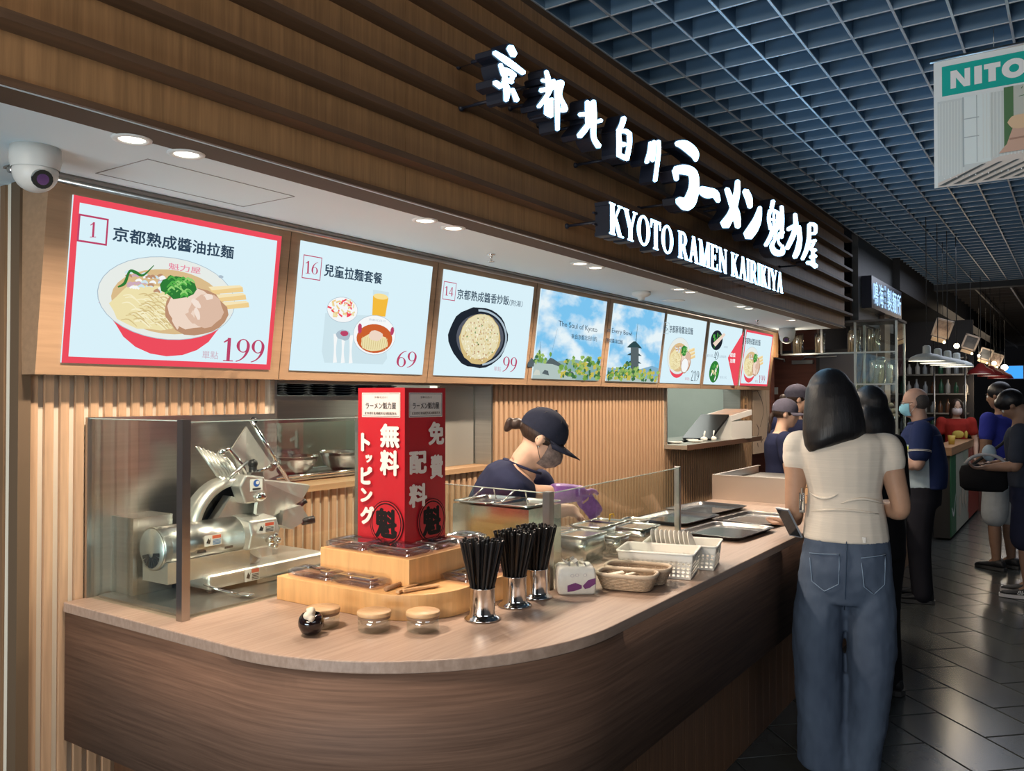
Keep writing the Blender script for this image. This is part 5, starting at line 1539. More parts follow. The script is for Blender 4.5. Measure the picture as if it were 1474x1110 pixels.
plastic_basket((-1.235, 2.735), .26, .175, .085, R(14), 'near white perforated plastic basket, empty')
plastic_basket((-1.225, 2.925), .26, .175, .085, R(14), 'rear white perforated plastic basket holding small plates')
for k in range(9):
    t = thing('small_plate', 'small white plate standing on edge in the rear plastic basket', 'plate', (-1.33 + k * .0165, 2.905 + k * .004, CZ + .064), 'small plates in the rear plastic basket')
    t.rotation_euler = (0, R(72), R(14))
    if k == 0:
        pm = MB().lathe([(0, 0), (.032, 0), (.058, .005), (.061, .006), (.059, .0085), (.034, .004), (0, .004)], (0, 0, 0), 24).mesh('dish'); pm.materials.append(mat('china_white', (.74, .72, .66), .3))
    o = bpy.data.objects.new('dish', pm); COL.objects.link(o); o.parent = t

# ================================================================ STEEL PANS
PANS = mat('pan_steel', (.70, .69, .66), .22, 1.0)
FOODG = mat('pan_inside', (.35, .33, .29), .4, .6)
bm_box = thing('bain_marie', 'square steel food warmer with two lidless inset pans behind the glass', 'food warmer', (-1.70, 2.55, CZ))
MB().box((-1.91, 2.42, CZ), (-1.578, 2.635, 1.130)).build('casing', mat('casing_steel', (.66, .66, .62), .2, .95, vary=.05, vscale=(3, 3, 3)), bm_box)
def pan_rim(mb, x0, y0, x1, y1, z, depth, w=.012):
    rings = []
    for d, zz in ((0, z - .004), (0, z), (w, z), (w + .004, z - depth)):
        rings.append([(x, y_, zz) for x, y_ in rrect(x0 + d, y0 + d, x1 - d, y1 - d, .02)])
    mb.loft(rings, 0, False, True)
    mb.add([(x, y_, z - depth) for x, y_ in rrect(x0 + w + .004, y0 + w + .004, x1 - w - .004, y1 - w - .004, .02)], [tuple(range(16))])
for k, (a, b) in enumerate(((-1.915, -1.748), (-1.742, -1.573))):
    q = MB(); pan_rim(q, a, 2.415, b, 2.64, 1.143, .010, .012); q.build('inset_pan', PANS, bm_box)
for k, x in enumerate((-1.84, -1.70)):
    o = MB().tube([(x - .02, 2.44, 1.135), (x + .01, 2.50, 1.185), (x + .035, 2.53, 1.183), (x + .04, 2.54, 1.135)], .003, 6).build('wire_ladle', CHROME, loc=(x, 2.48, 1.15))
    tag(o, ['wire ladle handle standing in the left warmer pan', 'wire ladle handle standing in the right warmer pan'][k], 'ladle')
pan_lab = ['steel pan nearest the food warmer at its right corner', 'steel pan behind the warmer, left of the nearest pan', 'steel pan in the second row, under the purple glove', 'small low steel pan in the second row beside the glass', 'low steel pan in the third row beside the glass', 'steel pan in the third row with a yellow handled spoon', 'last small steel pan before the trays']
_old = ['front left steel pan right of the food warmer', 'front right steel pan right of the food warmer', 'second row left steel pan', 'second row right steel pan', 'third row left steel pan with a yellow handled spoon', 'third row right steel pan', 'last small steel pan before the trays']
ps = [(-1.655, 2.72, -1.52, 2.90, 1.0), (-1.80, 2.72, -1.665, 2.90, 1.0), (-1.735, 2.95, -1.585, 3.12, 1.0), (-1.575, 2.93, -1.49, 3.05, .975), (-1.64, 3.16, -1.49, 3.33, .975), (-1.80, 3.16, -1.65, 3.33, .98), (-1.72, 3.37, -1.60, 3.47, .975)]
_ps = [(-1.83, 2.76, -1.66, 3.02, 1.045), (-1.645, 2.76, -1.49, 3.02, 1.035), (-1.83, 3.05, -1.66, 3.28, 1.055), (-1.645, 3.05, -1.50, 3.28, 1.005), (-1.83, 3.31, -1.67, 3.54, 1.02), (-1.655, 3.31, -1.50, 3.50, .975), (-1.83, 3.57, -1.66, 3.72, .965)]
for (x0, y0, x1, y1, z1), lb in zip(ps, pan_lab):
    t = thing('steel_pan', lb, 'pan', ((x0 + x1) / 2, (y0 + y1) / 2, CZ), 'steel pans behind the glass guard')
    q = MB(); pan_rim(q, x0, y0, x1, y1, z1, .06, .010)
    q.loft([[(x, y_, z) for x, y_ in rrect(x0 + d, y0 + d, x1 - d, y1 - d, .02)] for d, z in ((.012, CZ + .001), (.006, z1 - .004))], 0, True, True)
    q.build('body', PANS, t)
    f_ = MB(); f_.add([(x, y_, z1 - .035) for x, y_ in rrect(x0 + .014, y0 + .014, x1 - .014, y1 - .014, .02)], [tuple(range(16))]); f_.build('contents', mat('pan_food_' + str(int(z1 * 1000) % 3), [(.42, .38, .28), (.34, .30, .22), (.52, .48, .38)][int(z1 * 1000) % 3], .7, vary=.3, vscale=(80, 80, 80)), t)
t = thing('yellow_spoon', 'steel spoon with a small yellow hook handle in a third row pan', 'spoon', (-1.70, 3.22, .95))
MB().tube([(-1.70, 3.22, .945), (-1.69, 3.23, .99)], .0035, 6).build('shaft', CHROME, t)
MB().tube([(-1.69, 3.23, .99), (-1.688, 3.232, 1.012), (-1.677, 3.240, 1.016), (-1.673, 3.240, 1.004)], .004, 6).build('handle', mat('yellow_plastic', (.75, .42, .03), .4), t)

# ================================================================ SERVING TRAYS
def tray(c, sx, sy, rz, z, label):
    t = thing('serving_tray', label, 'tray', (c[0], c[1], z), 'dark serving trays on the counter', local=True, rz=rz)
    mb = MB(); rings = []
    for d, zz in ((.022, 0.0), (.004, .014), (-.004, .018), (0, .020), (.010, .016), (.022, .006), (.03, .004)):
        rings.append([(x, y_, zz) for x, y_ in rrect(-sx / 2 + d, -sy / 2 + d, sx / 2 - d, sy / 2 - d, .04, 6)])
    mb.loft(rings, 0, False, True); mb.build('rim', mat('tray_rim', (.018, .014, .014), .25), t)
    mb = MB(); mb.add([(x, y_, .0045) for x, y_ in rrect(-sx / 2 + .028, -sy / 2 + .028, sx / 2 - .028, sy / 2 - .028, .035, 6)], [tuple(range(28))]).add([(x, y_, .0003) for x, y_ in rrect(-sx / 2 + .022, -sy / 2 + .022, sx / 2 - .022, sy / 2 - .022, .035, 6)], [tuple(range(28))])
    mb.build('base', mat('tray_base', (.055, .065, .075), .10, vary=.2, vscale=(40, 40, 40)), t)
tray((-1.340, 3.700), .30, .42, R(-4), CZ + .001, 'front serving tray nearest the counter edge and the white baskets')
tray((-1.345, 4.150), .30, .42, R(-6), CZ + .001, 'serving tray beside the customer, second along the counter edge')
tray((-1.690, 3.95), .30, .40, R(-4), CZ + .001, 'inner serving tray behind the front one, seen through the glass')
tray((-1.700, 4.38), .30, .42, R(-6), CZ + .001, 'rearmost inner serving tray on the counter')

# ================================================================ STEEL BOX AND WOODEN RACK AT THE COUNTER END
sb = thing('steel_display_box', 'low steel box with an open glazed top at the end of the worktop', 'steel box', (-1.57, 5.2, CZ))
SBX0, SBX1, SBY0, SBY1, SBZ = -1.86, -1.385, 4.89, 5.76, 1.045
MB().box((SBX0, SBY0, CZ), (SBX1, SBY0 + .006, SBZ)).build('front_plate', mat('steel_warm', (.60, .52, .45), .38, .9), sb)
MB().box((SBX0, SBY0 + .0065, CZ), (SBX0 + .005, SBY1, SBZ)).build('side_plate', STEEL, sb); MB().box((SBX1 - .005, SBY0 + .0065, CZ), (SBX1, SBY1, SBZ)).build('side_plate', STEEL, sb)
MB().box((SBX0, SBY0 - .002, SBZ), (SBX1, SBY0 + .02, SBZ + .004)).box((SBX0, SBY0 + .02, SBZ), (SBX0 + .02, SBY1, SBZ + .004)).box((SBX1 - .02, SBY0 + .02, SBZ), (SBX1, SBY1, SBZ + .004)).build('rim', mat('pale_post', (0, 0, 0)), sb)
MB().box((SBX0 + .02, SBY0 + .02, SBZ - .05), (SBX1 - .02, SBY1 - .01, SBZ - .045)).build('inner_shelf', mat('steel_dull', (.30, .29, .27), .4, .8), sb)
mr = thing('menu_rack', 'upright rack of small wooden ticket boards at the counter end', 'rack', (-1.36, 4.93, CZ))
MB().box((-1.378, 4.90, CZ), (-1.362, 4.92, 1.27)).build('post', mat('pale_post', (0, 0, 0)), mr)
for k in range(6):
    MB().box((-1.360, 4.90, CZ + .012 + k * .048), (-1.235, 4.925, CZ + .055 + k * .048)).build('wooden_ticket', mat('ticket_wood', (.62, .40, .22), .5), mr)

# ================================================================ WINDOW 1: KITCHEN SHELVES
sh = thing('kitchen_shelf', 'steel shelf unit inside the left kitchen window with a glazed back', 'shelf', (-2.9, 2.8, WIN1[2]))
MB().box((-3.05, 2.142, 1.505), (-2.75, 3.20, 1.525)).build('shelf_board', STEEL, sh)
MB().box((-3.05, 2.142, 1.40), (-3.04, 3.20, 1.505)).box((-3.10, 2.142, 1.18), (-3.09, 3.20, 1.40), 1).box((-2.99, 2.142, 1.526), (-2.985, 3.20, 1.63), 2).build('back_panel', [STEEL, mat('green_glass_panel', (.34, .37, .30), .15, .1), mat('dark_gap_plate', (.03, .03, .035), .5)], sh)  # dark plate added to black out the bright gaps between the bowls
MB().box((-3.05, 2.142, 1.172), (-2.70, 3.22, 1.180)).build('worktop', STEEL, sh)
MB().tube([(-2.69, 2.15, 1.192), (-2.69, 3.2, 1.192)], .006, 8).build('rail', CHROME, sh)
DKB_ = mat('bowl_black_navy', (.012, .018, .035), .12, coat=.5)
bm2 = MB().lathe([(0, 0), (.03, 0), (.036, .008), (.062, .016), (.066, .018), (.062, .019), (.03, .010), (0, .009)], (0, 0, 0), 20).mesh('black_bowl'); bm2.materials.append(DKB_)
for c_ in range(7):
    for k in range(5):
        o = inst('black_bowl', bm2, (-2.85 + .0 * c_, 2.215 + c_ * .142, 1.526 + k * .0105), None)
        o.scale = (1, 1, 0.8)
        tag(o, 'dark glossy bowl in the ' + ['first', 'second', 'third', 'fourth', 'fifth', 'sixth', 'seventh'][c_] + ' stack from the left on the kitchen shelf', 'bowl', 'dark bowls stacked on the upper kitchen shelf')
def mixbowl(x, y, r, h, label, z=1.181):
    t = thing('mixing_bowl', label, 'bowl', (x, y, z), 'steel mixing bowls in the kitchen window')
    MB().lathe([(0, 0), (r * .45, .001), (r * .75, h * .3), (r * .95, h * .75), (r, h), (r * 1.05, h + .001), (r * 1.04, h + .004), (r * .93, h * .75), (r * .4, .006), (0, .006)], (x, y, z), 32).build('bowl', CHROME, t)
mixbowl(-2.86, 2.50, .105, .078, 'left steel mixing bowl on the kitchen worktop')
mixbowl(-2.86, 2.80, .118, .082, 'right steel mixing bowl on the kitchen worktop')
mixbowl(-2.86, 3.07, .095, .075, 'steel mixing bowl half hidden behind the red box')
o = MB().rbox((-3.03, 2.32, 1.181), (-2.94, 2.62, 1.285), .02).build('clear_container', CLEARP, loc=(-2.98, 2.47, 1.181)); tag(o, 'clear plastic container behind the left mixing bowl', 'container')
pp_ = thing('drain_pipe', 'pale vertical pipe inside the left kitchen window', 'pipe', (-3.2, 3.88, 0.0))
MB().tube([(-3.2, 3.88, 0.0), (-3.2, 3.88, 2.55)], .03, 16).build('tube', WHITEP, pp_)
MB().tube([(-3.2, 3.88, 1.22), (-3.2, 3.88, 1.26)], .036, 16).build('collar', WHITEP, pp_)
ap = thing('kitchen_appliance', 'tall dark steel appliance with a door inside the left window', 'appliance', (-3.4, 4.3, 0))
MB().box((-3.7, 3.98, 0), (-3.25, 4.55, 2.0)).build('cabinet', mat('appliance_grey', (.20, .19, .17), .5, .4, vary=.2, vscale=(2, 2, 40)), ap)
MB().box((-3.246, 4.02, .9), (-3.235, 4.50, 1.95)).build('door', mat('appliance_door', (.16, .15, .13), .4, .5, vary=.15, vscale=(2, 2, 60)), ap)
fr = thing('kitchen_cabinet', 'tall pale steel cabinet at the back of the kitchen', 'cabinet', (-4.0, 3.0, 0))
MB().box((-4.3, 1.7, 0), (-3.9, 3.6, 2.1)).build('body', mat('cabinet_pale', (.40, .42, .38), .4, .3), fr)

# ================================================================ WINDOW 2: BOX AND PLATES ON THE SILL
cbx = thing('carton', 'open white cardboard carton tilted on the right window sill', 'carton', (-2.55, 7.0, WIN2[2]))
Mb = Matrix.Translation((-2.50, 6.95, WIN2[2] + .001)) @ Matrix.Rotation(R(-8), 4, 'Z')
CARD = mat('white_card', (.72, .70, .66), .6)
MB().box((-.15, -.17, 0), (.12, .20, .15), M=Mb).build('body', CARD, cbx)
MB().prism([(-.15, -.17, .151), (.12, -.17, .151), (.12, .20, .20), (-.15, .20, .20)], (0, 0, .045), M=Mb).build('upper_tray', CARD, cbx)
MB().prism([(-.12, -.15, .197), (.10, -.15, .197), (.10, .17, .246), (-.12, .17, .246)], (0, 0, .004), M=Mb).build('printed_top', mat('card_orange', (.62, .36, .22), .5, color2=(.40, .30, .26), vscale=(6, 6, 6)), cbx)
o = MB().prism([(-2.72, 6.50, WIN2[2] + .002), (-2.66, 6.75, WIN2[2] + .19), (-2.66, 6.75, WIN2[2] + .21), (-2.72, 6.48, WIN2[2] + .02)], (.24, 0, 0)).build('tablet', BLACKP, loc=(-2.6, 6.6, WIN2[2])); tag(o, 'dark tablet leaning against the white carton', 'tablet')
for k, (x, y, r_) in enumerate(((-2.56, 5.98, .055), (-2.50, 6.22, .06), (-2.60, 6.40, .05))):
    o = MB().lathe([(0, 0), (r_ * .5, 0), (r_, .010), (r_ * .98, .014), (r_ * .5, .005), (0, .005)], (x, y, WIN2[2] + .001), 20).build('dish', mat('china_white', (0, 0, 0)), loc=(x, y, WIN2[2] + .001))
    tag(o, ['white dish at the left end of the right window sill', 'white dish in the middle of the right window sill', 'white dish near the tablet on the right window sill'][k], 'dish')
for k, (x, y) in enumerate(((-2.50, 6.40), (-2.47, 6.52))):
    o = MB().tube([(x, y, WIN2[2] + .03), (x, y + .02, WIN2[2] + .08), (x - .02, y + .05, WIN2[2] + .06), (x - .01, y + .03, WIN2[2] + .01)], .006, 6).ball((x, y, WIN2[2] + .02), (.03, .025, .018), seg=12, rings=7).build('tape_dispenser', CLEARP if False else WHITEP, loc=(x, y, WIN2[2]))
    tag(o, ['small white gadget left of the carton on the sill', 'small white gadget touching the carton on the sill'][k], 'gadget')
# ================================================================ PEOPLE
def remesh(mb, voxel, smooth=6, fac=0.5):
    me = mb.mesh('tmp')
    ob = bpy.data.objects.new('tmp', me); COL.objects.link(ob)
    m = ob.modifiers.new('r', 'REMESH'); m.mode = 'VOXEL'; m.voxel_size = voxel; m.use_smooth_shade = True
    s = ob.modifiers.new('s', 'SMOOTH'); s.factor = fac; s.iterations = smooth
    dg = bpy.context.evaluated_depsgraph_get()
    out = bpy.data.meshes.new_from_object(ob.evaluated_get(dg), depsgraph=dg)
    bpy.data.objects.remove(ob); bpy.data.meshes.remove(me)
    return out
def put(name, me, m, parent):
    off = ORG.get(parent.name, Vector((0, 0, 0)))
    me.transform(Matrix.Translation(-off))
    me.materials.clear(); me.materials.append(m)
    me.name = name
    o = bpy.data.objects.new(name, me); COL.objects.link(o); o.parent = parent
    ORG[o.name] = off
    return o
def skin(name, c): return mat(name, c, 0.5, spec=0.35, vary=0.05, vscale=(30, 30, 30))
SK1 = skin('skin_light', (0.60, 0.38, 0.27)); SK2 = skin('skin_tan', (0.40, 0.235, 0.155)); SK3 = skin('skin_deep', (0.26, 0.15, 0.10))
HAIRB = mat('hair_black', (0.007, 0.0065, 0.008), 0.42, vary=.5, vscale=(160, 160, 6), bump=.6)
HAIRBR = mat('hair_dark_brown', (0.035, 0.020, 0.014), 0.45, vary=.5, vscale=(160, 160, 8), bump=.6)
HAIRG = mat('hair_grey_cropped', (0.07, 0.062, 0.058), 0.7, vary=.5, vscale=(200, 200, 200), bump=.5)
EYEW = mat('eye_white', (.7, .68, .64), .2); EYED = mat('eye_dark', (.015, .01, .01), .1)
def cloth(name, c, sc=(14, 14, 6), b=.6, vary=.12, rough=.9): return mat(name, c, rough, spec=.2, vary=vary, vscale=sc, bump=b)
V = Vector
def ringloft(mb, specs):
    """specs: (centre, u axis * rx, v axis * ry)"""
    mb.loft([[c + u_ * math.cos(2 * PI * k / 20) + v_ * math.sin(2 * PI * k / 20) for k in range(20)] for c, u_, v_ in specs], 0, True, True)
def limb(mb, pts, rs, seg=14):
    q = spline([(*p, r) for p, r in zip(pts, rs)], 5) if len(pts) > 2 else [(*pts[0], rs[0]), (*pts[1], rs[1])]
    mb.tube([V(p[:3]) for p in q], [p[3] for p in q], seg)
    for p, r in zip(pts, rs): mb.ball(p, r * .985, seg=12, rings=8)
def hand(mb, wrist, d, n, curl=.5, s=1.0, side=1, rf=.0085):
    """d: direction of the fingers, n: palm normal, side: +1 thumb on the d x n side"""
    d = V(d).normalized(); n = V(n).normalized(); t = d.cross(n).normalized() * side; n = (n - d * n.dot(d)).normalized()
    w = V(wrist)
    Mx = Matrix((t, d, n)).transposed().to_4x4()
    mb.ball(w + d * .048 * s, (.040 * s, .050 * s, .016 * s), seg=16, rings=10, M=Mx)
    mb.tube([w - d * .01 * s, w + d * .03 * s], [.024 * s, .028 * s], 12)
    for k, (off, ln) in enumerate(((.028, .070), (.010, .078), (-.009, .072), (-.027, .058))):
        p = w + d * .070 * s + t * off * s
        pts = [w + d * .045 * s + t * off * .8 * s, p + d * .015 * s]; a = curl * .5; dd = d
        for seg_ in (.42, .32, .26):
            dd = (d * math.cos(a) - n * -math.sin(a)).normalized(); a += curl
            pts.append(pts[-1] + dd * ln * seg_ * s)
        mb.tube(pts, [rf * s * 1.05, rf * s * 1.05, rf * s, rf * .95 * s, rf * .82 * s], 8)
        mb.ball(pts[-1], rf * .85 * s, seg=8, rings=6)
    p = w + d * .02 * s + t * .022 * s
    pts = [p, p + (d * .6 + t * .9 + n * .2).normalized() * .030 * s]
    pts.append(pts[-1] + (d * .9 + t * .5 + n * .45).normalized() * .028 * s); pts.append(pts[-1] + (d * 1.0 + t * .15 + n * .5).normalized() * .022 * s)
    mb.tube(pts, [.013 * s, .012 * s, .0100 * s, .0085 * s], 9); mb.ball(pts[-1], .0088 * s, seg=8, rings=6)

def headM(c, yaw, pitch, roll=0):
    return Matrix.Translation(c) @ Matrix.Rotation(yaw, 4, 'Z') @ Matrix.Rotation(-pitch, 4, 'X') @ Matrix.Rotation(roll, 4, 'Y')
def inM(sub, M, into):
    b = len(into.v)
    into.v += [M @ p for p in sub.v]
    into.f += [[b + i for i in f] for f in sub.f]; into.m += sub.m; into.s += sub.s
def head_skin(M, s=1.0, male=False):
    h = MB()
    h.ball((0, -.008, .034), (.073, .092, .088), seg=20, rings=14)
    h.ball((0, .022, -.030), (.058, .066, .075), seg=18, rings=12)
    h.ball((0, .052, -.082), (.030, .030, .026), seg=12, rings=8)
    h.ball((0, .070, .026), (.048, .018, .013)); 
    h.tube([(0, .086, .020), (0, .102, -.020)], [.008, .012], 10); h.ball((0, .100, -.024), (.015, .010, .010))
    h.ball((0, .083, -.050), (.022, .011, .006)); h.ball((0, .080, -.060), (.019, .011, .007))
    for x in (-1, 1):
        h.ball((x * .036, .062, -.014), (.020, .020, .020)); h.ball((x * .074, -.006, -.004), (.009, .018, .030))
    h.tube([(0, -.012, -.03), (0, -.020, -.13)], [.052 if male else .046, .058 if male else .048], 16)
    out = MB(); inM(h, M @ Matrix.Scale(s, 4), out); return out
def part_in(M, build, name, m, root, vox=None, sm=4, s=1.0):
    h = MB(); build(h); out = MB(); inM(h, M @ Matrix.Scale(s, 4), out)
    if vox: return put(name, remesh(out, vox, sm), m, root)
    return out.build(name, m, root)
def eyes(M, root, s=1.0):
    def b(h):
        for x in (-1, 1): h.ball((x * .030, .074, .006), .0125, seg=12, rings=8)
    part_in(M, b, 'eyes', EYEW, root, s=s)
    def b2(h):
        for x in (-1, 1): h.ball((x * .030, .0815, .006), .0062, seg=10, rings=6); h.tube([(x * .014, .086, .024), (x * .031, .088, .028), (x * .047, .078, .024)], .0028, 6)
    part_in(M, b2, 'irises_and_brows', EYED, root, s=s)
def mask(M, root, m, s=1.0, strap=None):
    def b(h):
        rings = []
        for z, r, f in ((.006, .90, .0), (-.012, 1.0, .010), (-.040, 1.02, .016), (-.068, .98, .012), (-.092, .80, -.004)):
            ring = []
            for k in range(15):
                a = R(-78 + 156 * k / 14)
                ring.append((.066 * r * math.sin(a), .022 + (.072 * r + f) * math.cos(a) + .010 * math.exp(-(a / .35) ** 2) * (1 if z > -.05 else .4), z))
            rings.append(ring)
        h.loft(rings, 0, False, True, closed=False)
        h.loft([[(x * .97, y - .003, z) for x, y, z in r_] for r_ in rings[::-1]], 0, False, True, closed=False)
    o = part_in(M, b, 'face_mask', m, root, s=s)
    def b3(h):
        for x in (-1, 1):
            h.tube([(x * .064, .035, -.008), (x * .076, -.006, .010), (x * .078, -.020, -.004), (x * .074, -.005, -.030), (x * .062, .035, -.070)], .0014, 5)
    part_in(M, b3, 'mask_loop', strap or m, root, s=s)
def glasses(M, root, s=1.0, m=None):
    def b(h):
        for x in (-1, 1):
            h.tube([(x * .032 + .022 * math.cos(2 * PI * k / 14), .096 + .0 * k, .004 + .015 * math.sin(2 * PI * k / 14)) for k in range(14)], .0015, 5, closed=True)
            h.tube([(x * .054, .096, .008), (x * .075, .04, .010), (x * .078, -.010, .008)], .0016, 5)
        h.tube([(-.010, .097, .006), (.010, .097, .006)], .0015, 5)
    part_in(M, b, 'glasses', m or BLACKP, root, s=s)
def cap(M, root, m, s=1.0, tilt=0.0, brim=True, hole=True, m2=None):
    def b(h):
        rings = []
        for k in range(9):
            a = R(90 * k / 8.0)
            rings.append([(.083 * math.cos(a) * math.cos(t_), -.008 + .102 * math.cos(a) * math.sin(t_), .040 + .088 * math.sin(a)) for t_ in [2 * PI * j / 24 for j in range(24)]])
        low = [(x * 1.0, y_, .018) for x, y_, z in rings[0]]
        h.loft([low] + rings, 0, False, True)
    part_in(M, b, 'crown', m, root, s=s)
    def b2(h):
        rings = []
        for k in range(13):
            a = R(20 + 140 * k / 12)
            x, y = .082 * math.cos(a), -.006 + .100 * math.sin(a)
            x2, y2 = .078 * math.cos(a), .030 + .150 * math.sin(a) - (.03 * abs(math.cos(a)))
            dz = -.020 * math.cos(a) ** 2 - .006
            rings.append([(x, y, .026 + dz * .4), (x2, y2, .018 + dz), (x2, y2, .015 + dz), (x, y, .022 + dz * .4)])
        h.loft(rings, 0, True, True)
    part_in(M, b2, 'brim', m2 or m, root, s=s)
    part_in(M, lambda h: h.ball((0, -.008, .130), (.006, .006, .004), seg=10, rings=6), 'button', m, root, s=s)
    part_in(M, lambda h: [h.tube([(.084 * math.cos(a), -.008 + .103 * math.sin(a), .040), (.060 * math.cos(a), -.008 + .074 * math.sin(a), .104), (0, -.008, .1295)], .0010, 4) for a in [R(30 + 60 * k) for k in range(6)]], 'seams', BLACKM, root, s=s)
TORSO_F = [(0.0, .150, .100), (.13, .168, .118), (.26, .148, .108), (.42, .128, .098), (.55, .128, .098), (.70, .145, .108), (.84, .160, .108), (.93, .150, .085), (.98, .10, .062), (1.03, .055, .052)]
TORSO_M = [(0.0, .155, .110), (.13, .170, .125), (.26, .168, .130), (.42, .165, .130), (.55, .168, .130), (.70, .178, .128), (.84, .188, .120), (.93, .172, .092), (.98, .11, .066), (1.03, .06, .056)]
def torso(mb, P, C, N, yaw, prof, s=1.0, inf=0.0, t0=0.0, t1=1.0, fat=0.0):
    P, C, N = V(P), V(C), V(N)
    side = V((math.cos(yaw), math.sin(yaw), 0))
    def pos(t):
        a = P.lerp(C, t * 2) if t < .5 else C.lerp(N, t * 2 - 1)
        q = (1 - t) ** 2 * P + 2 * t * (1 - t) * C + t * t * N
        return a * .4 + q * .6
    sp = []
    for t, rx, ry in prof:
        if t < t0 - 1e-6 or t > t1 + 1e-6: continue
        d = (pos(min(1.03, t + .03)) - pos(max(0, t - .03))).normalized()
        fw = d.cross(side) * -1
        fa = 1 + fat * math.exp(-((t - .38) / .25) ** 2)
        sp.append((pos(t) + (fw * -0.0), side * (rx * s + inf), fw * (ry * s * fa + inf)))
    ringloft(mb, sp)
    return pos, side

def human(label, cat_loc, yaw, J, prof, sk, s=1.0, male=False, head=(0, 0), vox=.008, hands=None, fat=0.0, name='person', legs=True, headroll=0):
    root = thing(name, label, 'person', cat_loc)
    J = {k: V(v) for k, v in J.items()}
    root_J = J
    b = MB()
    torso(b, J['P'], J['C'], J['N'], yaw, prof, s, fat=fat)
    M = headM(J['H'], head[0], head[1], headroll)
    hs = head_skin(M, s, male); b.v_extra = None
    base = len(b.v); b.v += hs.v; b.f += [[base + i for i in f] for f in hs.f]; b.m += hs.m; b.s += hs.s
    b.tube([J['H'] + (M.to_3x3() @ V((0, -.015, -.085))) * s, J['N'] - V((0, 0, .03))], [.048 * s * (1.15 if male else 1), .056 * s * (1.15 if male else 1)], 14)
    a = 1.18 if male else 1.0
    for sd in ('l', 'r'):
        limb(b, [J['S' + sd], J['S' + sd].lerp(J['E' + sd], .5), J['E' + sd], J['E' + sd].lerp(J['W' + sd], .35), J['W' + sd]], [.050 * s * a, .044 * s * a, .036 * s * a, .037 * s * a, .024 * s * a])
        if hands and sd in hands:
            hand(b, J['W' + sd], *hands[sd][:2], curl=hands[sd][2], s=s * .98 * (1.08 if male else 1), side=hands[sd][3], rf=max(.0085, vox * 1.15))
        if legs:
            limb(b, [J['P'].lerp(J['K' + sd], .04) * .0 + J['L' + sd], J['L' + sd].lerp(J['K' + sd], .5), J['K' + sd], J['K' + sd].lerp(J['A' + sd], .35), J['A' + sd]], [.085 * s, .070 * s, .052 * s, .054 * s, .036 * s])
            b.ball(J['A' + sd] + J['F' + sd] * .5 * 1.0 + V((0, 0, -.03)), (.035, .035, .03))
    put('body', remesh(b, vox, 5), sk, root)
    return root, M
def garment(name, m, root, build, vox=.009, sm=8):
    b = MB(); build(b)
    return put(name, remesh(b, vox, sm), m, root)
def shoe(root, A, F, m, m2, name='shoe', sl=.27):
    A = V(A); F = V((F[0], F[1], 0)).normalized(); side_ = V((-F.y, F.x, 0))
    g = V((A.x, A.y, 0))
    def P3(f, s_, z): return g + F * f + side_ * s_ + V((0, 0, z))
    r = []
    for f, w, h0, h1 in ((-.075, .020, .028, .075), (-.06, .034, .026, .095), (-.01, .038, .024, .098), (.05, .042, .024, .075), (.11, .046, .024, .058), (.16, .040, .024, .048), (.188, .018, .026, .036)):
        r.append([P3(f, w * math.cos(t_), (h0 + h1) / 2 + (h1 - h0) / 2 * math.sin(t_)) for t_ in [2 * PI * k / 14 for k in range(14)]])
    q = MB(); q.loft(r, 0, True, True); o = q.build(name, m, root)
    q = MB(); q.loft([[P3(f, w, .003), P3(f, w, .028), P3(f, -w, .028), P3(f, -w, .003)] for f, w in ((-.082, .024), (-.06, .037), (0, .040), (.06, .044), (.11, .048), (.16, .042), (.195, .020))], 0, True, False)
    q.build('sole', m2, o)
    return o

# ---------------------------------------------------------------- woman in white top and jeans (seen from behind)
D = 3.33
def A_(x, y, d=D): return at(x, y, d)
wy = R(14)
fw_ = V((-math.sin(wy), math.cos(wy), 0)); sd_ = V((math.cos(wy), math.sin(wy), 0))
c0 = V(on(2, 0, 1216, 1112)); c0 = V((c0.x, c0.y, 0))
def w_(x, f, z): return c0 + sd_ * x + fw_ * f + V((0, 0, z))
J = dict(P=w_(.008, 0, .80), C=w_(.008, -.01, 1.12), N=w_(-.010, -.005, 1.385), H=w_(-.050, .015, 1.505),
         Sl=w_(-.175, 0, 1.325), El=w_(-.190, -.015, 1.06), Wl=w_(-.185, .17, .985),
         Sr=w_(.165, 0, 1.320), Er=w_(.212, -.02, 1.075), Wr=w_(.10, .17, 1.06),
         Ll=w_(-.085, 0, .78), Kl=w_(-.085, .0, .45), Al=w_(-.085, -.01, .09), Lr=w_(.09, 0, .78), Kr=w_(.085, .01, .45), Ar=w_(.075, -.0, .09), Fl=fw_ * .08, Fr=fw_ * .08)
hl = (fw_ * .6 - sd_ * .75 + V((0, 0, -.25))).normalized()
wr, M = human('woman with black hair in a white top and wide blue jeans, seen from behind', c0, wy, J, TORSO_F, SK2, 1.0, False, (wy + R(16), R(8)), .0065,
              {'l': (hl, V((0, 0, 1)), .35, -1), 'r': (fw_ * .6 - sd_ * .8, V((0, 0, -1)), .5, 1)}, headroll=R(-3))
WT = cloth('rib_knit_white', (.66, .60, .52), (6, 6, 260), .25, .05)
def b(mb):
    prof = [(0.23, .160, .122), (.36, .150, .112), (.42, .143, .104), (.55, .134, .100), (.70, .152, .110), (.84, .170, .110), (.93, .168, .088), (.975, .125, .070)]
    torso(mb, J['P'], J['C'], J['N'], wy, prof, 1, .006)
    for sd, sg_ in (('l', -1), ('r', 1)):
        limb(mb, [J['S' + sd] - sd_ * sg_ * .05 + V((0, 0, -.01)), J['S' + sd] + V((0, 0, .0)) , J['S' + sd].lerp(J['E' + sd], .26)], [.058, .056, .056])
garment('top', WT, wr, b, .007, 6)
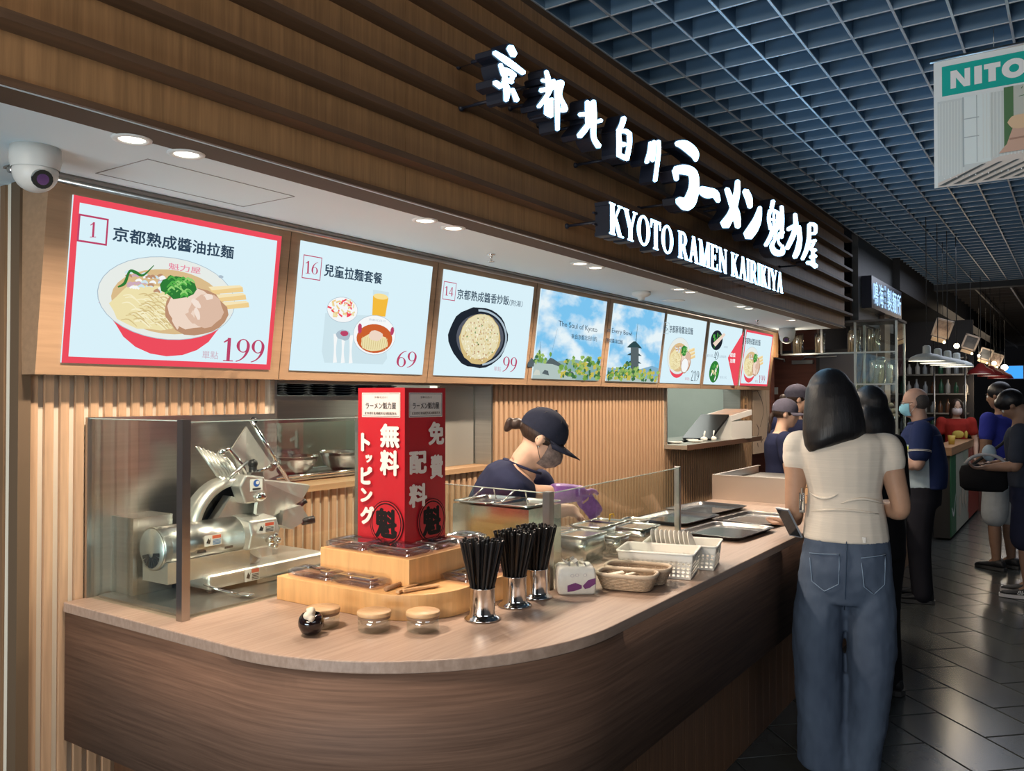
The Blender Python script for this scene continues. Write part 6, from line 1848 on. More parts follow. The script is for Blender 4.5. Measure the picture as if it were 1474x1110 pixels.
MB().tube([w_(-.010 + .072 * math.cos(a), -.004 + .066 * math.sin(a), 1.385 - .016 * math.sin(-a) * 0 - .012) for a in [2 * PI * k / 24 for k in range(24)]], .006, 6, closed=True).build('neckband', WT, wr)
# folds of the top towards the waist
q = MB()
for k, (z, x0_, x1_, dz) in enumerate(((1.06, -.13, .12, .015), (1.025, -.135, .05, -.012), (1.10, -.02, .14, .02), (1.00, -.10, .14, .004), (1.135, -.14, -.03, -.02))):
    pts = []
    for t in range(9):
        x = x0_ + (x1_ - x0_) * t / 8; th = math.asin(max(-1, min(1, x / .155)))
        pts.append(w_(.008 + x, -.010 - .106 * math.cos(th), z + dz * math.sin(t / 8 * PI)))
    q.tube(pts, [.001, .0035, .005, .0055, .006, .0055, .005, .0035, .001], 7)
q.build('fold', WT, wr)
DEN = mat('denim', (0.080, 0.112, 0.170), .85, color2=(.042, .062, .105), vscale=(7, 7, 3), bump=.5, detail=8)
nt = DEN.node_tree
def b(mb):
    # seat and waist
    sp = []
    for z, rx, ry, ox, oy in ((1.022, .152, .116, .008, 0), (.96, .160, .122, .008, -.003), (.90, .170, .130, .008, -.010), (.83, .176, .138, .006, -.014), (.76, .180, .134, .004, -.010), (.70, .178, .122, .002, 0)):
        sp.append((w_(ox, oy, z), sd_ * rx, fw_ * ry))
    ringloft(mb, sp)
    for sg_, pts in ((-1, ((.80, -.082, 0, .092, .118), (.66, -.094, 0, .098, .125), (.52, -.103, .005, .096, .128), (.38, -.098, .006, .096, .130), (.24, -.090, .004, .092, .128), (.10, -.082, 0, .100, .130), (.035, -.078, 0, .106, .132))),
                     (1, ((.80, .090, 0, .090, .118), (.66, .104, 0, .096, .122), (.52, .106, .010, .094, .124), (.38, .098, .015, .088, .124), (.24, .082, .012, .082, .120), (.10, .062, .01, .078, .120), (.035, .056, .01, .080, .122)))):
        ringloft(mb, [(w_(x, f_, z), sd_ * rx, fw_ * ry) for z, x, f_, rx, ry in pts])
jn = garment('jeans', DEN, wr, b, .009, 5)
# cloth folds: gentle displacement of the jeans
tex = bpy.data.textures.new('folds', 'CLOUDS'); tex.noise_scale = .09; tex.noise_depth = 2
dm = jn.modifiers.new('folds', 'DISPLACE'); dm.texture = tex; dm.strength = .016; dm.mid_level = .5; dm.texture_coords = 'LOCAL'
q = MB()
SEAM = mat('denim_seam', (.16, .23, .33), .8); SEAMD = mat('denim_dark_seam', (.03, .055, .10), .8)
for sg_, x0_, x1_ in ((-1, -.130, -.018), (1, .060, .150)):
    for col_, off in ((0, 0), ):
        pts = [(x0_, .895), (x1_, .905), (x1_ - .004, .79), ((x0_ + x1_) / 2, .755), (x0_ + .010, .785), (x0_, .895)]
        path = []
        for (a0, z0), (a1, z1) in zip(pts[:-1], pts[1:]):
            for t in range(6):
                x = a0 + (a1 - a0) * t / 6; z = z0 + (z1 - z0) * t / 6
                th = math.asin(max(-.98, min(.98, (x - .006) / .176))); ry = .130 + .006 * (z < .86)
                path.append(w_(x, -.012 - ry * math.cos(th) * 1.045, z))
        q.tube(path, .0022, 5)
q.build('pocket', SEAM, wr)
q = MB()
q.tube([w_(.008 + .153 * math.cos(a), -.003 + .120 * math.sin(a), .962) for a in [2 * PI * k / 30 for k in range(30)]], .0018, 5, closed=True)
q.tube([w_(.008, -.128, .955), w_(.006, -.152, .88), w_(.004, -.156, .82), w_(.002, -.140, .74), w_(0, -.10, .68)], .0022, 5)
q.build('seam', SEAMD, wr)
MB().cbox(w_(.068, -.118, .962), (.022, .006, .022)).build('tag', mat('tag_white', (.6, .6, .58), .7), wr)
def hb(h):
    h.ball((0, -.015, .040), (.086, .106, .092), seg=24, rings=16)
    rings = []
    for z, rx, ry, y in ((.06, .092, .100, -.020), (.0, .106, .104, -.030), (-.06, .118, .104, -.035), (-.11, .124, .100, -.040), (-.150, .120, .090, -.045), (-.175, .104, .074, -.045)):
        rings.append([(rx * math.cos(t_) - max(0, -z) * .06, y + ry * math.sin(t_), z - .22 * max(0, -z) * max(0, -math.cos(t_))) for t_ in [2 * PI * k / 24 for k in range(24)]])
    h.loft(rings, 0, True, True)
part_in(M, hb, 'hair', HAIRB, wr, .007, 5)
eyes(M, wr)
for A__, F__ in ((J['Al'], fw_), (J['Ar'], fw_)): shoe(wr, A__, F__, mat('shoe_cream', (.60, .56, .50), .6), mat('sole_cream', (.5, .46, .4), .7))
q = MB(); pc = V(at(1136, 752, 3.44))
Mp = Matrix.Translation(pc) @ Matrix.Rotation(YAW + R(25), 4, 'Z') @ Matrix.Rotation(R(-32), 4, 'Y')
q.rbox((-.004, -.037, -.070), (.004, .037, .070), .003, M=Mp)
t = thing('phone', 'grey-blue phone in a case held in the left hand of the woman in jeans', 'phone', pc)
o = q.build('case', mat('phone_case', (.22, .25, .30), .35), t); MB().box((-.0052, -.033, -.064), (-.0042, .033, .064), M=Mp).build('screen', mat('phone_glass', (.02, .025, .03), .1), t)
q = MB(); pc = V(w_(-.158, -.06, 1.10)); q.tube([pc, pc + V((.0, 0, .05)), pc + V((-.004, 0, -.04))], .006, 8); q.rbox((pc.x - .012, pc.y - .004, pc.z - .05), (pc.x + .012, pc.y + .004, pc.z + .03), .004)
t = tag(q.build('bag_buckle', CHROME, loc=pc), 'small silver clip at the left side of the white top', 'clip')

# ---------------------------------------------------------------- worker at the counter (navy cap, purple glove)
wd_ = 3.40
yw = R(-52)
fw2 = V((-math.sin(yw), math.cos(yw), 0)); sd2 = V((math.cos(yw), math.sin(yw), 0))
Hc = at(779, 632, wd_)
ft = V((Hc.x - .20, Hc.y - .13, 0)); 
def g_(x, f, z): return ft + sd2 * x + fw2 * f + V((0, 0, z))
Nk = V(at(752, 674, wd_ + .02))
J = dict(P=g_(0, 0, .80), C=g_(0, .02, 1.06), N=Nk, H=Hc, Sr=V(at(727, 688, 3.36)), Er=V(at(752, 742, 3.22)), Wr=V(at(834, 710, 3.46)),
         Sl=V(at(775, 697, 3.58)), El=V(at(788, 738, 3.60)), Wl=V(at(822, 733, 3.60)),
         Ll=g_(-.09, 0, .78), Kl=g_(-.09, .02, .44), Al=g_(-.09, 0, .09), Lr=g_(.09, 0, .78), Kr=g_(.09, .02, .44), Ar=g_(.09, 0, .09), Fl=fw2 * .08, Fr=fw2 * .08)
J['Er'] = V(at(744, 711, 3.34))
wk, M = human('counter worker in a navy cap, glasses and patterned mask, bending over the steel pans', ft, yw, J, TORSO_F, SK1, 1.0, False, (R(-55), R(32)), .0075,
              {'r': ((V(at(866, 748, 3.52)) - V(at(834, 710, 3.46))), V((-.35, .8, -.4)), .35, 1), 'l': (V((.5, .6, -.75)), V((-.5, -.5, -.3)), .5, -1)})
NAVY = cloth('navy_shirt', (.022, .026, .058), (9, 9, 9), .6)
SLATE = cloth('navy_sleeve_lit', (.05, .05, .085), (9, 9, 9), .6)
def b(mb):
    prof = [(0.2, .165, .120), (.42, .150, .112), (.55, .150, .110), (.70, .160, .116), (.84, .176, .116), (.93, .170, .094), (.985, .105, .070)]
    torso(mb, J['P'], J['C'], J['N'] + V((0, 0, -.01)), yw, prof, 1, .010)
    for sd in ('l', 'r'): limb(mb, [J['S' + sd], J['S' + sd].lerp(J['E' + sd], .5), J['S' + sd].lerp(J['E' + sd], .95)], [.070, .066, .062])
garment('shirt', NAVY, wk, b)
MB().tube([J['N'] + sd2 * .072 * math.cos(a) + fw2 * .075 * math.sin(a) + V((0, 0, .008 - .030 * math.sin(a))) for a in [2 * PI * k / 24 for k in range(24)]], .006, 6, closed=True).build('collar', NAVY, wk)
def b(mb):
    sp = []
    for z, rx, ry in ((.98, .15, .115), (.85, .172, .125), (.74, .17, .12)): sp.append((g_(0, 0, z), sd2 * rx, fw2 * ry))
    ringloft(mb, sp)
    for sd in ('l', 'r'): limb(mb, [J['L' + sd], J['K' + sd], J['A' + sd]], [.095, .075, .065])
garment('trousers', BLACKM, wk, b, .012)
hd = V(at(866, 748, 3.52))
def b(mb):
    a_ = J['Er'].lerp(J['Wr'], .62); limb(mb, [a_, a_.lerp(J['Wr'], .5), J['Wr']], [.043, .040, .034])
    hand(mb, J['Wr'], (hd - J['Wr']), V((-.35, .8, -.4)), curl=.30, s=1.0, side=1, rf=.0105)
PUR = mat('purple_glove', (.25, .10, .38), .4, vary=.2, vscale=(40, 40, 40), bump=.9)
garment('glove', PUR, wk, b, .005, 3)
cap(M, wk, cloth('cap_navy', (.014, .017, .032), (40, 40, 40), .3), m2=None)
mask(M, wk, mat('mask_patterned', (.26, .20, .18), .8, color2=(.10, .075, .075), vscale=(60, 60, 60)), strap=BLACKP); glasses(M, wk); eyes(M, wk)
def hb(h):
    h.ball((0, -.014, .022), (.079, .092, .066), seg=20, rings=12); h.ball((0, -.118, .000), (.026, .022, .026)); h.ball((0, -.140, -.022), (.020, .018, .032)); h.ball((0.008, -.150, -.010), (.014, .012, .022))
part_in(M, hb, 'hair', HAIRBR, wk, .006, 3)
part_in(M, lambda h: h.ball((.079, .002, -.030), (.004, .004, .005)), 'earring', CHROME, wk)

# ---------------------------------------------------------------- two staff at the far end of the counter
def simple_person(label, px_head, py_top, py_chin, d, yaw, male, sk, topm, botm, hair=None, arms=None, short=.5, leg='long', head=None, fat=0, vox=.010, s=1.0, tz=None, standx=0.0, standy=0.0, hands=None, capm=None, shoes=None, lean=0.0):
    """place a standing figure by its head; arms: (El, Wl, Er, Wr) offsets (side, forward, up) from the shoulders"""
    fwv = V((-math.sin(yaw), math.cos(yaw), 0)); sdv = V((math.cos(yaw), math.sin(yaw), 0))
    H = V(at(px_head, (py_top + py_chin) / 2 + 0, d)); 
    tot = (H.z + .12 * s)
    k = tot / 1.66
    ft = V((H.x, H.y, 0)) - fwv * (.04 + lean)
    def g(x, f, z): return ft + sdv * x + fwv * f + V((0, 0, z * k))
    sw = .195 if male else .17
    J = dict(P=g(0, 0, .80), C=g(0, .0, 1.10), N=g(0, lean * .8, 1.385), H=H, Sl=g(-sw, lean * .75, 1.33), Sr=g(sw, lean * .75, 1.33),
             Ll=g(-.09, 0, .78), Kl=g(-.10, .02, .44), Al=g(-.10, 0, .09), Lr=g(.09, 0, .78), Kr=g(.10, .02, .44), Ar=g(.10, 0, .09), Fl=fwv * .08, Fr=fwv * .08)
    arms = arms or ((-.05, .0, -.28), (-.03, .12, -.50), (.05, .0, -.28), (.03, .12, -.50))
    for n_, base, o_ in (('El', 'Sl', arms[0]), ('Wl', 'Sl', arms[1]), ('Er', 'Sr', arms[2]), ('Wr', 'Sr', arms[3])):
        J[n_] = J[base] + sdv * o_[0] + fwv * o_[1] + V((0, 0, o_[2] * k))
    hd_ = head or (yaw, R(8))
    hh = {}
    for sd, sg_ in (('l', -1), ('r', 1)):
        dd = (J['W' + sd] - J['E' + sd]).normalized()
        hh[sd] = (dd + fwv * .2, V((0, 0, 1)) if abs(dd.z) < .7 else fwv, .6, sg_ * -1)
    root, M = human(label, ft, yaw, J, TORSO_M if male else TORSO_F, sk, k * s, male, hd_, vox, hands or hh, fat)
    J['g'] = g
    def b(mb):
        prof = [(t_, rx + .004, ry + .004) for t_, rx, ry in (TORSO_M if male else TORSO_F) if t_ > .1 and t_ < 1.0]
        torso(mb, J['P'], J['C'], J['N'], yaw, prof, k * s, .012, fat=fat)
        for sd in ('l', 'r'): limb(mb, [J['S' + sd], J['S' + sd].lerp(J['E' + sd], short * .5), J['S' + sd].lerp(J['E' + sd], short)], [.072 * k, .068 * k, .066 * k])
    garment('shirt', topm, root, b, .010)
    def b(mb):
        ringloft(mb, [(g(0, 0, z), sdv * rx * k * (1 + fat * .2), fwv * ry * k * (1 + fat * .3)) for z, rx, ry in ((.99, .160, .125), (.88, .178, .135), (.74, .180, .130))])
        for sd in ('l', 'r'):
            if leg == 'long': limb(mb, [J['L' + sd], J['K' + sd], J['A' + sd] + V((0, 0, -.02))], [.100, .082, .075])
            else:
                e = J['L' + sd].lerp(J['K' + sd], .88); limb(mb, [J['L' + sd], J['L' + sd].lerp(J['K' + sd], .5), e], [.110, .110, .108])
    garment('trousers' if leg == 'long' else 'shorts', botm, root, b, .012)
    sm = shoes or (mat('shoe_black', (.02, .02, .022), .5), mat('sole_dark', (.05, .05, .05), .6))
    for sd in ('l', 'r'): shoe(root, J['A' + sd], fwv, *sm)
    eyes(M, root, k * s)
    return root, M, J, sdv, fwv, k * s

CAPG = cloth('cap_grey_navy', (.075, .070, .095), (30, 30, 30), .3)
NAVY2 = cloth('navy_uniform', (.018, .022, .055), (9, 9, 9), .6)
r2, M, J2, s2, f2, k2 = simple_person('staff member in navy shirt and grey cap, side view, behind the steel box', 1131, 574, 618, 6.15, R(-62), False, SK1, NAVY2, BLACKM, head=(R(-70), R(6)), arms=((-.04, .02, -.27), (-.0, .18, -.34), (.05, .02, -.27), (.02, .20, -.36)))
cap(M, r2, CAPG, k2)
part_in(M, lambda h: (h.ball((0, -.016, .020), (.079, .092, .070), seg=18, rings=12), h.ball((0, -.110, -.05), (.020, .020, .05)), h.ball((0, -.112, -.12), (.014, .014, .06))), 'hair', HAIRBR, r2, .008, 3, k2)
r3, M, J3, s3, f3, k3 = simple_person('staff member in grey cap standing behind the other at the counter end', 1148, 553, 597, 6.75, R(-20), False, SK1, NAVY2, BLACKM, head=(R(-62), R(2)))
cap(M, r3, CAPG, k3)
part_in(M, lambda h: (h.ball((0, -.016, .020), (.080, .094, .072), seg=18, rings=12), h.ball((0, -.120, .01), (.032, .026, .032))), 'hair', HAIRBR, r3, .008, 3, k3)
q = Flat(J3['C'] + s3 * .04 + f3 * .14 + V((0, 0, .12)), s3, (0, 0, 1)); q.rect(0, 0, .05, .012, mat('badge_red', (.5, .04, .08), .6)); q.rect(0, .018, .05, .030, mat('badge_red', (0, 0, 0))); q.rect(0, .036, .05, .048, mat('badge_red', (0, 0, 0))); q.done('chest_print', r3)

# ---------------------------------------------------------------- customer in black beside the jeans woman
BLKC = cloth('black_clothes', (.010, .010, .012), (9, 9, 9), .5)
r4, M, J4, s4, f4, k4 = simple_person('long haired customer in black, mostly hidden behind the woman in jeans', 1250, 566, 612, 4.3, R(72), False, SK1, BLKC, BLKC, head=(R(45), R(10)), short=.95)
part_in(M, lambda h: (h.ball((0, -.016, .032), (.088, .106, .096), seg=20, rings=12), h.ball((0, -.055, -.09), (.105, .070, .14)), h.ball((0, -.060, -.20), (.095, .055, .13))), 'hair', HAIRB, r4, .010, 4, k4)

# ---------------------------------------------------------------- man in the polo shirt and blue mask
yp = R(100)
POLO = cloth('polo_pale_blue', (.42, .52, .58), (9, 9, 6), .5)
r5, M, J5, s5, f5, k5 = simple_person('balding man in glasses, blue mask and navy, lime and white polo shirt at the counter', 1317, 558, 604, 6.30, yp, True, skin('skin_ruddy', (.50, .31, .235)), POLO, cloth('dark_trousers', (.016, .016, .022)), head=(R(92), R(6)), fat=.30, vox=.0095,
    arms=((-.05, .03, -.26), (.02, .27, -.22), (.05, .04, -.27), (.02, .30, -.24)), short=.62)
NAVYP = cloth('polo_navy', (.018, .030, .095), (9, 9, 6), .5); LIME = mat('polo_lime', (.50, .60, .06), .8)
def b(mb):  # navy yoke, sleeves and back
    prof = [(t_, rx + .004, ry + .004) for t_, rx, ry in TORSO_M if t_ >= .69 and t_ < 1.0]
    torso(mb, J5['P'], J5['C'], J5['N'], yp, prof, k5, .0185, fat=.30)
    for sd in ('l', 'r'): limb(mb, [J5['S' + sd], J5['S' + sd].lerp(J5['E' + sd], .32), J5['S' + sd].lerp(J5['E' + sd], .66)], [.080, .078, .076])
garment('yoke', NAVYP, r5, b, .009)
def b(mb):
    prof = [(t_, rx + .003, ry * .50) for t_, rx, ry in TORSO_M if .1 < t_ < .9]
    torso(mb, J5['P'] - f5 * .085, J5['C'] - f5 * .085, J5['N'] - f5 * .05, yp, prof, k5, .019, fat=.30)
garment('back_panel', NAVYP, r5, b, .010)
def b(mb):
    prof = [(.615, .171, .130), (.65, .174, .129), (.69, .178, .128)]
    torso(mb, J5['P'], J5['C'], J5['N'], yp, prof, k5, .0175, fat=.30)
garment('lime_stripe', LIME, r5, b, .007, 2)
MB().tube([J5['N'] + s5 * .080 * math.cos(a) + f5 * .082 * math.sin(a) + V((0, 0, .012 - .022 * math.sin(a))) for a in [2 * PI * k / 24 for k in range(24)]], .012, 8, closed=True).build('collar', NAVYP, r5)
e_ = J5['Sl'].lerp(J5['El'], .63); dv_ = (J5['El'] - J5['Sl']).normalized()
for o_ in (-.012, -.004): MB().tube([e_ + dv_ * o_ + (f5 * math.cos(a) + dv_.cross(f5) * math.sin(a)) * .078 for a in [2 * PI * k / 20 for k in range(20)]], .0022, 5, closed=True).build('sleeve_stripe', WHITEP, r5)
mask(M, r5, mat('mask_blue', (.26, .58, .72), .8), k5, WHITEP); glasses(M, r5, k5)
part_in(M, lambda h: (h.ball((0, -.030, .018), (.076, .074, .080), seg=20, rings=12),), 'hair', HAIRG, r5, .007, 3, k5)
MB().tube([J5['Wl'] + (V((0, 0, 1)) * math.cos(a) + s5 * math.sin(a)) * .031 for a in [2 * PI * k / 18 for k in range(18)]], .006, 6, closed=True).build('wrist_watch', CHROME, r5)
pc = (J5['Wl'] + J5['Wr']) * .5 + f5 * .10 + V((0, 0, .02))
o = MB().rbox((-.035, -.07, -.004), (.035, .07, .004), .006).build('phone', BLACKP, loc=(0, 0, 0)); o.location = pc; o.rotation_euler = (R(20), R(10), yp)
tag(o, 'black phone held by the man in the polo shirt', 'phone')

# ---------------------------------------------------------------- cashier in red
REDS = cloth('red_uniform', (.34, .030, .022), (9, 9, 9), .5)
r6, M, J6, s6, f6, k6 = simple_person('cashier in a red shirt and white mask behind the second counter', 1377, 572, 602, 10.7, R(196), False, SK1, REDS, BLACKM, head=(R(198), R(10)))
mask(M, r6, mat('mask_white', (.72, .62, .60), .8), k6)
part_in(M, lambda h: (h.ball((0, -.018, .034), (.086, .100, .092), seg=18, rings=12), h.ball((-.070, .0, -.06), (.025, .05, .10)), h.ball((.070, .0, -.06), (.025, .05, .10)), h.ball((0, -.06, -.06), (.08, .045, .11))), 'hair', HAIRBR, r6, .010, 3, k6)
q = MB(); q.ball(J6['C'] + f6 * .125 + V((0, 0, .05)), (.07, .02, .05), seg=12, rings=8); q.ball(J6['C'] + f6 * .125 + V((.09, 0, .05)), (.02, .02, .05), seg=12, rings=8); q.build('shirt_print', mat('print_yellow', (.55, .42, .08), .7), r6)

# ---------------------------------------------------------------- young man in dark clothes looking down, right edge
DKT = cloth('charcoal_shirt', (.030, .036, .052), (9, 9, 9), .5); DKS = cloth('navy_shorts', (.020, .022, .045), (9, 9, 9), .5)
SHB = (mat('shoe_black', (0, 0, 0)), mat('sole_white', (.55, .52, .52), .6))
r7, M, J7, s7, f7, k7 = simple_person('young man in dark shirt and long navy shorts looking down, holding a bag', 1457, 562, 606, 6.45, R(92), True, SK3, DKT, DKS, head=(R(88), R(42)), leg='short', lean=.06, short=.75,
    arms=((-.03, .03, -.27), (-.02, .20, -.29), (.03, .03, -.27), (.0, .20, -.29)), shoes=SHB)
part_in(M, lambda h: (h.ball((0, -.016, .042), (.088, .104, .094), seg=20, rings=12), h.ball((0, .055, .070), (.068, .045, .040)), h.ball((.03, .06, .09), (.04, .03, .03))), 'hair', HAIRB, r7, .009, 3, k7)
ff = Flat(V((J7['Al'].x, J7['Al'].y, 0)) - s7 * .047 + f7 * .02 + V((0, 0, .035)), f7 * -1 if False else f7, (0, 0, 1), base=.001)
ff.text('NB', .0, .0, .028, mat('shoe_logo_white', (.62, .62, .62), .5), .055, bold=.01, shear=-.2); o = ff.done('shoe_logo', r7)
# second man behind him, blue shirt and pale shorts
BLUT = cloth('royal_blue_shirt', (.035, .045, .32), (9, 9, 9), .4); PSH = cloth('pale_grey_shorts', (.42, .45, .47), (9, 9, 9), .4)
r8, M, J8, s8, f8, k8 = simple_person('person in a royal blue shirt and pale shorts, partly hidden at the right edge', 1437, 548, 592, 7.45, R(60), True, SK3, BLUT, PSH, head=(R(70), R(10)), leg='short', shoes=(mat('shoe_black', (0, 0, 0)), mat('sole_dark', (0, 0, 0))))
part_in(M, lambda h: (h.ball((0, -.018, .036), (.085, .102, .092), seg=20, rings=12), h.ball((0, -.05, -.03), (.078, .06, .08))), 'hair', HAIRB, r8, .010, 3, k8)
# bag
hc = (J7['Wl'] + J7['Wr']) * .5 + f7 * .03
bg = thing('shoulder_bag', 'black shoulder bag with a pale strap held by the young man at the right edge', 'bag', hc)
q = MB(); rings = []
for z, a, b_ in ((-.20, .13, .055), (-.17, .165, .075), (-.06, .17, .080), (-.01, .155, .065), (.01, .10, .03)):
    rings.append([hc + f7 * .02 + f7 * a * math.cos(t_) + s7 * b_ * math.sin(t_) + V((0, 0, z)) for t_ in [2 * PI * k / 22 for k in range(22)]])
q.loft(rings, 0, True, True); q.build('bag_body', cloth('bag_black', (.012, .012, .014), (20, 20, 20), .5), bg)
q = MB(); q.tube([hc + f7 * (.15 * math.cos(a)) + V((0, 0, -.03 + .12 * math.sin(a))) - s7 * .06 for a in [R(20 + 160 * k / 10) for k in range(11)]], .013, 8); q.build('strap', mat('strap_grey', (.40, .40, .42), .8), bg)
MB().ball(hc + f7 * -.02 - s7 * .03 + V((0, 0, .10)), (.05, .04, .065), seg=14, rings=9).build('cloth', mat('towel_blue', (.38, .48, .55), .9), bg)
MB().tube([J7['Sr'] + V((0, 0, .06)), (J7['Sr'] + J7['C']) * .5 + f7 * .15, hc + f7 * .10], .012, 8).build('shoulder_strap', BLACKM, bg)
# ================================================================ END OF THE STALL: DOOR WALL, GLASS CABINET
REDW = mat('red_brown_panel', (.20, .060, .035), .45, vary=.25, vscale=(2, 2, 14)); GREYD = mat('door_grey', (.115, .105, .115), .4)
ew = struct(MB().box((-3.6, 9.55, 0), (-2.42, 9.65, 3.2)).build('wall_end', REDW))
dr = MB().box((-2.415, 9.50, 0), (-1.80, 9.56, 2.0)).build('door_1', GREYD); struct(dr)
MB().box((-2.415, 9.495, 0), (-2.38, 9.50, 2.0)).build('door_frame', mat('frame_dark', (.04, .035, .035), .5), dr)
struct(MB().box((-3.6, 9.50, 2.0), (-1.80, 9.58, 2.04)).build('trim_2', mat('frame_dark', (0, 0, 0))))
dc = thing('door_closer', 'grey door closer with arm at the top of the dark door', 'door closer', (-2.55, 9.46, 1.9))
MB().box((-2.665, 9.44, 1.885), (-2.44, 9.49, 1.925)).build('body', STEEL, dc)
MB().tube([(-2.56, 9.46, 1.925), (-2.52, 9.44, 1.955), (-2.18, 9.42, 1.960)], .008, 8).build('arm', STEEL, dc)
gb = thing('grab_handle', 'slim steel arm on the red-brown wall beside the last menu screen', 'handle', (-2.9, 9.4, 1.95)); MB().tube([(-3.0, 9.555, 1.99), (-3.0, 9.42, 1.99), (-2.74, 9.42, 1.94), (-2.74, 9.42, 1.91)], .010, 8).build('arm', STEEL, gb)
sw = MB().box((-2.90, 9.535, 1.55), (-2.85, 9.55, 1.63)).build('light_switch', WHITEP, loc=(-2.87, 9.54, 1.55)); tag(sw, 'white wall switch on the red-brown panel', 'switch')
ob_ = struct(MB().box((-2.62, 8.02, 1.90), (-2.42, 8.12, 2.15)).build('trim_3', mat('orange_wood', (.48, .25, .11), .5)))
struct(MB().box((-2.72, 7.74, 0), (-2.60, 7.80, 2.6)).build('trim_4', mat('frame_brown', (.12, .055, .035), .5)))
# noren style cloth between the wall end and the dark post
nb = thing('cloth_banner', 'pale hanging cloth with brushed ink strokes beside the wall end', 'banner', (-2.57, 7.95, 1.2))
y0, y1 = 7.80, 8.30
MB().box((WX - .02, y0, .98), (WX - .012, y1, 1.62)).build('sheet', mat('linen_warm', (.62, .46, .33), .8), nb)
nf = Flat((WX - .012, y0, .98), (0, 1, 0), (0, 0, 1)); IK = mat('brush_ink', (.10, .07, .06), .8)
for st in ([(.12, .60, .008), (.26, .50, .014), (.30, .38, .010), (.20, .25, .008)], [(.10, .28, .010), (.16, .22, .016), (.12, .16, .008)], [(.30, .14, .008), (.22, .10, .014)], [(.12, .10, .02), (.14, .06, .01)], [(.36, .60, .004), (.42, .3, .006), (.40, .1, .004)]): nf.stroke(st, IK)
nf.done('brush_writing', nb)
struct(MB().box((WX - .05, 8.30, 0), (WX + .0, 8.42, 2.1)).build('trim_5', REDW))
# vertical wooden name board on the slats right of window 2
vb = thing('name_plaque', 'narrow vertical wooden plaque with brushed characters right of the right window', 'plaque', (WX + .004, 7.52, 1.4))
MB().box((WX + .001, 7.46, 1.19), (WX + .008, 7.58, 1.53)).build('board', mat('plaque_wood', (.50, .29, .14), .5), vb)
vf = Flat((WX + .008, 7.46, 1.19), (0, 1, 0), (0, 0, 1))
for k, ch in enumerate('京都魁力屋'): vf.text(ch, .035, .275 - k * .062, .048, IK, .055, bold=.02)
vf.done('lettering', vb)
# glass cabinet with noodle jars over the passage end of the counter
gc = thing('glass_cabinet', 'tall glass display cabinet with steel edges at the far end of the counter', 'cabinet', (-1.6, 8.4, .9))
GX_0, GX_1, GY_0, GY_1 = -1.745, -1.39, 8.25, 8.65
for x, y in ((GX_0, GY_0), (GX_1, GY_0), (GX_0, GY_1), (GX_1, GY_1)): MB().box((x - .010, y - .010, .9), (x + .010, y + .010, 2.23)).build('edge_post', mat('cab_steel', (.30, .33, .32), .3, .8), gc)
MB().box((-2.43, GY_0 - .012, 2.215), (GX_1 + .02, GY_1 + .02, 2.235)).build('top', mat('cab_dark', (.05, .05, .05), .4), gc)
for z, xa in ((1.930, -2.43), (1.635, GX_0), (1.30, GX_0), (.93, GX_0)): MB().box((xa, GY_0, z), (GX_1, GY_1, z + .008)).box((xa, GY_0 - .006, z - .004), (GX_1, GY_0, z + .010), 1).build('shelf', [GLASS, mat('cab_steel', (0, 0, 0))], gc)
MB().box((GX_0 + .012, GY_0 - .004, .92), (GX_1 - .012, GY_0 - .001, 2.21)).build('front_pane', GLASS, gc)
MB().box((GX_1 + .002, GY_0 + .012, .92), (GX_1 + .005, GY_1 - .012, 2.21)).build('side_pane', GLASS, gc)
for x in (-2.43, -2.05): MB().box((x - .008, GY_0, 1.94), (x + .008, GY_0 + .016, 2.215)).build('hanger', STEEL, gc)
NDL = mat('dry_noodle', (.62, .46, .30), .6, vary=.2, vscale=(120, 120, 3))
jl = ['jar of dry noodle sticks on the upper shelf, leftmost', 'jar of dry noodle sticks on the upper shelf, second from left', 'jar of dry noodle sticks on the upper shelf, third from left', 'jar of dry noodle sticks on the upper shelf, right end', 'tall jar of pale noodles on the middle cabinet shelf', 'clear jar of flour on the middle cabinet shelf, right']
for k, (px_, z, r_, h_) in enumerate(((1148, 1.94, .058, .20), (1180, 1.94, .05, .20), (1229, 1.94, .062, .23), (1257, 1.94, .062, .23), (1262, 1.645, .072, .24), (1280, 1.645, .03, .2))):
    p = on(1, 8.42, px_, 500)
    t = thing('noodle_jar', jl[k], 'jar', (p.x, 8.42, z), 'glass jars in the cabinet')
    MB().lathe([(0, .002), (r_, .002), (r_, h_), (r_ * .9, h_ + .01)], (p.x, 8.42, z), 22).build('glass', JARGLASS, t)
    rnd = random.Random(k); q = MB()
    for i in range(34 if k != 4 else 1):
        a = rnd.uniform(0, 2 * PI); rr_ = r_ * .82 * math.sqrt(rnd.random()); a2 = a + rnd.uniform(-.8, .8)
        q.tube([(p.x + rr_ * math.cos(a), 8.42 + rr_ * math.sin(a), z + .006), (p.x + rr_ * .95 * math.cos(a2), 8.42 + rr_ * .95 * math.sin(a2), z + h_ * rnd.uniform(.8, .95))], .0045, 4)
    if k >= 4: q = MB().lathe([(0, .004), (r_ * .9, .004), (r_ * .9, h_ * .9), (0, h_ * .92)], (p.x, 8.42, z), 18)
    q.build('noodles', NDL if k < 4 else mat('pale_flour', (.60, .56, .48), .8), t)
STN = mat('dried_food', (.30, .25, .20), .7, vary=.5, vscale=(30, 30, 30))
rnd = random.Random(2)
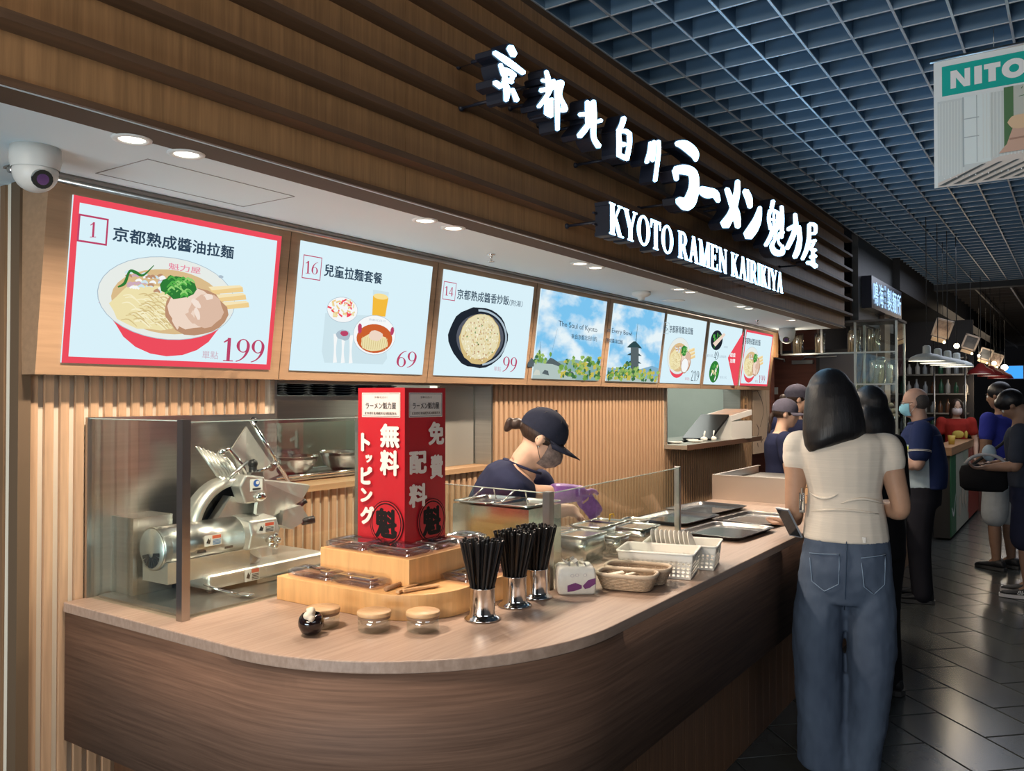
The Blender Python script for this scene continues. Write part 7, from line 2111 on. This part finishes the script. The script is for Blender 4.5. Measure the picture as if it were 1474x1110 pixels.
for k in range(34):
    x = rnd.uniform(GX_0 + .04, GX_1 - .04); lay_ = k // 12
    o = MB().ball((0, 0, 0), (rnd.uniform(.022, .036), .028, rnd.uniform(.018, .030)), seg=10, rings=7).build('dried_mushroom', STN, loc=(0, 0, 0))
    o.location = (x, rnd.uniform(8.32, 8.55), 1.338 + lay_ * .05 + rnd.random() * .01); tag(o, 'dried mushroom heaped on the lower shelf of the glass cabinet', 'mushroom', 'dried mushrooms heaped in the glass cabinet')
tag(MB().rbox((GX_0 + .03, 8.30, .945), (GX_1 - .03, 8.60, 1.22), .03).build('food_crate', mat('crate_dim', (.22, .20, .17), .7), loc=(-1.57, 8.45, .94)), 'dim crate on the bottom shelf of the glass cabinet', 'crate')

# ================================================================ COUNTER OF THE NEXT STALL (polo man stands there)
c1 = thing('side_counter', 'dark counter with pale wooden foot panel where the polo shirt man stands', 'counter', (-1.45, 7.9, 0))
MB().box((-1.62, 6.45, .86), (-1.25, 9.4, .90)).build('worktop', mat('dark_top', (.10, .075, .06), .35), c1)
MB().box((-1.60, 6.48, .32), (-1.28, 9.38, .86)).build('front', mat('dark_front', (.035, .030, .030), .5), c1)
MB().box((-1.58, 6.50, 0), (-1.31, 9.36, .32)).build('foot_panel', mat('foot_wood', (.26, .15, .085), .5), c1)
for k, (x, y, w, d_, h, lb, cc_) in enumerate(((-1.40, 7.30, .12, .10, .14, 'small card reader on the side counter', (.08, .08, .09)), (-1.42, 7.75, .16, .12, .22, 'brown paper bag standing on the side counter', (.40, .27, .17)), (-1.38, 6.65, .14, .09, .05, 'white receipt printer at the near end of the side counter', (.45, .44, .42)), (-1.47, 8.02, .20, .2, .26, 'dark cash register on the side counter', (.04, .04, .045)))):
    o = MB().rbox((x - w / 2, y - d_ / 2, .901), (x + w / 2, y + d_ / 2, .901 + h), .012).build(['card_reader', 'paper_bag', 'receipt_printer', 'cash_register'][k], mat('item_%s' % lb.split()[1], cc_, .6), loc=(x, y, .901)); tag(o, lb, ['card reader', 'bag', 'printer', 'cash register'][k]); bevel(o, .006)

# ================================================================ SECOND COUNTER (cashier in red)
c2 = thing('stall_counter', 'wooden topped counter with printed green, white and red panels on its side', 'counter', (-1.3, 11, 0))
CXF = -1.15
MB().box((-1.34, 9.9, .90), (CXF + .01, 12.75, .985)).build('worktop', mat('warm_top', (.40, .22, .115), .4, vary=.15, vscale=(4, 1, 30)), c2)
MB().box((-1.32, 9.95, 0.02), (CXF - .012, 12.70, .90)).build('carcass', mat('carcass_dark', (.05, .045, .04), .6), c2)
for k, (ya, yb, cc_, nm) in enumerate(((9.93, 10.35, (.030, .14, .065), 'green_panel'), (10.35, 11.55, (.46, .46, .37), 'cream_panel'), (11.55, 12.72, (.36, .035, .025), 'red_panel'))):
    MB().box((CXF - .012, ya + .003, .04), (CXF, yb - .003, .895)).build(nm, mat(nm, cc_, .35), c2)
pf = Flat((CXF, 9.93, .04), (0, 1, 0), (0, 0, 1), base=.001)
pf.stroke([(.05, .30, .03), (.20, .22, .05), (.38, .42, .02)], mat('swoosh_white', (.6, .62, .58), .5)); 
pf.poly([(.42, .86), (1.62, .86), (1.62, .60), (1.45, .50), (1.0, .86)], mat('panel_sage', (.36, .40, .30), .5))
for a, b in ((.75, .25), (1.0, .35), (1.3, .3)): pf.poly(blob2((a, b), .10, .12, 14, .3), mat('panel_pic', (.50, .42, .32), .6))
pf.poly([(1.60, .0), (1.62, .55), (1.85, .80), (2.10, .82), (2.5, .62), (2.75, .55), (2.75, 0)], mat('red_panel', (0, 0, 0)))
pf.stroke([(1.85, .45, .02), (2.1, .55, .035), (2.4, .52, .02)], mat('panel_rose', (.55, .22, .18), .5)); pf.poly([(1.5, .10), (1.56, .25), (1.60, .08)], mat('panel_rose', (0, 0, 0)))
pf.done('printed_graphic', c2)
MB().box((CXF - .05, 12.76, 0), (CXF + .03, 12.84, 1.06)).build('end_post', mat('post_red_brown', (.16, .05, .035), .4), c2)
yb_ = thing('yellow_cup', 'small yellow cup on the second counter in front of the cashier', 'cup', (-1.22, 10.6, .986)); MB().lathe([(0, 0), (.03, 0), (.04, .10), (.036, .10), (.028, .006)], (-1.22, 10.6, .986), 16).build('body', mat('yellow_cup', (.60, .42, .08), .5), yb_)
st_ = MB().cbox((-1.25, 12.3, 1.10), (.16, .22, .22)).build('serving_machine', BLACKP, loc=(-1.4, 12.0, .987)); tag(st_, 'black machine on the far end of the second counter', 'machine'); bevel(st_, .02)

# ================================================================ STALL FRONTS BEHIND (dark shelves, bottles, screens)
bw = struct(MB().box((-2.9, 9.66, 0), (-2.8, 26, 3.3)).build('wall_stalls', mat('stall_dark', (.045, .04, .038), .7)))
struct(MB().box((-2.8, 10.45, 2.75), (-1.72, 26, 3.35)).build('wall_bulkhead', mat('bulkhead_black', (.025, .024, .026), .7)))
struct(MB().box((-1.86, 8.66, 2.25), (-1.80, 10.5, 3.3)).build('trim_6', mat('sign_backing', (.05, .055, .06), .5)))
struct(MB().box((-2.1, 9.70, 0), (-1.75, 10.0, 2.75)).build('wall_pier', mat('pier_bronze', (.10, .07, .05), .4, vary=.4, vscale=(1.2, 1.2, 1.6))))
for k in range(3):
    o = MB().box((-2.0, 13.45 + k * 1.3, .0), (-1.72, 14.35 + k * 1.3, 2.0)).build('display_cooler', mat('cooler_black', (.03, .03, .032), .3), loc=(-1.9, 13.4 + k * 1.3, 0))
    tag(o, ['first tall black cooler behind the cashier', 'second tall black cooler behind the cashier', 'farthest tall black cooler'][k], 'cooler')
rw = struct(MB().box((-2.75, 13.27, 0), (-1.25, 13.32, 2.6)).build('wall_shelves', mat('shelf_back', (.035, .030, .028), .6)))
# shelves with glasses and bottles on that wall, facing the passage
ss = thing('bottle_rack', 'dark rack with steel shelves of glasses and bottles behind the cashier', 'rack', (-1.9, 13.1, 0))
for k, z in enumerate((1.02, 1.28, 1.55, 1.82, 2.05)): MB().box((-2.5, 12.98, z), (-1.30, 13.24, z + .02)).build('shelf', mat('rack_steel', (.30, .28, .26), .3, .8), ss)
for x in (-2.5, -2.1, -1.7, -1.32): MB().tube([(x, 12.96, 0), (x, 12.96, 2.3)], .014, 8).build('upright', mat('rack_pole', (.50, .46, .40), .25, .9), ss)
rnd = random.Random(12)
BT = [mat('bottle_green', (.03, .10, .05), .15), mat('bottle_brown', (.14, .06, .03), .15), mat('bottle_pale', (.45, .42, .36), .3), mat('bottle_clear', (.30, .32, .32), .12)]
bmesh_ = [MB().lathe([(0, 0), (.030, 0), (.032, .01), (.032, .11), (.014, .15), (.012, .19), (.014, .195), (0, .195)], (0, 0, 0), 12).mesh('bottle') for _ in range(4)]
for m_, me_ in zip(BT, bmesh_): me_.materials.append(m_)
names_ = ['green', 'brown', 'pale', 'clear']
for z in (1.04, 1.30, 1.57, 1.84):
    for i in range(12):
        k = rnd.randrange(4)
        o = inst('bottle', bmesh_[k], (-2.44 + i * .10 + rnd.uniform(-.01, .01), 13.08, z), None); o.scale = (1, 1, rnd.uniform(.75, 1.05))
        tag(o, names_[k] + ' bottle on the rack behind the cashier', 'bottle', names_[k] + ' bottles on the rack behind the cashier')

# ================================================================ PENDANT LAMPS
SHW = mat('shade_white', (.55, .60, .58), .4); SHI = glow('shade_inner_glow', (1.0, .90, .74), 2.2); CORD = mat('lamp_cord', (.03, .03, .03), .6)
wl = ['white pendant lamp, nearest and leftmost of four', 'white pendant lamp, second from the left', 'white pendant lamp, third from the left', 'white pendant lamp, rightmost of four']
for k, (cx_, cy_) in enumerate(((1334, 519), (1350, 522.5), (1364, 525), (1377, 527.5))):
    p = at(cx_, cy_, 7.4 + .28 * k)
    t = thing('pendant_lamp', wl[k], 'pendant lamp', p, 'white pendant lamps in a row')
    MB().lathe([(.150, -.004), (.148, .006), (.130, .030), (.085, .052), (.040, .062), (.034, .068), (.032, .125), (.018, .134), (0, .134)], p, 30).build('shade', SHW, t)
    MB().lathe([(0, .001), (.143, .001)], p, 24).build('diffuser', SHI, t)
    MB().tube([p + V((0, 0, .134)), V((p.x, p.y, 3.9))], .004, 5).build('cord', CORD, t)
    lamp('POINT', (p.x, p.y, p.z - .05), 2.6, (1.0, .82, .62), size=.08, name='pendant_light')
rl = ['dark red pendant lamp, nearest of three', 'dark red pendant lamp, middle of three', 'dark red pendant lamp, farthest of three']
for k, (cx_, cy_) in enumerate(((1412, 538), (1426, 541), (1440, 544.5))):
    p = at(cx_, cy_, 11.0 + .5 * k)
    t = thing('pendant_lamp', rl[k], 'pendant lamp', p, 'red pendant lamps in a row')
    MB().lathe([(.165, -.004), (.160, .01), (.135, .05), (.07, .085), (.04, .13), (0, .14)], p, 24).build('shade', mat('shade_red', (.20, .02, .018), .35), t)
    MB().lathe([(0, .001), (.158, .001)], p, 20).build('diffuser', SHI, t)
    MB().tube([p + V((0, 0, .14)), V((p.x, p.y, 3.9))], .004, 5).build('cord', CORD, t)
lamp('POINT', at(1425, 560, 11.5), 6, (1.0, .78, .55), size=.1, name='pendant_light')
# tilted framed pictures with small spotlights under the ceiling edge
def picture(cx_, cy_, d_, w, h, rot, label, face):
    p = V(at(cx_, cy_, d_)); M_ = Matrix.Translation(p) @ Matrix.Rotation(YAW * .3, 4, 'Z') @ Matrix.Rotation(R(12), 4, 'X') @ Matrix.Rotation(rot, 4, 'Y')
    t = thing('framed_picture', label, 'picture', p)
    q = MB(); t_ = .02
    for a, b in (((-w / 2, 0, -h / 2), (w / 2, .02, -h / 2 + t_)), ((-w / 2, 0, h / 2 - t_), (w / 2, .02, h / 2)), ((-w / 2, 0, -h / 2), (-w / 2 + t_, .02, h / 2)), ((w / 2 - t_, 0, -h / 2), (w / 2, .02, h / 2))): q.box(a, b, M=M_)
    q.build('frame', mat('frame_pale', (.42, .34, .27), .6), t)
    MB().box((-w / 2 + t_, .008, -h / 2 + t_), (w / 2 - t_, .014, h / 2 - t_), M=M_).build('canvas', face, t)
    bl_ = p + V((.02, -.06, -h / 2 - .05)); MB().ball(bl_, .014, seg=12, rings=8).build('lamp_bulb', glow('bulb_warm', (1.0, .75, .42), 7.0), t)
    MB().tube([p + V((0, .01, h / 2)), V((p.x, p.y + .01, 3.9))], .003, 5).build('wire', CORD, t)
    MB().box((-w * .4, .0, -h / 2 - .05), (w * .4, .03, -h / 2 - .01), M=M_).build('light_tray', mat('tray_lit', (.62, .45, .28), .6), t)
    lamp('POINT', bl_ + V((0, -.05, .05)), 0.35, (1.0, .72, .42), size=.03, name='picture_light')
picture(1357, 473, 8.6, .17, .19, R(18), 'nearest tilted framed print with a small lamp below', mat('print_buff', (.48, .36, .27), .7, color2=(.15, .10, .08), vscale=(14, 14, 14)))
picture(1397, 493, 10.6, .17, .19, R(20), 'second tilted frame, dark print with a small lamp below', mat('print_dark', (.08, .08, .08), .7, vary=.4, vscale=(10, 10, 10)))
picture(1419, 510, 13.0, .18, .18, R(20), 'third tilted frame further along the passage', mat('print_dark', (0, 0, 0)))
picture(1434, 517, 15.0, .20, .20, R(20), 'farthest tilted frame above the red lamps', mat('print_buff', (0, 0, 0)))
for k, (px_, py_, d_, s_, e_, c_) in enumerate(((1377, 498, 9.5, .030, 9, (1.0, .80, .50)), (1446, 529, 15, .055, 7, (1, .95, .88)), (1431, 523, 14, .035, 6, (1, .85, .6)), (1409, 512, 13, .02, 6, (1, .9, .75)))):
    p = V(at(px_, py_, d_)); t = thing('bare_bulb', ['warm glowing bulb right of the first tilted print', 'brightest white bulb far along the passage', 'warm bulb left of the brightest far bulb', 'tiny bulb beside the third tilted frame'][k], 'light bulb', p)
    MB().ball(p, s_, seg=14, rings=9).build('bulb', glow('bulb_%d' % k, c_, e_), t); MB().tube([p + V((0, 0, s_)), V((p.x, p.y, 3.9))], .004, 5).build('stem', CORD, t)
    lamp('POINT', p - V((0, .1, .03)), 3, c_, size=.05, name='bulb_light')
p = V(at(1457, 536, 16)); t = thing('far_screen', 'small bright blue screen far down the passage', 'screen', p)
MB().cbox(p, (.42, .05, .26)).build('case', BLACKP, t); MB().cbox(p + V((.03, -.03, 0)), (.30, .006, .24)).build('panel', glow('screen_blue', (.05, .32, .95), 1.3), t); MB().cbox(p + V((-.15, -.03, 0)), (.07, .006, .24)).build('panel', glow('screen_pale', (.75, .85, .9), 1.5), t)
# something bright red at the right border, a fire cabinet column
t = thing('red_column', 'dark red column at the right border far down the passage', 'column', (-.38, 12.5, 0)); MB().box((-.62, 14.0, 1.85), (-.2, 14.2, 3.0)).build('panel', mat('column_red', (.10, .012, .012), .4), t)

# ---------------------------------------------------------------- small bright cloth under the counter overhang at the left end
p = on(1, 1.50, 140, 1095)
o = MB().tube([(p.x, 1.50, .47), (p.x + .004, 1.50, .43), (p.x - .006, 1.505, .38), (p.x + .01, 1.50, .30)], [.003, .009, .007, .004], 8).tube([(p.x + .03, 1.50, .475), (p.x + .045, 1.50, .455), (p.x + .05, 1.50, .44)], [.003, .008, .003], 8).build('hanging_cloth', WHITEP, loc=(p.x, 1.5, .4))
tag(o, 'scrap of white cloth hanging under the counter overhang at the left end', 'cloth')
